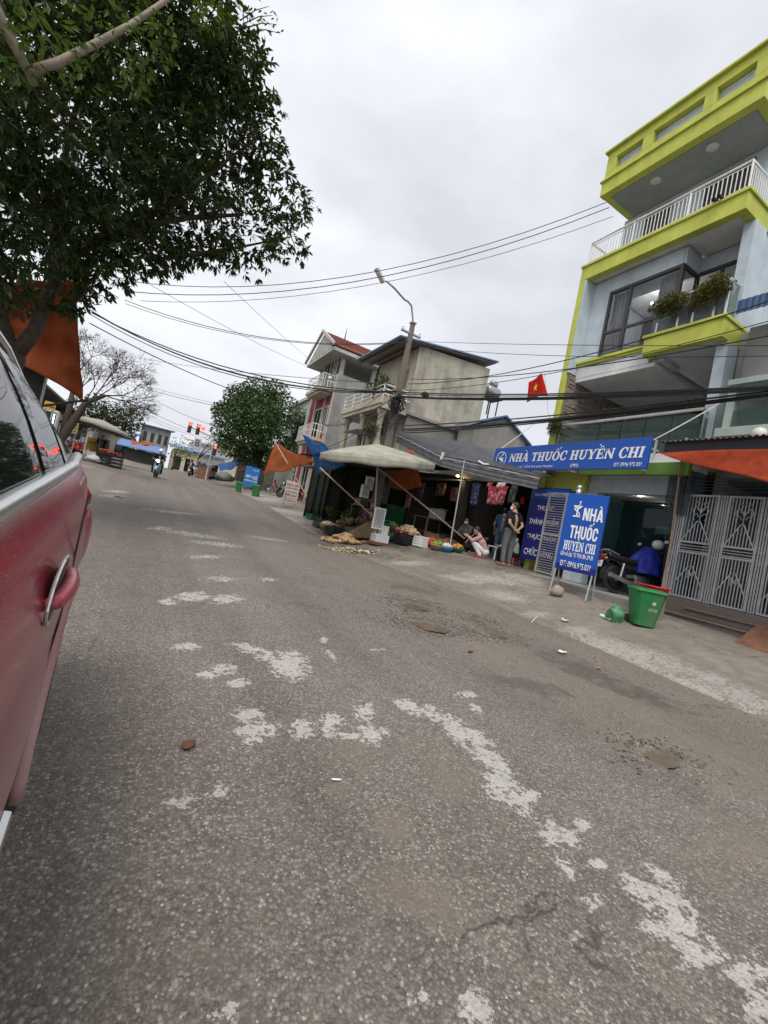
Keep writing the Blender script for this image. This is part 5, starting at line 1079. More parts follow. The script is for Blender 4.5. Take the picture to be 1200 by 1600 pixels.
# ------------------------------------------------------------ open shop behind the stalls
sh = thing('market_shop', 'low open fronted shop with a dark interior behind the grey awning', 'shop', (10.4, 12.5, .8))
M_darkw = wallmat('shade_dark_wall', (.10, .095, .09), (.04, .04, .04), .6)  # near-black wall colour stands in for the shade under the tarps
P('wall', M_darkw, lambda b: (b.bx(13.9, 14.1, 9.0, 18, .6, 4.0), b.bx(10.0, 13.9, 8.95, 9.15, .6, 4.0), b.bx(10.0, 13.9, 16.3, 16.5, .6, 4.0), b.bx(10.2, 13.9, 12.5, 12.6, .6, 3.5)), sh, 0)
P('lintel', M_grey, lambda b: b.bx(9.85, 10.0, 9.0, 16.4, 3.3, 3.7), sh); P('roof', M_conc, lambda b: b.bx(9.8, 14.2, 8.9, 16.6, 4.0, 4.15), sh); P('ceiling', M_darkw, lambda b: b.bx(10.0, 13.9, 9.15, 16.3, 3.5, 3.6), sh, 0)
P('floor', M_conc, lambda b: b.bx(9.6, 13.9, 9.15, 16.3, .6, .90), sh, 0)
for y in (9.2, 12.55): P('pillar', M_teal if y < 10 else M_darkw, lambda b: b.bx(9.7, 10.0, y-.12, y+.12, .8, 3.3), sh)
for lab, px, py, X, m in (('bare white bulb hanging under the grey awning', 755, 742, 8.8, M_lampw), ('warm bare bulb hanging deeper under the awning', 715, 744, 9.6, M_lampy)):
    q = ox(px, py, X); t = thing('light_bulb', lab, 'bulb', tuple(q), group='bulbs under the awning'); P('globe', m, lambda b: b.sph(q, .05, 12), t, 0, smooth=True); P('socket', M_black, lambda b: b.lathe([(.02, .03), (.022, .1), (.005, .11)], 10, q), t, 0); P('cord', M_black, lambda b: b.tube([q+Vector((0, 0, .1)), q+Vector((0, 0, .6))], .005, 4), t, 0)
    ld = bpy.data.lights.new('bulb_light', 'POINT'); ld.energy = 9; ld.color = (1, .95, .85) if m is M_lampw else (1, .7, .4); ld.shadow_soft_size = .05; lo = bpy.data.objects.new('bulb_light', ld); COL.objects.link(lo); lo.parent = t; lo.location = (0, 0, -.08)
# clothes and goods hung in the opening
def garment(label, px, py, X, w, h, m, n=18, cat='garment'):
    q = ox(px, py, X); mb = MB(); mb.grid(lambda u, v: (X+.035*math.sin(u*n+px)*(.4+v*.6), q.y+w/2-w*u*(1-.06*v)+.02*math.sin(v*4+px), q.z+h/2-h*v-.02*math.sin(u*n*.7)*v), 24, 6)
    tag(mb.build('hanging_garment', m, fix=False, smooth=True, sol=.01), label, cat, 'goods hung in the shop opening')
def prtn(name, a, c, sc=9):
    m, t, b = _nodes(name); co = nd(t, 'ShaderNodeTexCoord').outputs['Object']; v = nd(t, 'ShaderNodeTexVoronoi'); v.inputs['Scale'].default_value = sc; t.links.new(co, v.inputs['Vector'])
    t.links.new(mixc(t, ramp(t, v.outputs['Distance'], .3, .5), (*a, 1), (*c, 1)), b.inputs['Base Color']); b.inputs['Roughness'].default_value = .85; return m
M_pr1 = prtn('pink_print', (.50, .30, .34), (.32, .03, .05)); M_pr2 = prtn('blue_print', (.28, .32, .42), (.07, .09, .22)); M_pr3 = prtn('violet_print', (.35, .25, .32), (.16, .06, .10)); M_pr4 = prtn('grey_print', (.35, .36, .38), (.14, .15, .18))
for g in (('blue and grey patterned trousers hung at the left of the clothes row', 742, 772, 9.6, .42, .75, M_pr2), ('red and pink flowered garment left of the middle of the clothes row', 768, 774, 9.55, .42, .6, M_pr1), ('red and pink flowered garment in the middle of the clothes row', 784, 774, 9.55, .4, .6, M_pr1), ('pale grey printed trousers hung at the right end of the clothes row', 803, 770, 9.5, .28, .6, M_pr4), ('violet printed cloth hanging deeper in the shop under the warm bulb', 711, 773, 10.3, .7, .55, M_pr3), ('white folded packet hung at the top right of the clothes row', 784, 758, 9.6, .36, .18, C_whitec), ('pink folded packet hung at the top middle of the clothes row', 766, 757, 9.6, .28, .14, M_pr1), ('small blue bag hung at the top right corner of the clothes row', 806, 754, 9.5, .25, .18, M_pr2), ('red lantern ornament hung beside the blue board', 817, 782, 9.3, .14, .2, C_red), ('yellowish printed carton hung below the orange sheet', 688, 765, 9.6, .6, .5, prtn('carton_print', (.30, .24, .13), (.16, .10, .05), 5)), ('red printed poster cloth hanging behind the bamboo prop', 637, 783, 8.6, .35, .5, prtn('poster_print', (.35, .08, .06), (.42, .25, .2), 7))): garment(*g)
# ============================================================ goods on the ground
M_crate = mat('black_crate', (.02, .022, .022), .5); M_crateg = mat('green_crate', (.015, .15, .06), .45); M_crater = mat('red_tray', (.42, .02, .03), .4)
def crate(name, label, c, sz, m, rz=0, group='market crates'):
    t = thing(name, label, 'crate', tuple(c), rz, group); x, y, z = sz[0]/2, sz[1]/2, sz[2]; B = lambda nm, fn: (lambda mb: (fn(mb), mb.build(nm, m, t, local=True))[1])(MB())
    B('base', lambda b: b.bx(-x*.93, x*.93, -y*.93, y*.93, 0, .015))
    n = 4
    for s in (-1, 1):
        B('side', lambda b: (*[b.bx(-x, x, s*y-.008, s*y+.008, z*k/n+.01, z*(k+.62)/n+.01) for k in range(n)], *[b.bx(q-.012, q+.012, s*(y-.001)-.007, s*(y-.001)+.007, 0, z) for q in np.linspace(-x+.02, x-.02, 6)]))
        B('end', lambda b: (*[b.bx(s*x-.008, s*x+.008, -y+.01, y-.01, z*k/n+.01, z*(k+.62)/n+.01) for k in range(n)], *[b.bx(s*(x-.001)-.007, s*(x-.001)+.007, q-.012, q+.012, 0, z) for q in np.linspace(-y+.02, y-.02, 4)]))
    return t
for lab, px, py, sz, rz, m, up2 in (('black plastic crate at the left end of the vegetable row', 507, 826, (.62, .42, .3), .5, M_crate, 0), ('black plastic crate behind the leafy greens', 529, 816, (.62, .42, .34), .4, M_crate, 0), ('black plastic crate under the red tray of pale roots', 637, 852, (.6, .45, .30), .3, M_crate, 0), ('white lattice crate with pink bags beside the red tray', 660, 856, (.3, .3, .3), .3, M_plate, 0), ('green plastic basket at the far left of the stalls', 490, 812, (.5, .36, .2), .5, M_crateg, 0), ('dark crate at the left foot of the greens', 524, 838, (.5, .36, .26), .5, M_crate, 0)):
    q = gg(px, py); crate('market_crate', lab, (q.x, q.y+.15, G(q.x, q.y+.15)+.005), sz, m, rz)
q0 = gg(637, 852)
t = thing('round_tray', 'round red plastic tray heaped with pale roots on a black crate', 'tray', (q0.x, q0.y+.15, G(q0.x, q0.y+.15)+.31)); zt_ = t.location.z
P('tray', M_crater, lambda b: b.lathe([(.30, 0), (.36, .08), (.375, .08), (.31, -.005)], 24, (q0.x, q0.y+.15, zt_)), t, 0, smooth=True)
M_root = mat('jicama', (.52, .40, .26), .7, .25, 14); M_rootd = mat('brown_root', (.19, .12, .07), .85, .35, 14, bmp=.4); M_rootcut = mat('cut_root_pale', (.62, .50, .33), .75, .2, 20)
rb = MB(); rb.sph((0, 0, 0), (.07, .07, .055), 8, wob=.25); r0_ = None
def tubers(n, fn, m, shape, grp, labelfn):
    """each tuber its own thing, sharing one mesh"""
    first = None
    for k in range(n):
        p = fn(k)
        if first is None:
            mb = MB(); mb.sph((0, 0, 0), shape, 8, wob=.3); o = mb.build('root_vegetable', m, smooth=True); first = o
        else: o = first.copy(); COL.objects.link(o)
        o.location = p; o.rotation_euler = (random.uniform(-.5, .5), random.uniform(-.5, .5), random.uniform(0, 6.28)); s = random.uniform(.8, 1.2); o.scale = (s, s, s*random.uniform(.85, 1.1))
        tag(o, labelfn, 'root vegetable', grp)
pos = []
for lay, (n, rr, dz) in enumerate(((14, .28, .05), (9, .18, .13), (4, .08, .2))):
    for k in range(n): a = 6.283*k/n+lay*.4; pos.append(Vector((q0.x+rr*math.cos(a), q0.y+.15+rr*math.sin(a), zt_+dz)))
tubers(len(pos), lambda k: pos[k], M_root, (.085, .08, .065), 'pale round roots on the red tray', 'pale round root heaped on the red tray')
# dark long roots heaped behind the sacking
pc = gg(565, 838); pos2 = []
for k in range(46):
    a = random.uniform(-1, 1); pos2.append(Vector((pc.x+.05+.62*a, pc.y+.35+random.uniform(-.22, .22)-.25*a, G(pc.x, pc.y)+.50*(1-a*a*.6)+random.uniform(-.1, .04))))
tubers(46, lambda k: pos2[k], M_rootd, (.13, .06, .055), 'brown roots heaped behind the sacking', 'brown earthy root in the heap behind the sacking')
pos3 = []
pe = gg(535, 848)
for k in range(40):
    x, y = pe.x+random.gauss(0, .26), pe.y+random.gauss(0, .2); pos3.append(Vector((x, y, G(x, y)+.05+.2*math.exp(-((x-pe.x)**2+(y-pe.y)**2)/.06))))
tubers(40, lambda k: pos3[k], mat('tan_root', (.40, .27, .14), .85, .3, 12), (.12, .05, .045), 'tan roots spilling onto the road', 'tan split root in the heap spilling onto the road')
# peelings: uncountable
mb = MB(); pf = gg(548, 862)
for k in range(900):
    x, y = pf.x+random.gauss(0, .30), pf.y+random.gauss(.1, .12); s = random.uniform(.012, .04); a = random.random()*6.28; z = G(x, y)+.012+random.random()*.03*math.exp(-((x-pf.x)/.3)**2)
    u = Vector((math.cos(a), math.sin(a), random.uniform(-.3, .3)))*s; w = Vector((-math.sin(a), math.cos(a), random.uniform(-.3, .3)))*s*.5; p = Vector((x, y, z))
    mb.add([p-u-w, p+u-w, p+u+w+Vector((0, 0, .006)), p-u+w], [(0, 1, 2, 3)], k % 3 == 0)
tag(mb.build('root_peelings', [M_rootcut, M_root], fix=False), 'pale peelings and chips scattered on the road before the root heap', 'peelings', kind='stuff')
# sacking
sk = gg(580, 845); M_sack = cloth('jute_sack', (.24, .18, .11), .3)
mb = MB()
def sack(u, v):
    x = -.75+1.5*u; y = -.35+.7*v; h = .50*math.exp(-((x-.05)/.55)**2-((y-.1)/.28)**2)+.10*noise.noise(Vector((x*4, y*4, 2)))+.05*noise.noise(Vector((x*11, y*9, 5)))
    X, Y = sk.x+x*.9-.3*y, sk.y+.18+y*.9-.3*x; return (X, Y, G(X, Y)+max(.012, h+.02))
mb.grid(sack, 60, 36); tag(mb.build('jute_sack', M_sack, fix=False, smooth=True, sol=.008), 'crumpled brown jute sacking thrown over the root heap', 'sack')
# greens heap
M_veg = leafmat('veg_green', (.045, .10, .02), (.14, .22, .06), .5, .3)
for lab, px, py, r_, n in (('large heap of leafy green vegetables beside the roots', 558, 806, (.55, .4, .26), 1500), ('smaller bunch of leafy greens in front of the black crate', 541, 818, (.35, .3, .18), 800), ('leafy greens at the left end of the vegetable row', 522, 803, (.4, .35, .18), 700)):
    q = gg(px, py+14); shrub(lab, (q.x, q.y+.2, q.z+.38), r_, n, .11, M_veg, name='leafy_greens', grp='heaps of greens', cat='vegetables')
# block with small standing price board
q = gg(594, 852)
t = thing('concrete_block', 'pale concrete block holding the price board pole', 'block', (q.x, q.y, q.z)); P('block', M_white, lambda b: (b.bx(q.x-.22, q.x+.18, q.y-.1, q.y+.25, q.z+.08, q.z+.30), b.bx(q.x+.0, q.x+.2, q.y+.05, q.y+.25, q.z+.302, q.z+.55)), t)
t2 = thing('brick', 'red brick slab under the pale concrete block', 'brick', (q.x, q.y, q.z)); P('slab', mat('brick_red', (.20, .07, .05), .85, .3, 12), lambda b: b.bx(q.x-.32, q.x+.18, q.y-.16, q.y+.2, q.z, q.z+.078), t2)
pbd = thing('price_board', 'small white framed board on a thin pole beside the parasol', 'sign', (q.x, q.y, q.z+.3)); zz = oy(592, 810, q.y)
P('panel', mat('board_grey', (.42, .43, .43), .6, .15, 8), lambda b: b.bx(zz.x-.14, zz.x+.14, q.y-.012, q.y+.012, zz.z-.26, zz.z+.26), pbd)
P('frame', M_letter, lambda b: (b.bx(zz.x-.17, zz.x-.141, q.y-.02, q.y+.02, zz.z-.29, zz.z+.29), b.bx(zz.x+.141, zz.x+.17, q.y-.02, q.y+.02, zz.z-.29, zz.z+.29), b.bx(zz.x-.14, zz.x+.14, q.y-.02, q.y+.02, zz.z+.261, zz.z+.29), b.bx(zz.x-.14, zz.x+.14, q.y-.02, q.y+.02, zz.z-.29, zz.z-.261)), pbd, 0)
P('pole', M_galv, lambda b: b.tube([(zz.x, q.y+.03, q.z+.3), (zz.x, q.y+.03, zz.z+.25)], .014, 6), pbd, 0)
P('drawing', mat('board_ink', (.2, .2, .22), .7), lambda b: [b.tube([(zz.x+s*.05*math.sin(a), q.y-.016, zz.z-.15+.1*a) for a in [i*.3 for i in range(11)]], .006, 4) for s in (-1, 1)], pbd, 0)
# boxes, bags, trays deeper under the awning
M_card = mat('cardboard', (.30, .21, .12), .85, .2, 5); M_bagb = cloth('blue_bag', (.05, .14, .40)); M_ppw = cloth('white_sheeting', (.5, .5, .5))
def carton(label, p, sz, m, rz=0, name='carton', cat='box'):
    t = thing(name, label, cat, tuple(p), rz, 'boxes under the awning'); B = lambda nm, mm, fn: (lambda mb: (fn(mb), mb.build(nm, mm, t, local=True, bev=.006))[1])(MB()); x, y, z = sz
    B('box', m, lambda b: b.bx(-x/2, x/2, -y/2, y/2, 0, z)); B('flap', m, lambda b: b.box((0, -y/2-.04, z+.015), (x*.95, .12, .008), rx=R(-25)))
for lab, px, py, off, sz, m in (('flat cardboard covered box of small roots near the awning pole', 690, 848, .1, (1.1, .6, .26), M_card), ('low cardboard box right of the awning pole', 712, 852, .25, (.7, .4, .2), M_card), ('green carton stacked behind the red tray', 655, 812, 1.2, (.4, .4, .35), M_crateg), ('dark green box behind the price board', 610, 822, 1.0, (.7, .5, .35), M_crateg), ('brown carton behind the pale roots', 600, 826, .7, (.4, .3, .3), M_card), ('white carton deep under the awning', 690, 815, 1.4, (.5, .4, .3), M_ppw)):
    q = gg(px, py+(14 if off > .6 else 0)); carton(lab, (q.x, q.y+off, G(q.x, q.y+off)+.005), sz, m, random.uniform(-.3, .5))
def lump(name, label, px, py, r_, m, cat, wob=.6, dy=.05): q = gg(px, py); mb = MB(); mb.sph((q.x, q.y+dy, G(q.x, q.y+dy)+r_[2]*.75), r_, 14, wob=wob); tag(mb.build(name, m, smooth=True), label, cat)
lump('plastic_bag', 'blue plastic bag between the red tray and the cardboard', 671, 851, (.16, .13, .12), M_bagb, 'bag'); lump('plastic_bag', 'small blue bag lying by the squatting children', 728, 856, (.14, .08, .07), M_bagb, 'bag'); lump('plastic_bag', 'pink bag standing in the white lattice crate', 660, 852, (.12, .1, .15), C_pink, 'bag', dy=.2); lump('plastic_sack', 'white plastic sheet heaped behind the red tray', 672, 838, (.4, .2, .12), M_ppw, 'sheet', dy=.3); lump('plastic_sack', 'pale plastic sack left of the leafy greens', 508, 806, (.3, .22, .2), M_ppw, 'sack', dy=.3)
lump('produce_heap', 'green gourds heaped behind the red tray', 640, 826, (.5, .35, .3), mat('gourd', (.10, .16, .05), .5, .4, 10), 'vegetables', dy=.6); lump('produce_heap', 'earthy roots heaped under the cardboard cover', 697, 853, (.45, .2, .12), M_rootd, 'vegetables', .8, 0)
# stall table with scales and a red stool pile deeper in
def table(label, c, sz, m, rz=0):
    t = thing('stall_table', label, 'table', tuple(c), rz, 'stall tables'); x, y, z = sz; B = lambda nm, fn: (lambda mb: (fn(mb), mb.build(nm, m, t, local=True))[1])(MB())
    B('top', lambda b: b.bx(-x/2, x/2, -y/2, y/2, z-.03, z))
    for a in (-1, 1):
        for d in (-1, 1): B('leg', lambda b: b.bx(a*(x/2-.04)-.02, a*(x/2-.04)+.02, d*(y/2-.04)-.02, d*(y/2-.04)+.02, 0, z-.03))
table('wooden stall table in the shade of the shop opening', (9.1, 13.0, G(9.1, 13)), (1.4, .7, .75), M_wood, .2); table('low stall table behind the leafy greens', (7.6, 15.0, G(7.6, 15)), (1.5, .8, .7), M_wood, .2)
carton('white carton on the shaded stall table', (9.1, 12.9, G(9.1, 13)+.755), (.5, .35, .35), M_ppw, .3); carton('brown carton on the low stall table', (7.5, 15.0, G(7.6, 15)+.705), (.5, .35, .3), M_card, .1)
SQ2 = dict(SI); person('vendor in a grey jacket sitting deep in the shade of the shop', SI, cloth('grey_jacket', (.2, .21, .23)), C_black, (9.5, 11.6, G(9.5, 11.6)), R(200), sleeve=1, scale=.95, mask=True, group='people at the market')
stool('blue plastic stool under the vendor in the shade', (9.53, 11.62, G(9.5, 11.6)), mat('blue_plastic', (.03, .1, .3), .4))

# more baskets along the stall edge
def basket(label, px, py, r_, h, mb_, mp, dy=.1, pr=.05, n=26):
    q = gg(px, py); x, y = q.x, q.y+dy; z = G(x, y)+.004; t = thing('produce_basket', label, 'basket', (x, y, z), group='produce baskets along the stall')
    P('basket', mb_, lambda b: b.lathe([(r_*.75, 0), (r_, h), (r_*1.06, h+.01), (r_*1.04, h-.02), (r_*.74, .02)], 18, (x, y, z)), t, 0, smooth=True)
    mb = MB()
    for k in range(n):
        a = random.random()*6.283; d = r_*.85*math.sqrt(random.random()); mb.sph((x+d*math.cos(a), y+d*math.sin(a), z+h+.07*(1-d/r_)+random.uniform(-.01, .03)), (pr*random.uniform(.8, 1.2), pr, pr*.85), 7, wob=.3)
    tag(mb.build('produce', mp, t, smooth=True), kind='stuff')
col = lambda nm, c: mat(nm, c, .55, .25, 10)
M_tom, M_lim, M_carr, M_egg, M_cab, M_gar = col('tomato', (.45, .05, .02)), col('lime_fruit', (.16, .26, .03)), col('carrot', (.5, .19, .03)), col('aubergine', (.09, .03, .07)), col('cabbage', (.30, .40, .18)), col('garlic', (.55, .5, .42))
M_wick = mat('wicker', (.26, .18, .1), .8, .3, 20); M_bplas = mat('blue_basin_plastic', (.04, .16, .4), .4)
for args in (('red basket of tomatoes just right of the white lattice crate', 676, 856, .22, .16, M_crater, M_tom), ('wicker basket of limes right of the tomatoes', 686, 861, .22, .14, M_wick, M_lim), ('blue basin of garlic in front of the cardboard box', 699, 863, .2, .12, M_bplas, M_gar), ('green basin of carrots beside the awning pole', 716, 864, .2, .12, M_crateg, M_carr), ('wicker basket of aubergines behind the tomatoes', 664, 838, .25, .2, M_wick, M_egg, .5), ('red basin of cabbages behind the limes', 680, 838, .28, .2, M_crater, M_cab, .7, .09, 14), ('green basin of tomatoes deep behind the red tray', 650, 838, .25, .2, M_crateg, M_tom, .9), ('wicker basket of garlic behind the price board', 606, 842, .25, .2, M_wick, M_gar, .5), ('blue basin of limes between price board and black crate', 617, 848, .22, .16, M_bplas, M_lim, .2), ('wicker basket of cabbages in the shade behind the pole', 625, 836, .3, .24, M_wick, M_cab, .8, .1, 14), ('red basin of carrots at the back left of the stalls', 548, 812, .25, .2, M_crater, M_carr, .4), ('wicker basket of tan roots by the left crate', 515, 832, .25, .2, M_wick, M_root, .3, .06)):
    basket(*args)
for lab, px, py, dy, h, m in (('stack of green crates in the shade behind the tray', 640, 838, 1.6, 3, M_crateg), ('stack of black crates at the back of the vegetable stalls', 605, 836, 2.0, 3, M_crate), ('stack of red crates in the shop opening', 700, 845, 2.0, 3, M_crater), ('stack of blue crates left of the utility pole', 560, 815, 2.2, 3, M_bplas)):
    q = gg(px, py); x, y = q.x+.2, q.y+dy
    for k in range(h): crate('market_crate', lab+(', bottom one', ', middle one', ', top one')[k], (x+random.uniform(-.03, .03), y, G(x, y)+.005+.31*k), (.58, .42, .30), m, .2+random.uniform(-.1, .1))
garment('grey checked cloth hanging behind the utility pole', 600, 770, 8.2, .8, .9, M_pr4); garment('blue sheeting hanging at the left of the shaded stalls', 560, 775, 7.6, .7, 1.0, M_pr2); garment('dark red cloth hanging beside the orange sheet', 655, 768, 9.4, .6, .8, M_pr3)
carton('brown carton on top of the low stall table, left end', (7.1, 15.1, G(7.6, 15)+.705), (.35, .3, .25), M_card, .3)
person('vendor in a violet top sitting behind the leafy greens', SI, cloth('violet_top', (.16, .07, .18)), C_black, (6.6, 13.0, G(6.6, 13.0)), R(230), sleeve=1, scale=.95, hairlen=.1, group='people at the market'); stool('green plastic stool under the vendor behind the greens', (6.63, 13.03, G(6.6, 13)), M_crateg)

M_shadeback = cloth('backdrop_shade_black', (.022, .026, .022), .3, .6)  # near-black sheets added behind the stalls in place of deep shade
for lab, x0, x1, y, z0, z1 in (('added dark backdrop standing in for the shade at the back of the vegetable stalls', 6.1, 9.9, 16.2, .75, 3.5), ('added dark backdrop standing in for shade beside the blue tarpaulin pole', 5.9, 7.6, 17.8, .8, 3.2)):
    mb = MB(); mb.grid(lambda u, v: (x0+(x1-x0)*u, y+.06*math.sin(u*34)+.03*math.sin(u*13+v*5), z0+(z1-z0)*v), 70, 6); tag(mb.build('shade_backdrop', M_shadeback, fix=False, smooth=True, sol=.006), lab, 'tarpaulin')
# ============================================================ houses along the right
M_beige = wallmat('stained_beige', (.50, .465, .385), (.10, .095, .085), 1.15, .85, .9); M_beige2 = wallmat('warm_beige', (.50, .45, .35), (.18, .165, .14), .7)
M_greyw = wallmat('grey_render', (.33, .325, .31), (.10, .098, .095), 1.0); M_tilered = mat('red_roof_tile', (.24, .072, .052), .8, .3, 5, dirt=(.09, .07, .06), damt=.7); M_maroon = wallmat('maroon_paint', (.26, .045, .05), (.12, .05, .05), .3)
M_roofblue = mat('blue_roof_sheet', (.10, .19, .34), .5, .2, 3); M_windark = glass('dark_window', (.2, .22, .24), .08, .25, (.015, .018, .02), .6)
def wallpoly(b, pts, d): b.prism(pts, d)
M_agedw = wallmat('aged_white', (.50, .49, .45), (.16, .155, .14), .8)
# beige house ---------------------------------------------------------------
bh = thing('beige_house', 'beige two storey house with damp stained side wall and blue sheet roof', 'house', (11, 18.8, 1))
P('side_wall', M_beige, lambda b: b.prism([(9.3, 17, 6.2), (9.3, 17, 9.25), (13.35, 17, 9.62), (13.35, 17, 6.2)], (0, .2, 0)), bh)
P('front_wall', M_beige2, lambda b: (b.bx(9.3, 9.48, 17.2, 21.0, 3.2, 9.2)), bh)
P('back_wall', M_beige, lambda b: (b.bx(13.15, 13.35, 17.2, 21, 1.2, 9.6), b.bx(9.3, 13.15, 20.8, 21, 1.2, 9.4)), bh)
rfn = ox(630.5, 522, 8.15); rff = ox(585, 567, 8.15)
rfz = rfn.z
rfb = P('roof', M_roofblue, lambda b: b.prism([(8.1, 16.75, rfz-.06), (8.1, 21.3, rfz-.06), (13.6, 21.3, 9.98), (13.6, 16.75, 9.98)], (0, 0, .07)), bh)
P('soffit', M_tin, lambda b: b.prism([(8.15, 16.8, rfz-.10), (8.15, 21.2, rfz-.10), (13.5, 21.2, 9.9), (13.5, 16.8, 9.9)], (0, 0, .03)), bh, 0)
P('purlin', M_dark, lambda b: [b.bx(x, x+.06, 16.9, 21.2, rfz-.18+(x-8.15)*.06, rfz-.11+(x-8.15)*.06) for x in (8.3, 8.8)], bh, 0)
wn_ = P('window', M_wood, lambda b: (b.bx(9.27, 9.299, 17.6, 17.68, 7.1, 8.3), b.bx(9.27, 9.299, 18.4, 18.48, 7.1, 8.3), b.bx(9.27, 9.299, 17.68, 18.4, 8.22, 8.3), b.bx(9.275, 9.298, 18.0, 18.06, 7.1, 8.22)), bh); P('pane', M_windark, lambda b: b.bx(9.285, 9.292, 17.68, 18.4, 7.1, 8.2), wn_, 0)
ex = P('lower_wall', M_conc, lambda b: (b.bx(9.25, 14.6, 16.75, 16.95, 3.2, 6.05)), bh); P('coping', M_greyw, lambda b: b.bx(9.15, 14.7, 16.65, 17.0, 6.05, 6.19), ex)
P('pipe', M_whitem, lambda b: b.tube([oy(767, 690, 16.7), oy(775, 650, 16.7)], .04, 7), bh, 0)
bl = P('balcony', M_beige2, lambda b: (b.bx(7.9, 9.3, 16.8, 21.1, 6.0, 6.18), b.bx(7.85, 7.95, 16.75, 21.15, 6.18, 6.45)), bh)
P('railing', M_whitem, lambda b: ([b.tube([(7.92, 16.8, z), (7.92, 21.1, z)], .03, 6) for z in (6.62, 6.82, 7.02)], [b.tube([(7.92, 16.85, z), (9.28, 16.85, z)], .03, 6) for z in (6.62, 6.82, 7.02)], [b.tube([(7.92, y, 6.45), (7.92, y, 7.05)], .028, 6) for y in (16.85, 18, 19, 20, 21.05)]), bh, 0)
for y in (17.1, 18.9, 20.8): P('column', M_beige2, lambda b: (b.lathe([(.2, 0), (.2, .15), (.15, .2), (.13, 2.3), (.2, 2.4), (.22, 2.55)], 14, (8.15, y, 3.45))), bh, 0, smooth=True)
P('lower_floor', M_darkw, lambda b: (b.bx(8.0, 13.3, 17.0, 21.0, 1.0, 3.44)), bh); P('opening', M_dark, lambda b: (b.bx(9.27, 9.299, 17.7, 18.5, 3.5, 5.4), b.bx(9.27, 9.299, 19.2, 20.2, 3.5, 5.4)), bh, 0)
q = oy(545, 672, 19); 
t = thing('tin_awning', 'small dark tin awning jutting from the beige house', 'awning', (8, 19, 5)); P('sheet', M_black, lambda b: b.add([oy(535, 675, 19), oy(600, 662, 19), oy(598, 680, 17.5), oy(565, 680, 17.8)], [(0, 1, 2, 3)]), t, 0, fix=False, sol=.02)
for lab, px, py, Y, r_, n, m in (('leafy shrub hanging over the balcony of the beige house', 597, 598, 17.6, (.55, .7, .5), 900, M_leafg), ('climbing plant on the lower columns of the beige house', 583, 672, 17.0, (.5, .5, .5), 700, M_leafo), ('weed tuft growing on the ledge of the beige side wall', 662, 616, 16.6, (.22, .15, .18), 260, M_leafg)):
    shrub(lab, oy(px, py, Y), r_, n, .12, m, name='wall_plant', grp='house plants')
# roof water tank
tk = thing('water_tank', 'steel water tank on a stand behind the beige house', 'water tank', (14.3, 18, 6.2)); q = oy(768, 613, 18)
P('tank', M_silver, lambda b: b.lathe([(.05, -.48), (.28, -.4), (.3, -.36), (.3, .36), (.28, .4), (.05, .48)], 20, q, ax='x'), tk, 0, smooth=True); P('stand', M_dark, lambda b: [b.bar((q.x+a*.3, q.y+d*.3, q.z-1.3), (q.x+a*.3, q.y+d*.3, q.z-.3), .05) for a in (-1, 1) for d in (-1, 1)]+[b.bx(q.x-.5, q.x+.5, q.y-.4, q.y+.4, q.z-.36, q.z-.30)], tk, 0)
P('upper_tank', M_silver, lambda b: b.lathe([(.05, -.22), (.18, -.18), (.2, -.15), (.2, .15), (.18, .18), (.05, .22)], 18, oy(770, 607, 18.6)+Vector((0, 0, .22)), ax='x'), tk, 0, smooth=True)
bs = thing('brick_shed', 'brown brick parapet below the water tank', 'wall', (14.5, 17.5, 4)); P('wall', mat('old_brick', (.17, .12, .09), .9, .35, 7), lambda b: b.bx(13.36, 15.2, 16.96, 19, 4, 6.75), bs)
# gabled shed
gs = thing('gabled_shed', 'low grey gabled shed with blue roof edge between houses', 'shed', (13.5, 15.3, 1))
a, c, d, e, f = oy(745, 663, 15.2), oy(788, 653, 15.2), oy(822, 690, 15.2), oy(818, 735, 15.2), oy(738, 720, 15.2)
zc = min(e.z, f.z)-1.5
P('wall', M_grey, lambda b: b.prism([(a.x, 15.2, zc), (a.x, 15.2, a.z), (c.x, 15.2, c.z), (d.x, 15.2, d.z), (d.x, 15.2, zc)], (0, 1.2, 0)), gs)
P('roof', M_roofblue, lambda b: (b.prism([(a.x-.15, 15.05, a.z+.03), (c.x, 15.05, c.z+.05), (c.x, 15.05, c.z+.12), (a.x-.15, 15.05, a.z+.1)], (0, 1.5, 0)), b.prism([(c.x, 15.05, c.z+.05), (d.x+.25, 15.05, d.z-.15), (d.x+.25, 15.05, d.z-.08), (c.x, 15.05, c.z+.12)], (0, 1.5, 0))), gs, 0)
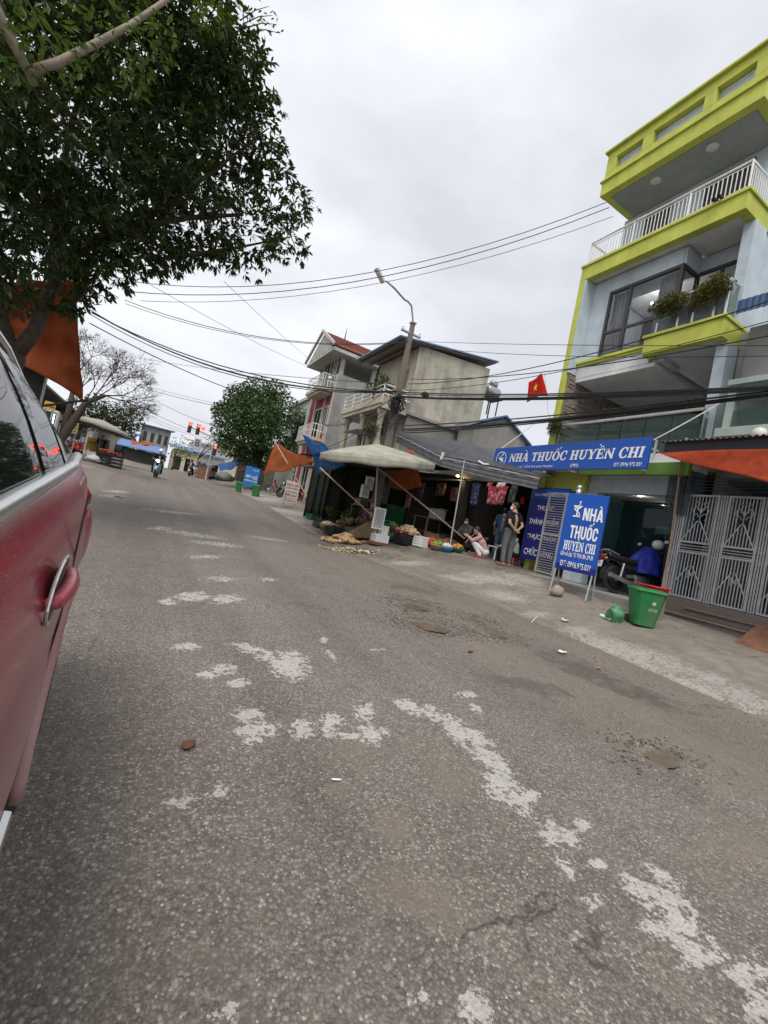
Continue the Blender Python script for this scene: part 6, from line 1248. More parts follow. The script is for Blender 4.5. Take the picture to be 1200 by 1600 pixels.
# red fronted house ----------------------------------------------------------
rh = thing('maroon_house', 'tall house with maroon front, small balconies and a red tiled gable roof', 'house', (11, 28, 1.2))
XR = 8.95
P('side_wall', M_greyw, lambda b: b.bx(XR, 17, 26, 26.2, 1.0, 9.75), rh); P('front_wall', M_maroon, lambda b: b.bx(XR+.01, XR+.2, 26.2, 30.4, 1.0, 9.7), rh); P('far_wall', M_greyw, lambda b: (b.bx(XR, 17, 30.4, 30.6, 1, 9.75), b.bx(XR+.2, 17, 26.2, 30.4, 9.5, 9.7)), rh)
for y in (26.1, 27.4, 29.2, 30.4): P('pilaster', M_beige2 if y in (27.4,) else M_agedw, lambda b: b.bx(XR-.06, XR+.009, y-.1, y+.1, 1.5, 9.7), rh)
for z in (2.2, 5.9, 9.0):
    for y0, y1 in ((26.5, 27.2), (27.7, 29.0)):
        w = P('window', M_agedw, lambda b: (b.bx(XR-.02, XR+.008, y0, y0+.08, z, z+1.9), b.bx(XR-.02, XR+.008, y1-.08, y1, z, z+1.9), b.bx(XR-.02, XR+.008, y0+.08, y1-.08, z+1.82, z+1.9), b.bx(XR-.02, XR+.008, (y0+y1)/2-.03, (y0+y1)/2+.03, z, z+1.82)), rh, 0)
        P('pane', M_windark, lambda b: b.bx(XR-.004, XR+.006, y0+.08, y1-.08, z, z+1.82), w, 0)
for z in (5.55, 8.75):
    bb = P('balcony', M_beige2, lambda b: (b.bx(8.1, XR, 26.3, 29.3, z-.18, z), b.bx(8.2, XR, 26.5, 29.1, z-.34, z-.18)), rh)
    P('railing', M_whitem, lambda b: ([b.tube([(XR, 26.35, z+h), (8.15, 26.35, z+h), (8.15, 29.25, z+h), (XR, 29.25, z+h)], .025, 6) for h in (.45, .85)], [b.tube([(8.15, y, z), (8.15, y, z+.85)], .018, 5) for y in np.linspace(26.35, 29.25, 13)], [b.tube([(x, 26.35, z), (x, 26.35, z+.85)], .018, 5) for x in np.linspace(8.3, 8.9, 4)]), bb, 0)
rd = ox(529, 521, 8.1)
zr = 12.6; RX0, RX1 = 8.0, 15.0
gz = 11.2
rr = P('roof', M_tilered, lambda b: (b.prism([(RX0+.3, 28.1, zr), (RX0+.3, 25.5, gz-.05), (RX0+.3, 25.5, gz+.05), (RX0+.3, 28.1, zr+.1)], (RX1-RX0-.45, 0, 0)), b.prism([(RX0+.3, 28.1, zr), (RX0+.3, 30.7, gz-.05), (RX0+.3, 30.7, gz+.05), (RX0+.3, 28.1, zr+.1)], (RX1-RX0-.45, 0, 0))), rh, 0)
rowb = MB()
for k in range(9):
    u = k/9; y = 28.1-2.6*u; z = zr+.1-(zr-gz+.05)*u; rowb.bar((RX0+.15, y, z+.02), (RX1-.15, y, z+.02), .05, .04)
rowb.build('tile_course', M_tilered, rr)
P('gable', M_agedw, lambda b: (b.prism([(RX0, 25.4, gz-.12), (RX0, 28.1, zr+.02), (RX0, 30.8, gz-.12), (RX0, 30.8, gz+.08), (RX0, 28.1, zr+.22), (RX0, 25.4, gz+.08)], (.14, 0, 0)), b.prism([(RX0+.16, 25.9, gz-.1), (RX0+.16, 30.3, gz-.1), (RX0+.16, 28.1, zr-.1)], (.1, 0, 0))), rh, 0)
P('eave', M_agedw, lambda b: b.bx(RX0+.16, RX1-.2, 25.55, 30.65, gz-.34, gz-.12), rh)
for x, y in ((9.2, 26.3), (9.2, 30.2), (13.5, 26.3), (11.4, 26.3)): P('column', M_agedw, lambda b: b.lathe([(.2, 0), (.16, .12), (.14, gz-.34-9.7-.15), (.22, gz-.34-9.7)], 12, (x, y, 9.7)), rh, 0, smooth=True)
P('stair_head', M_beige2, lambda b: b.bx(13, 16.5, 26.3, 30.3, 9.7, gz-.34), rh)
for x, y in ((9.6, 28.1), (13, 28.1)): P('finial', M_dark, lambda b: b.tube([(x, y, zr+.1), (x, y, zr+.9)], [.05, .01], 6), rh, 0)
# pale green house behind
ph2 = thing('pale_green_house', 'pale green house with arched windows behind the round tree', 'house', (11, 38, 1.5)); M_pg = wallmat('pale_green_wall', (.50, .56, .46), (.3, .32, .27), .3)
P('wall', M_pg, lambda b: (b.bx(10.6, 16, 36, 43, 1.2, 10.2), b.bx(10.4, 16, 35.8, 43.2, 10.2, 10.5)), ph2)
for z in (4.5, 7.6): 
    for y in (36.8, 38.6, 40.5): P('window', M_windark, lambda b: b.prism([(10.585, y, z), (10.585, y+1, z), (10.585, y+1, z+1.3), (10.585, y+.8, z+1.65), (10.585, y+.5, z+1.8), (10.585, y+.2, z+1.65), (10.585, y, z+1.3)], (.014, 0, 0)), ph2, 0)
# low shops between the tarps and the houses
def shop(label, x0, x1, y0, y1, z0, z1, wall, boards, name='shophouse'):
    t = thing(name, label, 'shop', (x0, (y0+y1)/2, z0))
    sgn = 1 if x1 > x0 else -1
    P('wall', wall, lambda b: (b.bx(min(x0+sgn*.3, x1), max(x0+sgn*.3, x1), y0, y1, z0-.5, z1)), t, 0)
    P('eave', M_tin, lambda b: b.bx(min(x0-sgn*1.2, x0+sgn*.5), max(x0-sgn*1.2, x0+sgn*.5), y0, y1, z1-.75, z1-.65), t, 0)
    n = max(1, int((y1-y0)/2.6))
    for k in range(n):
        a = y0+(y1-y0)*k/n+.2; c = y0+(y1-y0)*(k+1)/n-.2
        P('doorway', M_dark, lambda b: b.bx(x0+sgn*.26-.03, x0+sgn*.26+.03, a, c, z0, z1-1.0), t, 0)
    for (y, z, w, h, m) in boards: P('board', m, lambda b: b.bx(x0+sgn*.1-.03, x0+sgn*.1+.03, y-w/2, y+w/2, z-h/2, z+h/2), t, 0)
    return t
M_sky = mat('board_blue', (.03, .13, .42), .5, .2, 3); M_yel = mat('board_yellow', (.55, .40, .06), .5, .2, 3); M_org = mat('board_red', (.45, .06, .03), .5, .2, 3)
shop('low dark shops behind the orange and blue tarpaulins', 9.0, 12, 21.1, 25.9, 1.25, 4.3, M_greyw, [(22.3, 2.2, 1.1, 1.9, M_signnavy), (24.2, 2.3, 1.2, 1.7, M_signnavy), (23.3, 3.3, 2.4, .5, M_sky)])
shop('row of low shops behind the blue pharmacy sign and round tree', 10.0, 13, 30.7, 35.7, 1.5, 5.0, M_beige2, [(33, 3.3, 3, .7, M_sky)])
shop('row of low shops at the far right beyond the round tree', 9.5, 14, 43.5, 60, 2.0, 5.4, M_beige2, [(48, 4.3, 5, .7, M_sky), (55, 4.3, 4, .7, M_org)])
shop('row of low shops on the left behind the trees', -6.5, -10, 9, 21, .6, 4.3, M_greyw, [(12, 3.2, 3, .7, M_sky), (17, 3.2, 3, .7, M_yel), (14.5, 1.9, 1, 1.4, M_sky)])
shop('blue boarded shops on the left behind the fruit stall', -6.0, -10, 21.5, 40, 1.1, 5.0, M_greyw, [(24, 3.5, 4, .9, M_sky), (30, 3.4, 5, .9, M_sky), (36, 3.5, 4, .8, M_yel), (27, 2.2, 1.3, 1.6, M_sky)])
# far end of the street
def block(label, pix, Y, depth, m, roofm=None, wins=(), name='far_building', cat='building', zlow=0, eave=.5):
    a, c = oy(*pix[0], Y), oy(*pix[1], Y); x0, x1 = min(a.x, c.x), max(a.x, c.x); z1 = (a.z+c.z)/2
    t = thing(name, label, cat, ((x0+x1)/2, Y, base(Y))); P('wall', m, lambda b: b.bx(x0, x1, Y, Y+depth, base(Y)-1, z1), t, 0)
    if roofm: P('roof', roofm, lambda b: b.prism([(x0-eave, Y-eave, z1+.02), (x1+eave, Y-eave, z1+.02), (x1+eave, Y+depth, z1+1.0), (x0-eave, Y+depth, z1+1.0)], (0, 0, .12)), t, 0)
    for (u, v, w, h) in wins: P('window', M_windark, lambda b: b.bx(x0+(x1-x0)*u, x0+(x1-x0)*(u+w), Y-.04, Y+.01, z1-(z1-base(Y))*(v+h), z1-(z1-base(Y))*v), t, 0)
    return t
block('grey two storey building with a blue roof at the far end of the street', [(222, 664), (268, 674)], 72, 12, M_greyw, M_roofblue, [(.1, .15, .12, .25), (.35, .15, .12, .25), (.6, .15, .12, .25), (.82, .15, .12, .25), (.1, .55, .2, .4), (.5, .55, .3, .4)])
block('dark roofed building far behind the sparse tree on the left', [(150, 672), (212, 676)], 66, 10, M_grey, M_roofblue, [(.1, .4, .3, .5), (.55, .4, .35, .5)])
block('cream walled market hall with a blue roof on the far right corner', [(272, 702), (352, 716)], 64, 9, wallmat('cream_wall', (.60, .54, .36)), M_roofblue, [(.05, .35, .12, .6), (.25, .35, .15, .6), (.5, .35, .15, .6), (.75, .35, .15, .6)])
block('low dark hall with an open front at the far left corner', [(195, 702), (246, 706)], 60, 4, M_dark, mat('blue_awning_sheet', (.10, .18, .36), .6), (), eave=.9)
block('pale building seen beyond the traffic lights', [(300, 690), (345, 700)], 90, 10, M_white, M_tilered, [(.1, .2, .2, .3), (.6, .2, .2, .3)])
block('grey shed roof at the far left behind the sparse tree', [(60, 640), (150, 655)], 60, 10, M_grey, M_tin, [(.2, .3, .2, .4), (.6, .3, .2, .4)])
block('pale house behind the parked goods on the far right', [(352, 690), (440, 700)], 78, 10, M_beige2, M_tilered, [(.2, .2, .2, .3), (.6, .2, .2, .3)])
sheetpx('blue_tarpaulin', 'sagging blue tarpaulin strung beyond the blue pharmacy sign', [(340, 725), (388, 715), (380, 728), (345, 736)], (44, 38, 37, 43), M_btarp)
sheetpx('grey_tarpaulin', 'grey tarpaulin strung beyond the traffic light post', [(312, 718), (342, 722), (341, 728), (314, 724)], (50, 47, 46, 49), M_awst)
sheetpx('orange_tarpaulin', 'faded orange tarpaulin over the far left corner stalls', [(205, 688), (240, 692), (240, 697), (206, 694)], (56, 55, 53, 54), M_orange)
# ============================================================ trees
M_bark = mat('bark', (.06, .046, .036), .9, .35, 14, bmp=.5, bscale=25); M_barkp = mat('pale_bark', (.24, .20, .155), .85, .25, 14, bmp=.4, bscale=25)
M_leafdk = leafmat('ficus_leaf', (.012, .028, .007), (.050, .084, .018), .40, .2); M_leaflt = leafmat('young_leaf', (.035, .075, .012), (.09, .17, .025), .42, .3)
def crown(L, clumps, dens, ls):
    for c, r in clumps: leafcloud(L, c, (r, r, r*.85), int(dens*r*r), ls)
bt = thing('broadleaf_tree', 'big dark leafy tree overhanging the road on the left above the red car', 'tree', (-2.3, 8.2, G(-2.3, 8.2)))
CL = [(60,60,90,6.5),(180,80,100,7),(300,110,90,7.5),(375,120,60,7.5),(350,200,90,8),(405,215,45,8),(250,220,110,7.5),(120,220,120,7),(20,200,100,6.5),(425,300,50,8),(465,310,28,8),(440,370,42,8),(380,370,60,8),(300,320,90,8),(200,340,100,8),(90,350,110,7.5),(10,350,90,7),(455,385,26,8),(410,395,30,8),(340,385,36,8),(250,385,48,8),(160,410,52,8),(80,430,60,8),(110,465,34,8),(20,440,60,8),(300,40,90,7),(200,10,90,7),(370,60,45,7.5),(420,150,38,7.8),(415,260,40,8),(480,345,20,8),
      (-60,100,110,6),(-80,260,120,6.5),(-70,400,110,7),(60,-60,120,6.5),(200,-90,120,7),(-60,-60,120,6),(320,-60,70,7.5),(170,280,110,9),(300,240,100,9.3),(60,280,110,9),(220,140,110,9),(120,110,120,9),(330,150,80,9.2),(100,400,80,9.2),(240,360,70,9.3)]
LA = []; clm = []
for px, py, r_, Y in CL:
    c = oy(px, py, Y); dep = (c-CAMP).dot(fw); clm.append((c, r_*dep/FPX))
for c, r_ in clm:
    for _ in range(int((340 if c.x < .3 else 240)*r_*r_)):
        while True:
            q = Vector((random.uniform(-1, 1), random.uniform(-1, 1), random.uniform(-1, 1)))
            if q.length < 1: break
        k = 1+.25*noise.noise(c+q*1.5); o = c+Vector((q.x, q.y, q.z*.85))*r_*k
        if noise.noise(o*1.25) > (.36 if c.x < .3 else .15): continue
        ax = (q+Vector((0, 0, -.1))).normalized() if q.length > .1 else Vector((0, 0, 1))
        for j in range(6):
            d = (ax*.7+Vector((random.gauss(0, .7), random.gauss(0, .7), random.gauss(-.25, .5)))).normalized(); s = random.uniform(.09, .165); LA.append((o+d*s*.55, d, s))
leafmesh('crown', LA, M_leafdk, bt, .36, .1, jit=.25)
LB = []
for px, py, r_, Y in ((60, 30, 60, 4.6), (160, 40, 50, 4.8), (30, 90, 40, 4.6), (240, 60, 40, 5), (330, 20, 30, 5.5), (120, 100, 40, 4.8), (210, 120, 30, 5.2), (10, 10, 60, 4.4)):
    c = oy(px, py, Y); dep = (c-CAMP).dot(fw); leafcloud(LB, c, (r_*dep/FPX,)*3, 70, .085)
leafmesh('young_leaves', LB, M_leaflt, bt, .42, .35)
b0 = Vector((-2.35, 8.0, G(-2.35, 8.0)-.1))
def limb(name, pts, r0_, r1_, m=M_bark, par=bt):
    n = len(pts); P(name, m, lambda b: b.tube(pts, [r0_+(r1_-r0_)*i/(n-1) for i in range(n)], 9), par, 0, smooth=True)
fork = oy(22, 558, 7.9)
limb('trunk', [b0, b0.lerp(fork, .5)+Vector((.06, 0, 0)), fork, fork+Vector((0, 0, .12))], .20, .10)
limb('limb', [fork, oy(55, 515, 7.9), oy(82, 445, 8), oy(95, 412, 8), oy(160, 370, 8), oy(215, 352, 8), oy(300, 340, 8), oy(380, 335, 8)], .10, .025)
limb('limb', [oy(82, 445, 8), oy(88, 330, 8), oy(110, 200, 7.6), oy(150, 60, 7.2)], .065, .02); limb('limb', [fork, oy(5, 500, 7.9), oy(-20, 400, 7.6), oy(-40, 200, 7)], .09, .035)
limb('limb', [oy(180, 362, 8), oy(250, 345, 8.2), oy(330, 335, 8.4)], .06, .02); limb('limb', [oy(160, 370, 8), oy(250, 405, 8), oy(380, 385, 8), oy(455, 370, 8)], .04, .01); limb('limb', [oy(215, 352, 8), oy(330, 270, 8), oy(420, 200, 8)], .05, .01)
limb('limb', [oy(250, 345, 8.2), oy(300, 250, 8), oy(350, 120, 7.6)], .05, .012)
limb('pale_branch', [oy(-40, -60, 4.4), oy(0, 28, 4.5), oy(25, 75, 4.55), oy(45, 112, 4.6), oy(52, 130, 4.7)], .045, .03, M_barkp); limb('pale_branch', [oy(45, 112, 4.6), oy(90, 98, 4.65), oy(150, 68, 4.75), oy(205, 38, 4.9), oy(260, 0, 5.1), oy(300, -40, 5.3)], .035, .018, M_barkp)
mbt = MB()
for k in range(90):
    c, r_ = random.choice(clm); p = c+Vector((random.gauss(0, .3), random.gauss(0, .3), random.gauss(0, .3)))*r_; q = c+Vector((random.gauss(0, .45), random.gauss(0, .45), random.gauss(0, .4)))*r_; mbt.tube([p, p.lerp(q, .5)+Vector((random.gauss(0, .05),)*3), q], [.012, .008, .003], 5)
tag(mbt.build('twigs', M_bark, bt), kind='stuff')
# twig spray against the sky at the top of the crown
mb = MB(); LC = []
for k in range(4):
    a, c = oy(375+k*4, 32+k*6, 7.5), oy(420+k*6, 10+k*14, 7.5); mb.tube([a, a.lerp(c, .5)+Vector((0, 0, .05)), c], [.01, .007, .003], 5); 
    for j in range(9): p = a.lerp(c, .3+.09*j); LC.append((p+Vector((random.gauss(0, .05), 0, random.gauss(0, .05))), Vector((random.gauss(0, 1), random.gauss(0, 1), .3)).normalized(), .08))
mb.build('twig_spray', M_bark, bt); leafmesh('spray_leaves', LC, M_leaflt, bt, .4, .1)
# round tree on the right
def tree(label, basep, clumps, ls, dens, m, trunk_r, name='street_tree', bark=M_bark, asp=.5):
    t = thing(name, label, 'tree', tuple(basep)); L = []; crown(L, clumps, dens, ls); leafmesh('crown', L, m, t, asp, .35)
    cen = sum((c for c, r_ in clumps), Vector())/len(clumps); b0 = Vector(basep)-Vector((0, 0, .1)); fk = b0.lerp(Vector((b0.x, b0.y, cen.z)), .45)
    P('trunk', bark, lambda b: b.tube([b0, b0.lerp(fk, .5)+Vector((trunk_r*.4, 0, 0)), fk], [trunk_r*1.2, trunk_r, trunk_r*.85], 9), t, 0, smooth=True)
    for c, r_ in clumps[:7]: P('limb', bark, lambda b: b.tube([fk, fk.lerp(c, .5)+Vector((0, 0, .2)), c], [trunk_r*.6, trunk_r*.35, trunk_r*.1], 7), t, 0, smooth=True)
    return t
def pxc(lst, spread=1.2):
    out = []
    for px, py, r_, Y in lst:
        c = oy(px, py, Y); dep = (c-CAMP).dot(fw); out.append((c, r_*dep/FPX))
    return out
tb = gg(392, 764); M_leafrt = leafmat('round_tree_leaf', (.018, .05, .010), (.06, .13, .025), .5, .2)
tree('dense round green street tree behind the blue pharmacy sign', (7.9, 38, G(7.9, 38)), pxc([(400, 640, 50, 38), (365, 650, 34, 38), (440, 645, 36, 38), (405, 612, 28, 38), (372, 618, 24, 38), (432, 612, 22, 38), (350, 672, 22, 38), (462, 660, 16, 38), (390, 690, 34, 38), (430, 692, 30, 38), (360, 700, 20, 37), (455, 695, 18, 38), (400, 660, 50, 36), (400, 650, 50, 40), (345, 640, 16, 38), (410, 715, 24, 38), (380, 712, 20, 37.5), (466, 678, 12, 38), (350, 690, 16, 38)]), .26, 420, M_leafrt, .22)
# far small trees
tree('small airy green tree at the far corner by the traffic lights', (2.3, 58, G(2.3, 58)), pxc([(283, 690, 14, 58), (275, 700, 10, 58), (292, 702, 12, 58), (285, 712, 12, 58), (270, 712, 8, 58), (300, 712, 9, 58)]), .3, 60, leafmat('airy_leaf', (.05, .08, .03), (.11, .16, .06)), .12)
tree('brownish small tree beside the traffic light post', (5.0, 60, G(5, 60)), pxc([(326, 690, 10, 60), (335, 684, 9, 60), (330, 700, 10, 60), (342, 694, 8, 60)]), .3, 60, leafmat('brown_leaf', (.10, .07, .03), (.20, .15, .07)), .1)
# sparse tree on the left
sb_ = oy(78, 708, 24); sb_ = Vector((sb_.x, 24, G(sb_.x, 24)))
stt = thing('sparse_tree', 'half bare spreading tree on the left behind the fruit stall parasol', 'tree', tuple(sb_))
LS = []; tw = MB()
def grow(p, d, L, r_, depth):
    q = p+d*L+Vector((random.gauss(0, .04), random.gauss(0, .04), random.gauss(0, .04)))*L; tw.tube([p, p.lerp(q, .5)+Vector((random.gauss(0, .03),)*3)*L, q], [r_, r_*.85, r_*.7], 5 if depth < 3 else 4, cap=False)
    if depth >= 2 and random.random() < .8:
        for k in range(random.randint(1, 3)): LS.append((q+Vector((random.gauss(0, .12), random.gauss(0, .12), random.gauss(0, .12))), Vector((random.gauss(0, 1), random.gauss(0, 1), 0)).normalized(), .13))
    if depth == 0: return
    for k in range(random.choice((2, 3, 3))):
        nd_ = (d+Vector((random.gauss(0, .45), random.gauss(0, .45), random.gauss(.06, .35)))).normalized(); grow(q, nd_, L*random.uniform(.68, .88), r_*.66, depth-1)
f1 = oy(112, 662, 24); f2 = oy(135, 628, 24)
P('trunk', M_bark, lambda b: b.tube([sb_-Vector((0, 0, .1)), oy(92, 690, 24), f1, f2, oy(165, 618, 24)], [.24, .2, .18, .14, .07], 8), stt, 0, smooth=True); P('trunk_fork', M_bark, lambda b: b.tube([oy(95, 690, 24), oy(108, 640, 24.3), oy(118, 590, 24.5)], [.16, .13, .06], 8), stt, 0, smooth=True)
random.seed(5)
for p, d, L in ((f2, (.3, 0, 1), 1.1), (oy(150, 622, 24), (.6, 0, .8), 1.1), (oy(165, 618, 24), (.9, .1, .35), 1.1), (oy(118, 590, 24.5), (.3, 0, 1), 1.0), (oy(108, 640, 24.3), (.1, .4, 1), 1.2), (oy(140, 626, 24), (.4, -.4, .9), 1.1), (oy(165, 618, 24), (.8, -.3, -.1), .9), (oy(118, 590, 24.5), (-.3, .2, 1), 1.0)): grow(p, Vector(d).normalized(), L*.66, .036, 6)
tag(tw.build('branches', M_bark, stt, fix=False), kind='stuff')
leafmesh('foliage', LS, leafmat('dusty_leaf', (.03, .04, .014), (.10, .115, .045), .6, .2), stt, .4, .2)
tree('dark dense tree behind the fruit stall on the left', (-5.2, 35, G(-5.2, 35)), pxc([(185, 652, 24, 35), (165, 645, 24, 35), (207, 660, 20, 35), (140, 645, 24, 35), (216, 646, 14, 35), (195, 638, 16, 35), (180, 668, 16, 35), (208, 672, 14, 35), (118, 640, 22, 35), (98, 650, 22, 35), (150, 628, 18, 35), (170, 655, 26, 37), (195, 660, 22, 37), (150, 655, 24, 37)]), .22, 330, leafmat('dark_far_leaf', (.02, .035, .012), (.06, .085, .03)), .2)
tree('dark leafy tree behind the low left shops', (-11, 30, 1.2), [(Vector((-11, 30, 6)), 2.4), (Vector((-9.5, 29, 5)), 1.8), (Vector((-12.5, 28, 5.2)), 2.0)], .25, 160, M_leafrt, .25)
# ============================================================ signs, bins, riders, left stalls, wires
def oneboard(label, px4, Y, m, texts, leg=True, name='standing_sign', frame=None):
    c = [oy(px, py, Y) for px, py in px4]; x0, x1 = (c[0].x+c[3].x)/2, (c[1].x+c[2].x)/2; z1, z0 = (c[0].z+c[1].z)/2, (c[2].z+c[3].z)/2
    g = G((x0+x1)/2, Y); t = thing(name, label, 'sign', ((x0+x1)/2, Y, g)); P('board', m, lambda b: b.bx(x0, x1, Y, Y+.05, z0, z1), t)
    if leg:
        for x in (x0+.06, x1-.06): P('leg', M_galv, lambda b: b.bx(x-.02, x+.02, Y+.051, Y+.09, g-.05, z1-.1), t, 0)
    if frame: P('frame', frame, lambda b: (b.bx(x0-.04, x0-.001, Y-.01, Y+.06, z0-.04, z1+.04), b.bx(x1+.001, x1+.04, Y-.01, Y+.06, z0-.04, z1+.04), b.bx(x0, x1, Y-.01, Y+.06, z1+.001, z1+.04), b.bx(x0, x1, Y-.01, Y+.06, z0-.04, z0-.001)), t, 0)
    for tx, u0, u1, v0, v1, mm in texts: text(tx, (x0+(x1-x0)*(u0+u1)/2, Y-.006, z1-(z1-z0)*(v0+v1)/2), (1, 0, 0), (0, 0, 1), (x1-x0)*(u1-u0), (z1-z0)*(v1-v0), mm, t, bold=.02)
    return t
M_lred = mat('letter_red', (.42, .03, .02), .6); M_lblk = mat('letter_black', (.03, .03, .035), .6); M_signw = mat('sign_white', (.62, .60, .57), .6, .1); M_signb2 = mat('sign_sky_blue', (.02, .17, .50), .5, .1)
oneboard('white food stall sign with red lettering on thin legs under the orange tarpaulin', [(447, 751), (469, 754), (464, 788), (443, 783)], 22.6, M_signw, [('BÁNH CUỐN', .06, .94, .05, .22, M_lred), ('NÓNG (TRỨNG)', .08, .92, .26, .38, M_lred), ('CAO BẰNG', .1, .9, .42, .53, M_lred), ('BÚN CHẢ', .08, .92, .56, .70, M_lblk), ('PHỤC VỤ TẬN NƠI', .05, .95, .74, .82, M_lred), ('ĐT: 0912.345', .08, .9, .86, .95, M_lred)])
t = oneboard('smaller blue pharmacy sign far down the pavement beside two green bins', [(384, 728), (407, 732), (402, 763), (380, 758)], 31.5, M_signb2, [('NHÀ', .12, .42, .38, .60, M_letter), ('THUỐC', .48, .92, .38, .62, M_letter), ('NIÊM MẠCH', .08, .92, .66, .78, M_letter), ('ĐẠI LÝ', .5, .9, .1, .22, M_letter)])
make_bin('far green bin left of the small blue sign', (5.75, 32.5, G(5.75, 32.5)), R(-20), 1.0, 'green litter bins', False); make_bin('far green bin in front of the small blue sign', (6.3, 29.5, G(6.3, 29.5)), R(-20), 1.05, 'green litter bins', False)
# riders
RID = dict(head=(.12, 0, 1.50), neck=(.06, 0, 1.33), shL=(.05, .19, 1.28), shR=(.05, -.19, 1.28), elL=(.28, .30, 1.06), elR=(.28, -.30, 1.06), wrL=(.56, .28, 1.02), wrR=(.56, -.28, 1.02), hdL=(1, 0, -.1), hdR=(1, 0, -.1), hipL=(-.08, .10, .85), hipR=(-.08, -.10, .85), knL=(.36, .22, .72), knR=(.36, -.22, .72), anL=(.18, .22, .34), anR=(.18, -.22, .34), chest=(0, 0, 1.12))
r1p = gg(243, 748)
def rider(label_b, label_p, loc, rz, paint, shirt, helmet, lit):
    b = make_bike(label_b, paint, lit, 'motorbikes'); place(b, loc, rz); f = Vector((math.cos(rz), math.sin(rz), 0))
    person(label_p, RID, shirt, C_black, Vector(loc)+f*.42, rz, scale=1, vox=.016, helmet=helmet, sleeve=1, shoes=C_black, group='motorbike riders')
r1p = Vector((.45, 28.0, base(28.0)))
rider('pale blue scooter with its headlight on, ridden towards the viewer', 'rider in black with a white helmet on the oncoming scooter', r1p+Vector((0, .6, .01)), R(-96), mat('bike_pale_blue', (.2, .36, .42), .3), C_black, M_plate, True)
r2p = Vector((3.4, 47.0, base(47.0)))
rider('small dark motorbike further off near the traffic lights', 'rider in dark clothes far down the road near the traffic lights', r2p, R(80), M_bikeblack, C_navy, M_black, False)
LP1, LP2 = gg(112, 704), gg(124, 702); LP1 = (LP1.x, LP1.y, G(LP1.x, LP1.y)); LP2 = (LP2.x, LP2.y, G(LP2.x, LP2.y))
def parked(label, loc, rz, paint): b = make_bike(label, paint); place(b, loc, rz)
parked('red motorbike parked by the fruit stall on the left', LP1, R(200), M_bikered); parked('blue motorbike parked behind the red one on the left', LP2, R(215), M_bikeblue); parked('black motorbike parked in front of the blue boarded shops', (-4.8, 25.0, G(-4.8, 25)), R(190), M_bikeblack); parked('black motorbike parked among the shaded goods on the right', (8.4, 27.5, G(8.4, 27.5)), R(200), M_bikeblack); parked('red motorbike parked by the low shops on the right', (8.8, 31.0, G(8.8, 31)), R(160), M_bikered)
# left stall
M_cream2 = cloth('faded_canvas', (.40, .37, .32), .2, .8, .25)
parasol('faded canvas parasol over the fruit stall on the left roadside', (-2.7, 30.2, G(-2.7, 30.2)), (-2.75, 30.0, 3.72), 1.55, (0, R(7), 0), M_cream2, valance=.15)
M_fruit = mat('orange_fruit', (.50, .09, .03), .5, .2, 12)
for k, (x, y, lab) in enumerate(((-2.3, 29.2, 'dark crate of red fruit nearest the road at the left stall'), (-1.75, 29.6, 'dark crate of red fruit at the right end of the left stall'), (-2.4, 30.4, 'dark crate at the back of the left stall'))):
    crate('fruit_crate', lab, (x, y, G(x, y)), (.7, .6, .75 if k < 2 else .6), M_crate, .2, 'fruit crates')
    t = thing('fruit_heap', 'red fruit heaped on '+('the front dark crate' if k == 0 else 'the right dark crate' if k == 1 else 'the back dark crate')+' of the left stall', 'fruit', (x, y, G(x, y)+(.75 if k < 2 else .6)), group='fruit heaps'); z = t.location.z
    mb = MB(); [mb.sph((x+random.uniform(-.28, .28), y+random.uniform(-.24, .24), z+random.uniform(-.02, .10)), .055, 7) for _ in range(40)]; tag(mb.build('fruit', M_fruit, t, smooth=True), kind='stuff')
person('vendor in a red top sitting beside the fruit stall parasol', SI, C_red, C_black, (-3.6, 29.2, G(-3.6, 29.2)), R(-60), scale=1, vox=.018, sleeve=1, helmet=None, hairlen=.1, group='people at the left stall'); stool('red stool under the vendor at the left fruit stall', (-3.58, 29.2, G(-3.6, 29.2)), M_red)
person('vendor in a dark top standing behind the fruit crates on the left', S2, C_navy, C_black, (-2.7, 31.2, G(-2.7, 31.2)), R(-80), scale=.95, vox=.018, mask=True, group='people at the left stall')
lump('plastic_sack', 'white sack on the ground beside the left fruit stall', 143, 722, (.35, .3, .22), M_ppw, 'sack'); lump('plastic_bag', 'pink bag on the motorbike by the left stall', 112, 700, (.3, .3, .25), C_pink, 'bag', dy=.4)
oneboard('yellow price board beside the left fruit stall', [(106, 658), (123, 661), (121, 678), (104, 676)], 25, mat('board_pale_yellow', (.55, .50, .25), .6, .15, 6), [('CHÈ BƯỞI', .1, .9, .1, .3, M_lred), ('SINH TỐ', .1, .9, .4, .58, M_lred), ('NƯỚC MÍA', .1, .9, .68, .86, M_lred)], True)
oneboard('yellow board hung above the white drinks cabinet on the left', [(70, 626), (88, 630), (85, 642), (68, 638)], 19, M_yel, [('TRÀ CHANH', .1, .9, .2, .75, M_lred)], True)
oneboard('white drinks notice at the back of the fruit stall', [(128, 668), (137, 670), (135, 684), (127, 682)], 31, M_signw, [('GIÁ', .2, .8, .2, .5, M_lblk)], True)
oneboard('yellow painted stall front under the left parasol', [(137, 682), (158, 687), (154, 706), (134, 700)], 31.6, M_yel, [('HOA QUẢ', .1, .9, .2, .5, M_lred)], True)
q = oy(73, 660, 20); t = thing('drinks_cabinet', 'white glass fronted drinks cabinet with lit tubes under the left trees', 'cabinet', (q.x, 20, G(q.x, 20)))
P('case', M_whitem, lambda b: b.bx(q.x-.26, q.x+.26, 20, 20.5, G(q.x, 20), q.z+.5), t); P('glass', M_windark, lambda b: b.bx(q.x-.22, q.x+.22, 19.985, 19.998, q.z-.5, q.z+.42), t, 0)
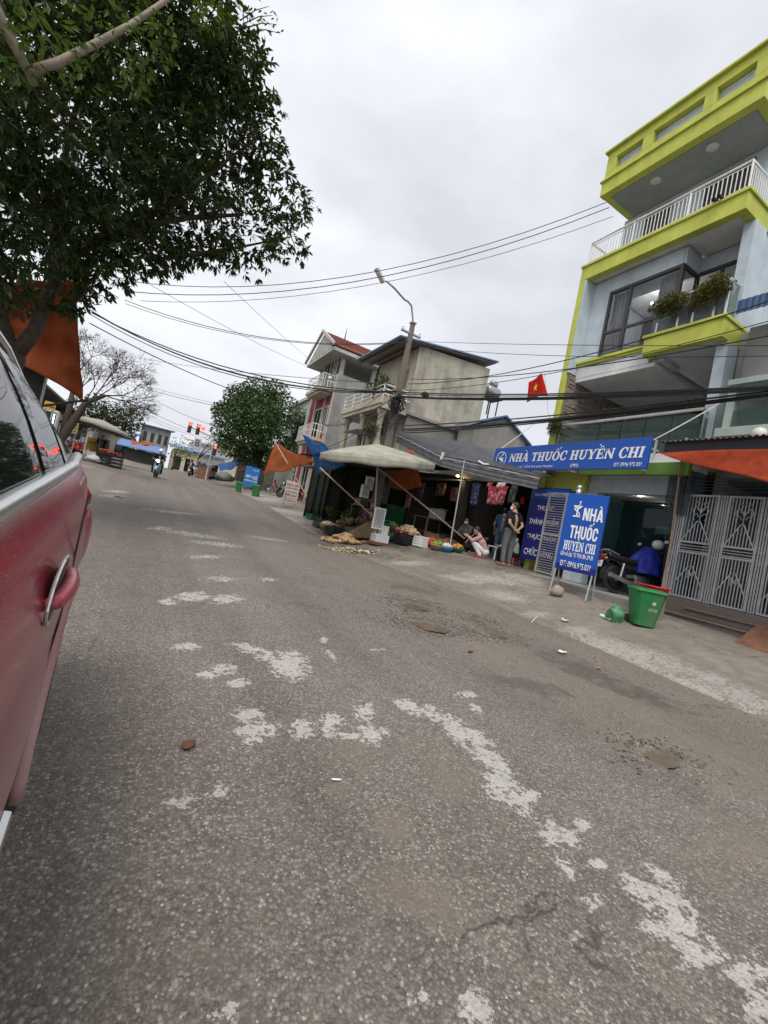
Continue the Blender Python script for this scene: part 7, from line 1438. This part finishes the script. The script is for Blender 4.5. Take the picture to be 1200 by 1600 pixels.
for s in (-.17, .17): P('tube_lamp', emit('tube_white', (.9, 1, .95), 2.0) if 'tube_white' not in bpy.data.materials else bpy.data.materials['tube_white'], lambda b: b.bx(q.x+s-.02, q.x+s+.02, 19.96, 19.98, q.z-.3, q.z+.36), t, 0)
make_bin('green bin standing at the foot of the sparse tree', (-4.0, 22.8, G(-4, 22.8)), R(20), 1.2, 'green litter bins', False)
# orange tarpaulin by the big tree, its colour darkened for the tree's shade
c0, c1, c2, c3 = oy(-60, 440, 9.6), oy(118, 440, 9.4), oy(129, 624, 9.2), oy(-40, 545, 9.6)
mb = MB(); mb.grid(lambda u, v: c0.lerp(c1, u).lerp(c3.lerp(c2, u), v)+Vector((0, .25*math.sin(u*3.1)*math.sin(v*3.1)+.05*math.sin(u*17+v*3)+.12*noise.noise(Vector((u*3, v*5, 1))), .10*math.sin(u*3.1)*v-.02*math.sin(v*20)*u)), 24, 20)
tag(mb.build('orange_tarpaulin', cloth('orange_tarp_shaded', (.27, .062, .02), .3, .7, .3, 2.5), fix=False, smooth=True, sol=.006), 'large orange tarpaulin hanging beside the big tree trunk, tree shade put into its colour', 'tarpaulin')
mb = MB(); mb.tube([oy(20, 640, 9.4), oy(138, 625, 9.2)], .02, 6); tag(mb.build('guy_rope', M_black), 'dark line tied to the lower corner of the big orange tarpaulin', 'rope')
t = thing('hanging_screen', 'black framed board hanging below the big orange tarpaulin', 'board', tuple(oy(45, 590, 10))); a = oy(45, 590, 10); P('panel', M_black, lambda b: b.bx(a.x-.35, a.x+.22, 10, 10.06, a.z-.5, a.z+.4), t); P('frame', M_galv, lambda b: b.bx(a.x+.221, a.x+.25, 9.99, 10.07, a.z-.5, a.z+.4), t, 0)
# clutter far right: covered goods, parked van
for lab, px, py, r_ in (('grey plastic covered goods on the far right pavement, left heap', 330, 748, (.9, .7, .5)), ('grey plastic covered goods on the far right pavement, right heap', 350, 752, (1.0, .7, .55))): lump('covered_goods', lab, px, py, r_, M_awst, 'goods', .5, .3)
t = thing('wooden_cabinet', 'orange brown wooden cabinet at the far right roadside', 'cabinet', (6.2, 46, G(6.2, 46))); a = gg(315, 748); P('case', mat('orange_wood', (.34, .12, .05), .6, .2), lambda b: b.bx(a.x-.5, a.x+.6, a.y, a.y+.6, a.z-.05, a.z+1.1), t); P('door', M_wood, lambda b: b.bx(a.x-.4, a.x+.0, a.y-.02, a.y-.001, a.z+.05, a.z+1.0), t, 0)
def farcar(label, c, rz, m):
    t = thing('parked_car', label, 'car', c, rz); B = lambda nm, mm, fn, **k: (lambda mb: (fn(mb), mb.build(nm, mm, t, local=True, **k))[1])(MB())
    B('body', m, lambda b: b.prism([(-2.1, -.8, .3), (2.1, -.8, .3), (2.15, -.8, .75), (1.0, -.8, .95), (.4, -.8, 1.45), (-1.2, -.8, 1.5), (-1.9, -.8, 1.0), (-2.15, -.8, .9)], (0, 1.6, 0)), bev=.08)
    B('window', M_windark, lambda b: [b.prism([(.85, s*.81, .98), (.35, s*.81, 1.38), (-1.1, s*.81, 1.42), (-1.6, s*.81, 1.0)], (0, s*.01, 0)) for s in (-1, 1)]); B('windscreen', M_windark, lambda b: b.prism([(1.02, -.7, .97), (.44, -.7, 1.43), (.44, .7, 1.43), (1.02, .7, .97)], (.02, 0, .02)))
    for x in (-1.3, 1.3):
        for y in (-.8, .8): B('wheel', M_rubber, lambda b: b.lathe([(.31, -.1), (.31, .1)], 18, (x, y, .31), ax='y'))
    for y in (-.55, .55): B('headlight', M_headoff, lambda b: b.sph((2.13, y, .68), (.05, .16, .09), 8))
farcar('grey car parked on the far right by the corner trees', (5.2, 52, G(5.2, 52)), R(250), mat('car_grey', (.16, .18, .19), .3, .08, 2, coat=.4))
# traffic lights
tl = thing('traffic_light', 'traffic light mast with red signals lit at the far junction', 'traffic light', (5.0, 45, G(5, 45))); a = oy(336, 735, 45); M_redl = emit('signal_red', (1, .05, .03), 3.5)
px_ = oy(334, 690, 45).x
P('mast', M_galv, lambda b: b.tube([(px_, 45, G(px_, 45)), (px_, 45, oy(330, 683, 45).z), oy(297, 667, 45)], .07, 8), tl, 0)
for (x, y) in ((297, 666), (310, 669), (336, 702)):
    q = oy(x, y, 44.85); h = P('signal_head', M_black, lambda b: b.bx(q.x-.16, q.x+.16, 44.85, 45.05, q.z-.6, q.z+.36), tl, .02); P('red_lens', M_redl, lambda b: b.lathe([(.13, 0), (.12, -.05), (.001, -.06)], 14, (q.x, 44.84, q.z+.18), ax='y'), h, 0)
    P('dark_lens', M_dark, lambda b: [b.lathe([(.15, 0), (.001, -.03)], 12, (q.x, 44.84, q.z-d), ax='y') for d in (.12, .4)], h, 0)
P('countdown_panel', M_redl, lambda b: b.bx(oy(310, 669, 44.8).x+.25, oy(310, 669, 44.8).x+.6, 44.82, 44.86, oy(310, 669, 44.8).z-.1, oy(310, 669, 44.8).z+.25), tl, 0)
oneboard('small white board with a blue letter B at the far junction', [(304, 684), (316, 686), (313, 700), (302, 698)], 46, M_signw, [('B', .2, .8, .12, .88, M_sky)], True, 'junction_sign')
# wires -----------------------------------------------------------------------
def wire(label, a, b_, s=.4, r=.012, n=1, m=M_black, jit=.12):
    t = thing('overhead_cable', label, 'cable', tuple(a), group='overhead cables') if n > 1 else None
    for k in range(n):
        mb = MB(); o = Vector((random.gauss(0, jit), 0, random.gauss(0, jit)))*(1 if n > 1 else 0); mb.tube(sag(Vector(a)+o, Vector(b_)+o*.3, s*random.uniform(.8, 1.25) if n > 1 else s), r*(random.uniform(.7, 1.2) if n > 1 else 1), 5, cap=False)
        if n > 1: mb.build('strand', m, t, fix=False)
        else: tag(mb.build('overhead_cable', m, fix=False), label, 'cable', 'overhead cables')
PT = lambda z: Vector((7.0, 13.55, z))
wire('thick black cable bundle from the left trees to the utility pole', oy(140, 488, 19), oy(625, 612, 13.6), .75, .018, 4, jit=.05)
wire('black cable below the thick bundle, running behind the round tree', oy(140, 505, 19), oy(480, 640, 30), .5, .02)
wire('topmost thin cable from the left tree to the lime building', oy(190, 438, 16), ox(948, 316, 9.3), 1.0, .010); wire('second thin cable below the topmost, ending at the lime railing', oy(195, 455, 15), ox(952, 324, 9.3), .9, .011); wire('third thin cable crossing the sky to the lime building', oy(220, 470, 15), ox(958, 338, 9.3), .75, .007)
wire('pair of thin cables running to the street lamp pole', oy(195, 465, 17), oy(640, 532, 13.6), .5, .011, 2, jit=.05)
wire('thin level cable from the pole top across the lime building', oy(645, 533, 13.6), ox(1215, 540, 8.9), .05, .007); wire('thin cable from the pole across the bay window', oy(647, 541, 13.6), ox(1215, 556, 8.9), .15, .007)
wire('black cable rising from the pole past the glass balcony', oy(638, 600, 13.6), ox(1215, 466, 8.6), .35, .012); wire('black cable below it, crossing the white balcony soffit', oy(640, 592, 13.6), ox(1215, 522, 8.6), .25, .012); wire('black cable from the pole crossing the lime balcony slab', oy(632, 610, 13.6), ox(1215, 498, 8.7), .3, .009)
wire('thick level bundle of black cables in front of the loggia', oy(622, 618, 13.5), ox(1225, 606, 8.5), .12, .017, 7, jit=.07); wire('sagging bundle of black cables below the level bundle', oy(630, 668, 13.5), ox(1225, 610, 8.55), .12, .016, 6, jit=.1)
wire('thin cables from the pole to the maroon house balcony', oy(618, 625, 13.5), oy(505, 665, 25.5), .35, .012, 4, jit=.3); wire('drooping cables from the pole to the low shops', oy(612, 660, 13.5), oy(490, 705, 22), .3, .012, 4, jit=.2)
wire('thin cable running down the street past the round tree', oy(612, 600, 13.6), oy(225, 560, 40), .2, .012); wire('fine diagonal wire high above the maroon house', oy(350, 440, 12), oy(520, 590, 26), .1, .006); wire('fine diagonal wire crossing to the round tree', oy(235, 445, 14), oy(500, 580, 26), .15, .007)
wire('pair of far cables above the junction', oy(215, 600, 50), oy(480, 655, 40), .4, .02, 2, jit=.3); wire('lower far cables above the junction', oy(215, 640, 55), oy(345, 690, 50), .3, .02, 3, jit=.3); wire('far cable above the traffic lights', oy(225, 615, 50), oy(345, 668, 44), .3, .018)
wire('thin white stay wire from the banner to the loggia', ox(1016, 690, 8.45), ox(1145, 618, 9.3), .02, .012, 1, M_whitem); wire('thin white stay wire from the banner end towards the grey shed', ox(778, 704, 8.45), oy(835, 662, 10.5), .02, .012, 1, M_whitem)
# ============================================================ parked red car at the left edge
def carpaint():
    m, t, b = _nodes('dusty_red_paint'); co = nd(t, 'ShaderNodeTexCoord').outputs['Object']; sx = nd(t, 'ShaderNodeSeparateXYZ'); t.links.new(co, sx.inputs[0])
    mr = nd(t, 'ShaderNodeMapRange'); t.links.new(sx.outputs[2], mr.inputs[0]); mr.inputs[1].default_value = .92; mr.inputs[2].default_value = .45; mr.inputs[3].default_value = .02; mr.inputs[4].default_value = .80
    spk = ramp(t, noisen(t, co, 190, 3, .75), .60, .66); bl = noisen(t, co, 3, 6, .6)
    f = mth(t, 'MULTIPLY', mr.outputs[0], mth(t, 'ADD', .55, mth(t, 'MULTIPLY', bl, .8))); f = mth(t, 'ADD', f, mth(t, 'MULTIPLY', spk, .30))
    f = nd(t, 'ShaderNodeClamp').outputs[0].node; src = mth(t, 'MINIMUM', mth(t, 'ADD', mth(t, 'MULTIPLY', mr.outputs[0], mth(t, 'ADD', .55, mth(t, 'MULTIPLY', bl, .8))), mth(t, 'MULTIPLY', spk, .5)), .88)
    t.links.new(mixc(t, src, (.24, .006, .022, 1), (.46, .33, .31, 1)), b.inputs['Base Color']); rr_ = nd(t, 'ShaderNodeMapRange'); t.links.new(src, rr_.inputs[0]); rr_.inputs[3].default_value = .25; rr_.inputs[4].default_value = .75; t.links.new(rr_.outputs[0], b.inputs['Roughness'])
    b.inputs['Coat Weight'].default_value = .25; b.inputs['Coat Roughness'].default_value = .12; b.inputs['Specular IOR Level'].default_value = .3; return m
M_car = carpaint(); M_carglass = glass('car_glass', (.18, .2, .2), .03, .3, (.02, .024, .024), .8); M_trim = mat('satin_chrome', (.62, .63, .62), .22, .08, 8, .85, dirt=(.4, .36, .32), damt=.5)
# local frame: x outwards to the road side, y from the front (0) to the tail (4.45)
car = thing('red_car', 'dusty dark red car parked at the left edge, seen along its side', 'car', (-.88, -1.9, 0.0), R(2.0)); car.rotation_euler = (R(2.3), 0, R(2.0)); WM[car] = Matrix.Translation(car.location) @ Euler(car.rotation_euler).to_matrix().to_4x4()
HW = lambda y: float(np.interp(y, [0, .12, .5, 1.2, 2.2, 3.0, 3.5, 3.9, 4.2, 4.38, 4.45], [.50, .66, .80, .855, .875, .875, .872, .845, .78, .68, .55]))
BELT = lambda y: float(np.interp(y, [0, .4, 1.2, 2.2, 3.4, 4.0, 4.45], [.70, .80, .93, .98, 1.03, 1.06, .98]))
def arch(y):
    z = .22
    for c in (.85, 3.5):
        d = abs(y-c)
        if d < .37: z = max(z, .31+math.sqrt(.37*.37-d*d))
    return z
mb = MB(); ysn = np.unique(np.concatenate([np.linspace(0, 4.45, 90), np.linspace(3.1, 3.9, 40), np.linspace(.45, 1.25, 30)])); prof_n = 9; vs = []; fs = []
for side in (1, -1):
    base_i = len(vs)
    for y in ysn:
        w = HW(y); zb_ = arch(y); zl = BELT(y)
        pr = [(w-.05, zb_), (w-.012, max(zb_+.002, .36)), (w-.004, max(zb_+.004, .52)), (w-.004, max(zb_+.006, .66)), (w+.006, max(zb_+.008, .78)), (w+.002, max(zb_+.01, .85)), (w-.022, zl-.07), (w-.055, zl-.012), (w-.075, zl)]
        vs += [(side*x, y, z) for x, z in pr]
    n = len(ysn); fs += [(base_i+i*prof_n+j, base_i+(i+1)*prof_n+j, base_i+(i+1)*prof_n+j+1, base_i+i*prof_n+j+1) for i in range(n-1) for j in range(prof_n-1)]
nA = len(ysn)*prof_n
def top(i, s): return (0 if s > 0 else nA)+i*prof_n+prof_n-1
for i in range(len(ysn)-1):
    y = ysn[i]
    if y < 1.15 or y > 3.75: fs.append((top(i, 1), top(i+1, 1), top(i+1, -1), top(i, -1)))
for i in (0, len(ysn)-1): 
    for j in range(prof_n-1): a = i*prof_n+j; fs.append((a, a+1, nA+a+1, nA+a))
mb.add(vs, fs); body = mb.build('body', M_car, car, local=True, smooth=True)
mb = MB(); mb.grid(lambda u, v: (-.8+1.6*v, .1+4.2*u, .24), 4, 4); mb.build('underside', M_black, car, local=True, fix=False)
ROOF = lambda y: float(np.interp(y, [1.1, 1.5, 1.9, 2.4, 3.0, 3.4, 3.75, 3.95], [.97, 1.20, 1.36, 1.41, 1.395, 1.32, 1.18, 1.07])); RW = lambda y: float(np.interp(y, [1.1, 1.9, 2.4, 3.2, 3.95], [.70, .62, .60, .585, .66]))
mb = MB(); mb.grid(lambda u, v: ((2*v-1)*RW(1.15+2.8*u), 1.15+2.8*u, ROOF(1.15+2.8*u)+.045*(1-(2*v-1)**2)), 40, 10); mb.build('roof', M_car, car, local=True, smooth=True, fix=False)
def gs_(y, t_, s, o=0):  # greenhouse side surface
    xb, zb_ = HW(y)-.078, BELT(y)+.005; xt, zt2 = RW(y)+.004, ROOF(y)-.005
    bow = .02*math.sin(t_*3.14); return (s*(xb+(xt-xb)*t_+bow+o), y, zb_+(zt2-zb_)*t_)
for s in (1, -1):
    mb = MB(); mb.grid(lambda u, v: gs_(1.2+2.72*u, v, s), 60, 6); mb.build('pillars', M_black, car, local=True, smooth=True, fix=False)
    for a, c in ((1.5, 2.30), (2.38, 3.06), (3.11, 3.40), (3.44, 3.72)): mb = MB(); mb.grid(lambda u, v: gs_(a+(c-a)*u, .04+.84*v, s, .006), 14, 6); mb.build('side_window', M_carglass, car, local=True, smooth=True, fix=False)
    mb = MB(); mb.tube([(s*(HW(y)-.066), y, BELT(y)+.006) for y in np.linspace(1.25, 3.86, 30)], .017, 8); mb.build('belt_trim', M_trim, car, local=True, smooth=True)
    mb = MB(); mb.tube([gs_(y, 1.0, s, .012) for y in np.linspace(1.3, 3.86, 30)], .012, 6); mb.build('roof_trim', M_trim, car, local=True, smooth=True)
    for yd in (2.88, 1.83):
        d = mb = MB(); w = HW(yd)+.004
        mb.tube([(s*(w+.003), yd-.035+.115*math.cos(a), .862+.048*math.sin(a)+.006*math.cos(a)) for a in np.linspace(0, 6.283, 33)], .003, 6); pl_ = mb.build('handle_plate', M_trim, car, local=True)
        mb = MB(); mb.sph((s*(w+.001), yd-.035, .864), (.006, .09, .04), 16); mb.build('handle_recess', M_black, car, local=True, smooth=True)
        mb = MB(); mb.tube([(s*(w+.0), yd-.13, .858), (s*(w+.010), yd-.11, .860), (s*(w+.017), yd-.06, .863), (s*(w+.018), yd-.01, .865), (s*(w+.012), yd+.04, .868), (s*(w+.0), yd+.06, .87)], [.010, .013, .0145, .0145, .013, .010], 10); mb.build('handle', M_car, car, local=True, smooth=True)
    for yd in (3.16, 2.33, 1.35):
        mb = MB(); mb.tube([(s*(HW(yd)-.053+.056*math.sin(min(1, k*1.4)*1.57)), yd+.06*(k-.5)*(1 if yd > 3 else .2), .26+(BELT(yd)-.28)*k) for k in np.linspace(0, 1, 8)], .003, 4); mb.build('door_gap', M_black, car, local=True)
    mb = MB(); mb.tube([(s*(HW(y)-.012), y, .30) for y in np.linspace(1.3, 3.05, 10)], .014, 6); mb.build('sill_trim', M_trim, car, local=True)
    for c in (.85, 3.5):
        mb = MB(); mb.lathe([(.20, -.1), (.26, -.105), (.30, -.09), (.312, -.05), (.312, .05), (.30, .09), (.26, .105), (.20, .1)], 36, (s*.755, c, .31), ax='x'); w = mb.build('wheel', M_rubber, car, local=True, smooth=True)
        mb = MB(); mb.lathe([(.21, .085), (.205, .10), (.19, .06), (.001, .05)], 30, (s*.755, c, .31), ax='x') if s > 0 else mb.lathe([(.21, -.085), (.205, -.10), (.19, -.06), (.001, -.05)], 30, (s*.755, c, .31), ax='x')
        for k in range(5): a = 6.283*k/5; mb.bar((s*.84, c+.03*math.cos(a), .31+.03*math.sin(a)), (s*.845, c+.2*math.cos(a), .31+.2*math.sin(a)), .02, .05)
        mb.build('rim', M_trim, w, local=True)
        mb = MB(); mb.tube([(s*(HW(c+.37*math.cos(a))-.006), c+.37*math.cos(a), .31+.37*math.sin(a)) for a in np.linspace(-.1, 3.24, 24)], .016, 6); mb.build('arch_lip', M_car, car, local=True, smooth=True)
    mb = MB(); mb.sph((s*.70, 4.36, .86), (.13, .09, .09), 12); mb.build('tail_lamp', M_taill, car, local=True, smooth=True)
    mb = MB(); mb.sph((s*.62, .08, .62), (.15, .1, .07), 12); mb.build('headlight', M_headoff, car, local=True, smooth=True)
mb = MB(); mb.sph((HW(3.7)+.0, 3.72, .80), (.02, .10, .10), 14); mb.build('fuel_flap', M_car, car, local=True, smooth=True)
for a, nm in (((1.12, 1.95), 'windscreen'), ((3.35, 3.95), 'rear_window')):
    mb = MB(); mb.grid(lambda u, v: ((2*v-1)*(RW(a[0]+(a[1]-a[0])*u)-.05), a[0]+(a[1]-a[0])*u, ROOF(a[0]+(a[1]-a[0])*u)+.03+.045*(1-(2*v-1)**2)), 8, 6); mb.build(nm, M_carglass, car, local=True, smooth=True, fix=False)
mb = MB(); mb.bx(-.7, .7, 4.40, 4.47, .35, .6); mb.build('rear_bumper', M_car, car, local=True, bev=.04)
for x in (-.35, .35): mb = MB(); mb.box((x, 2.0, .75), (.5, .5, .5)); mb.box((x, 2.35, 1.0), (.5, .12, .6)); mb.build('seat', M_black, car, local=True, bev=.05)
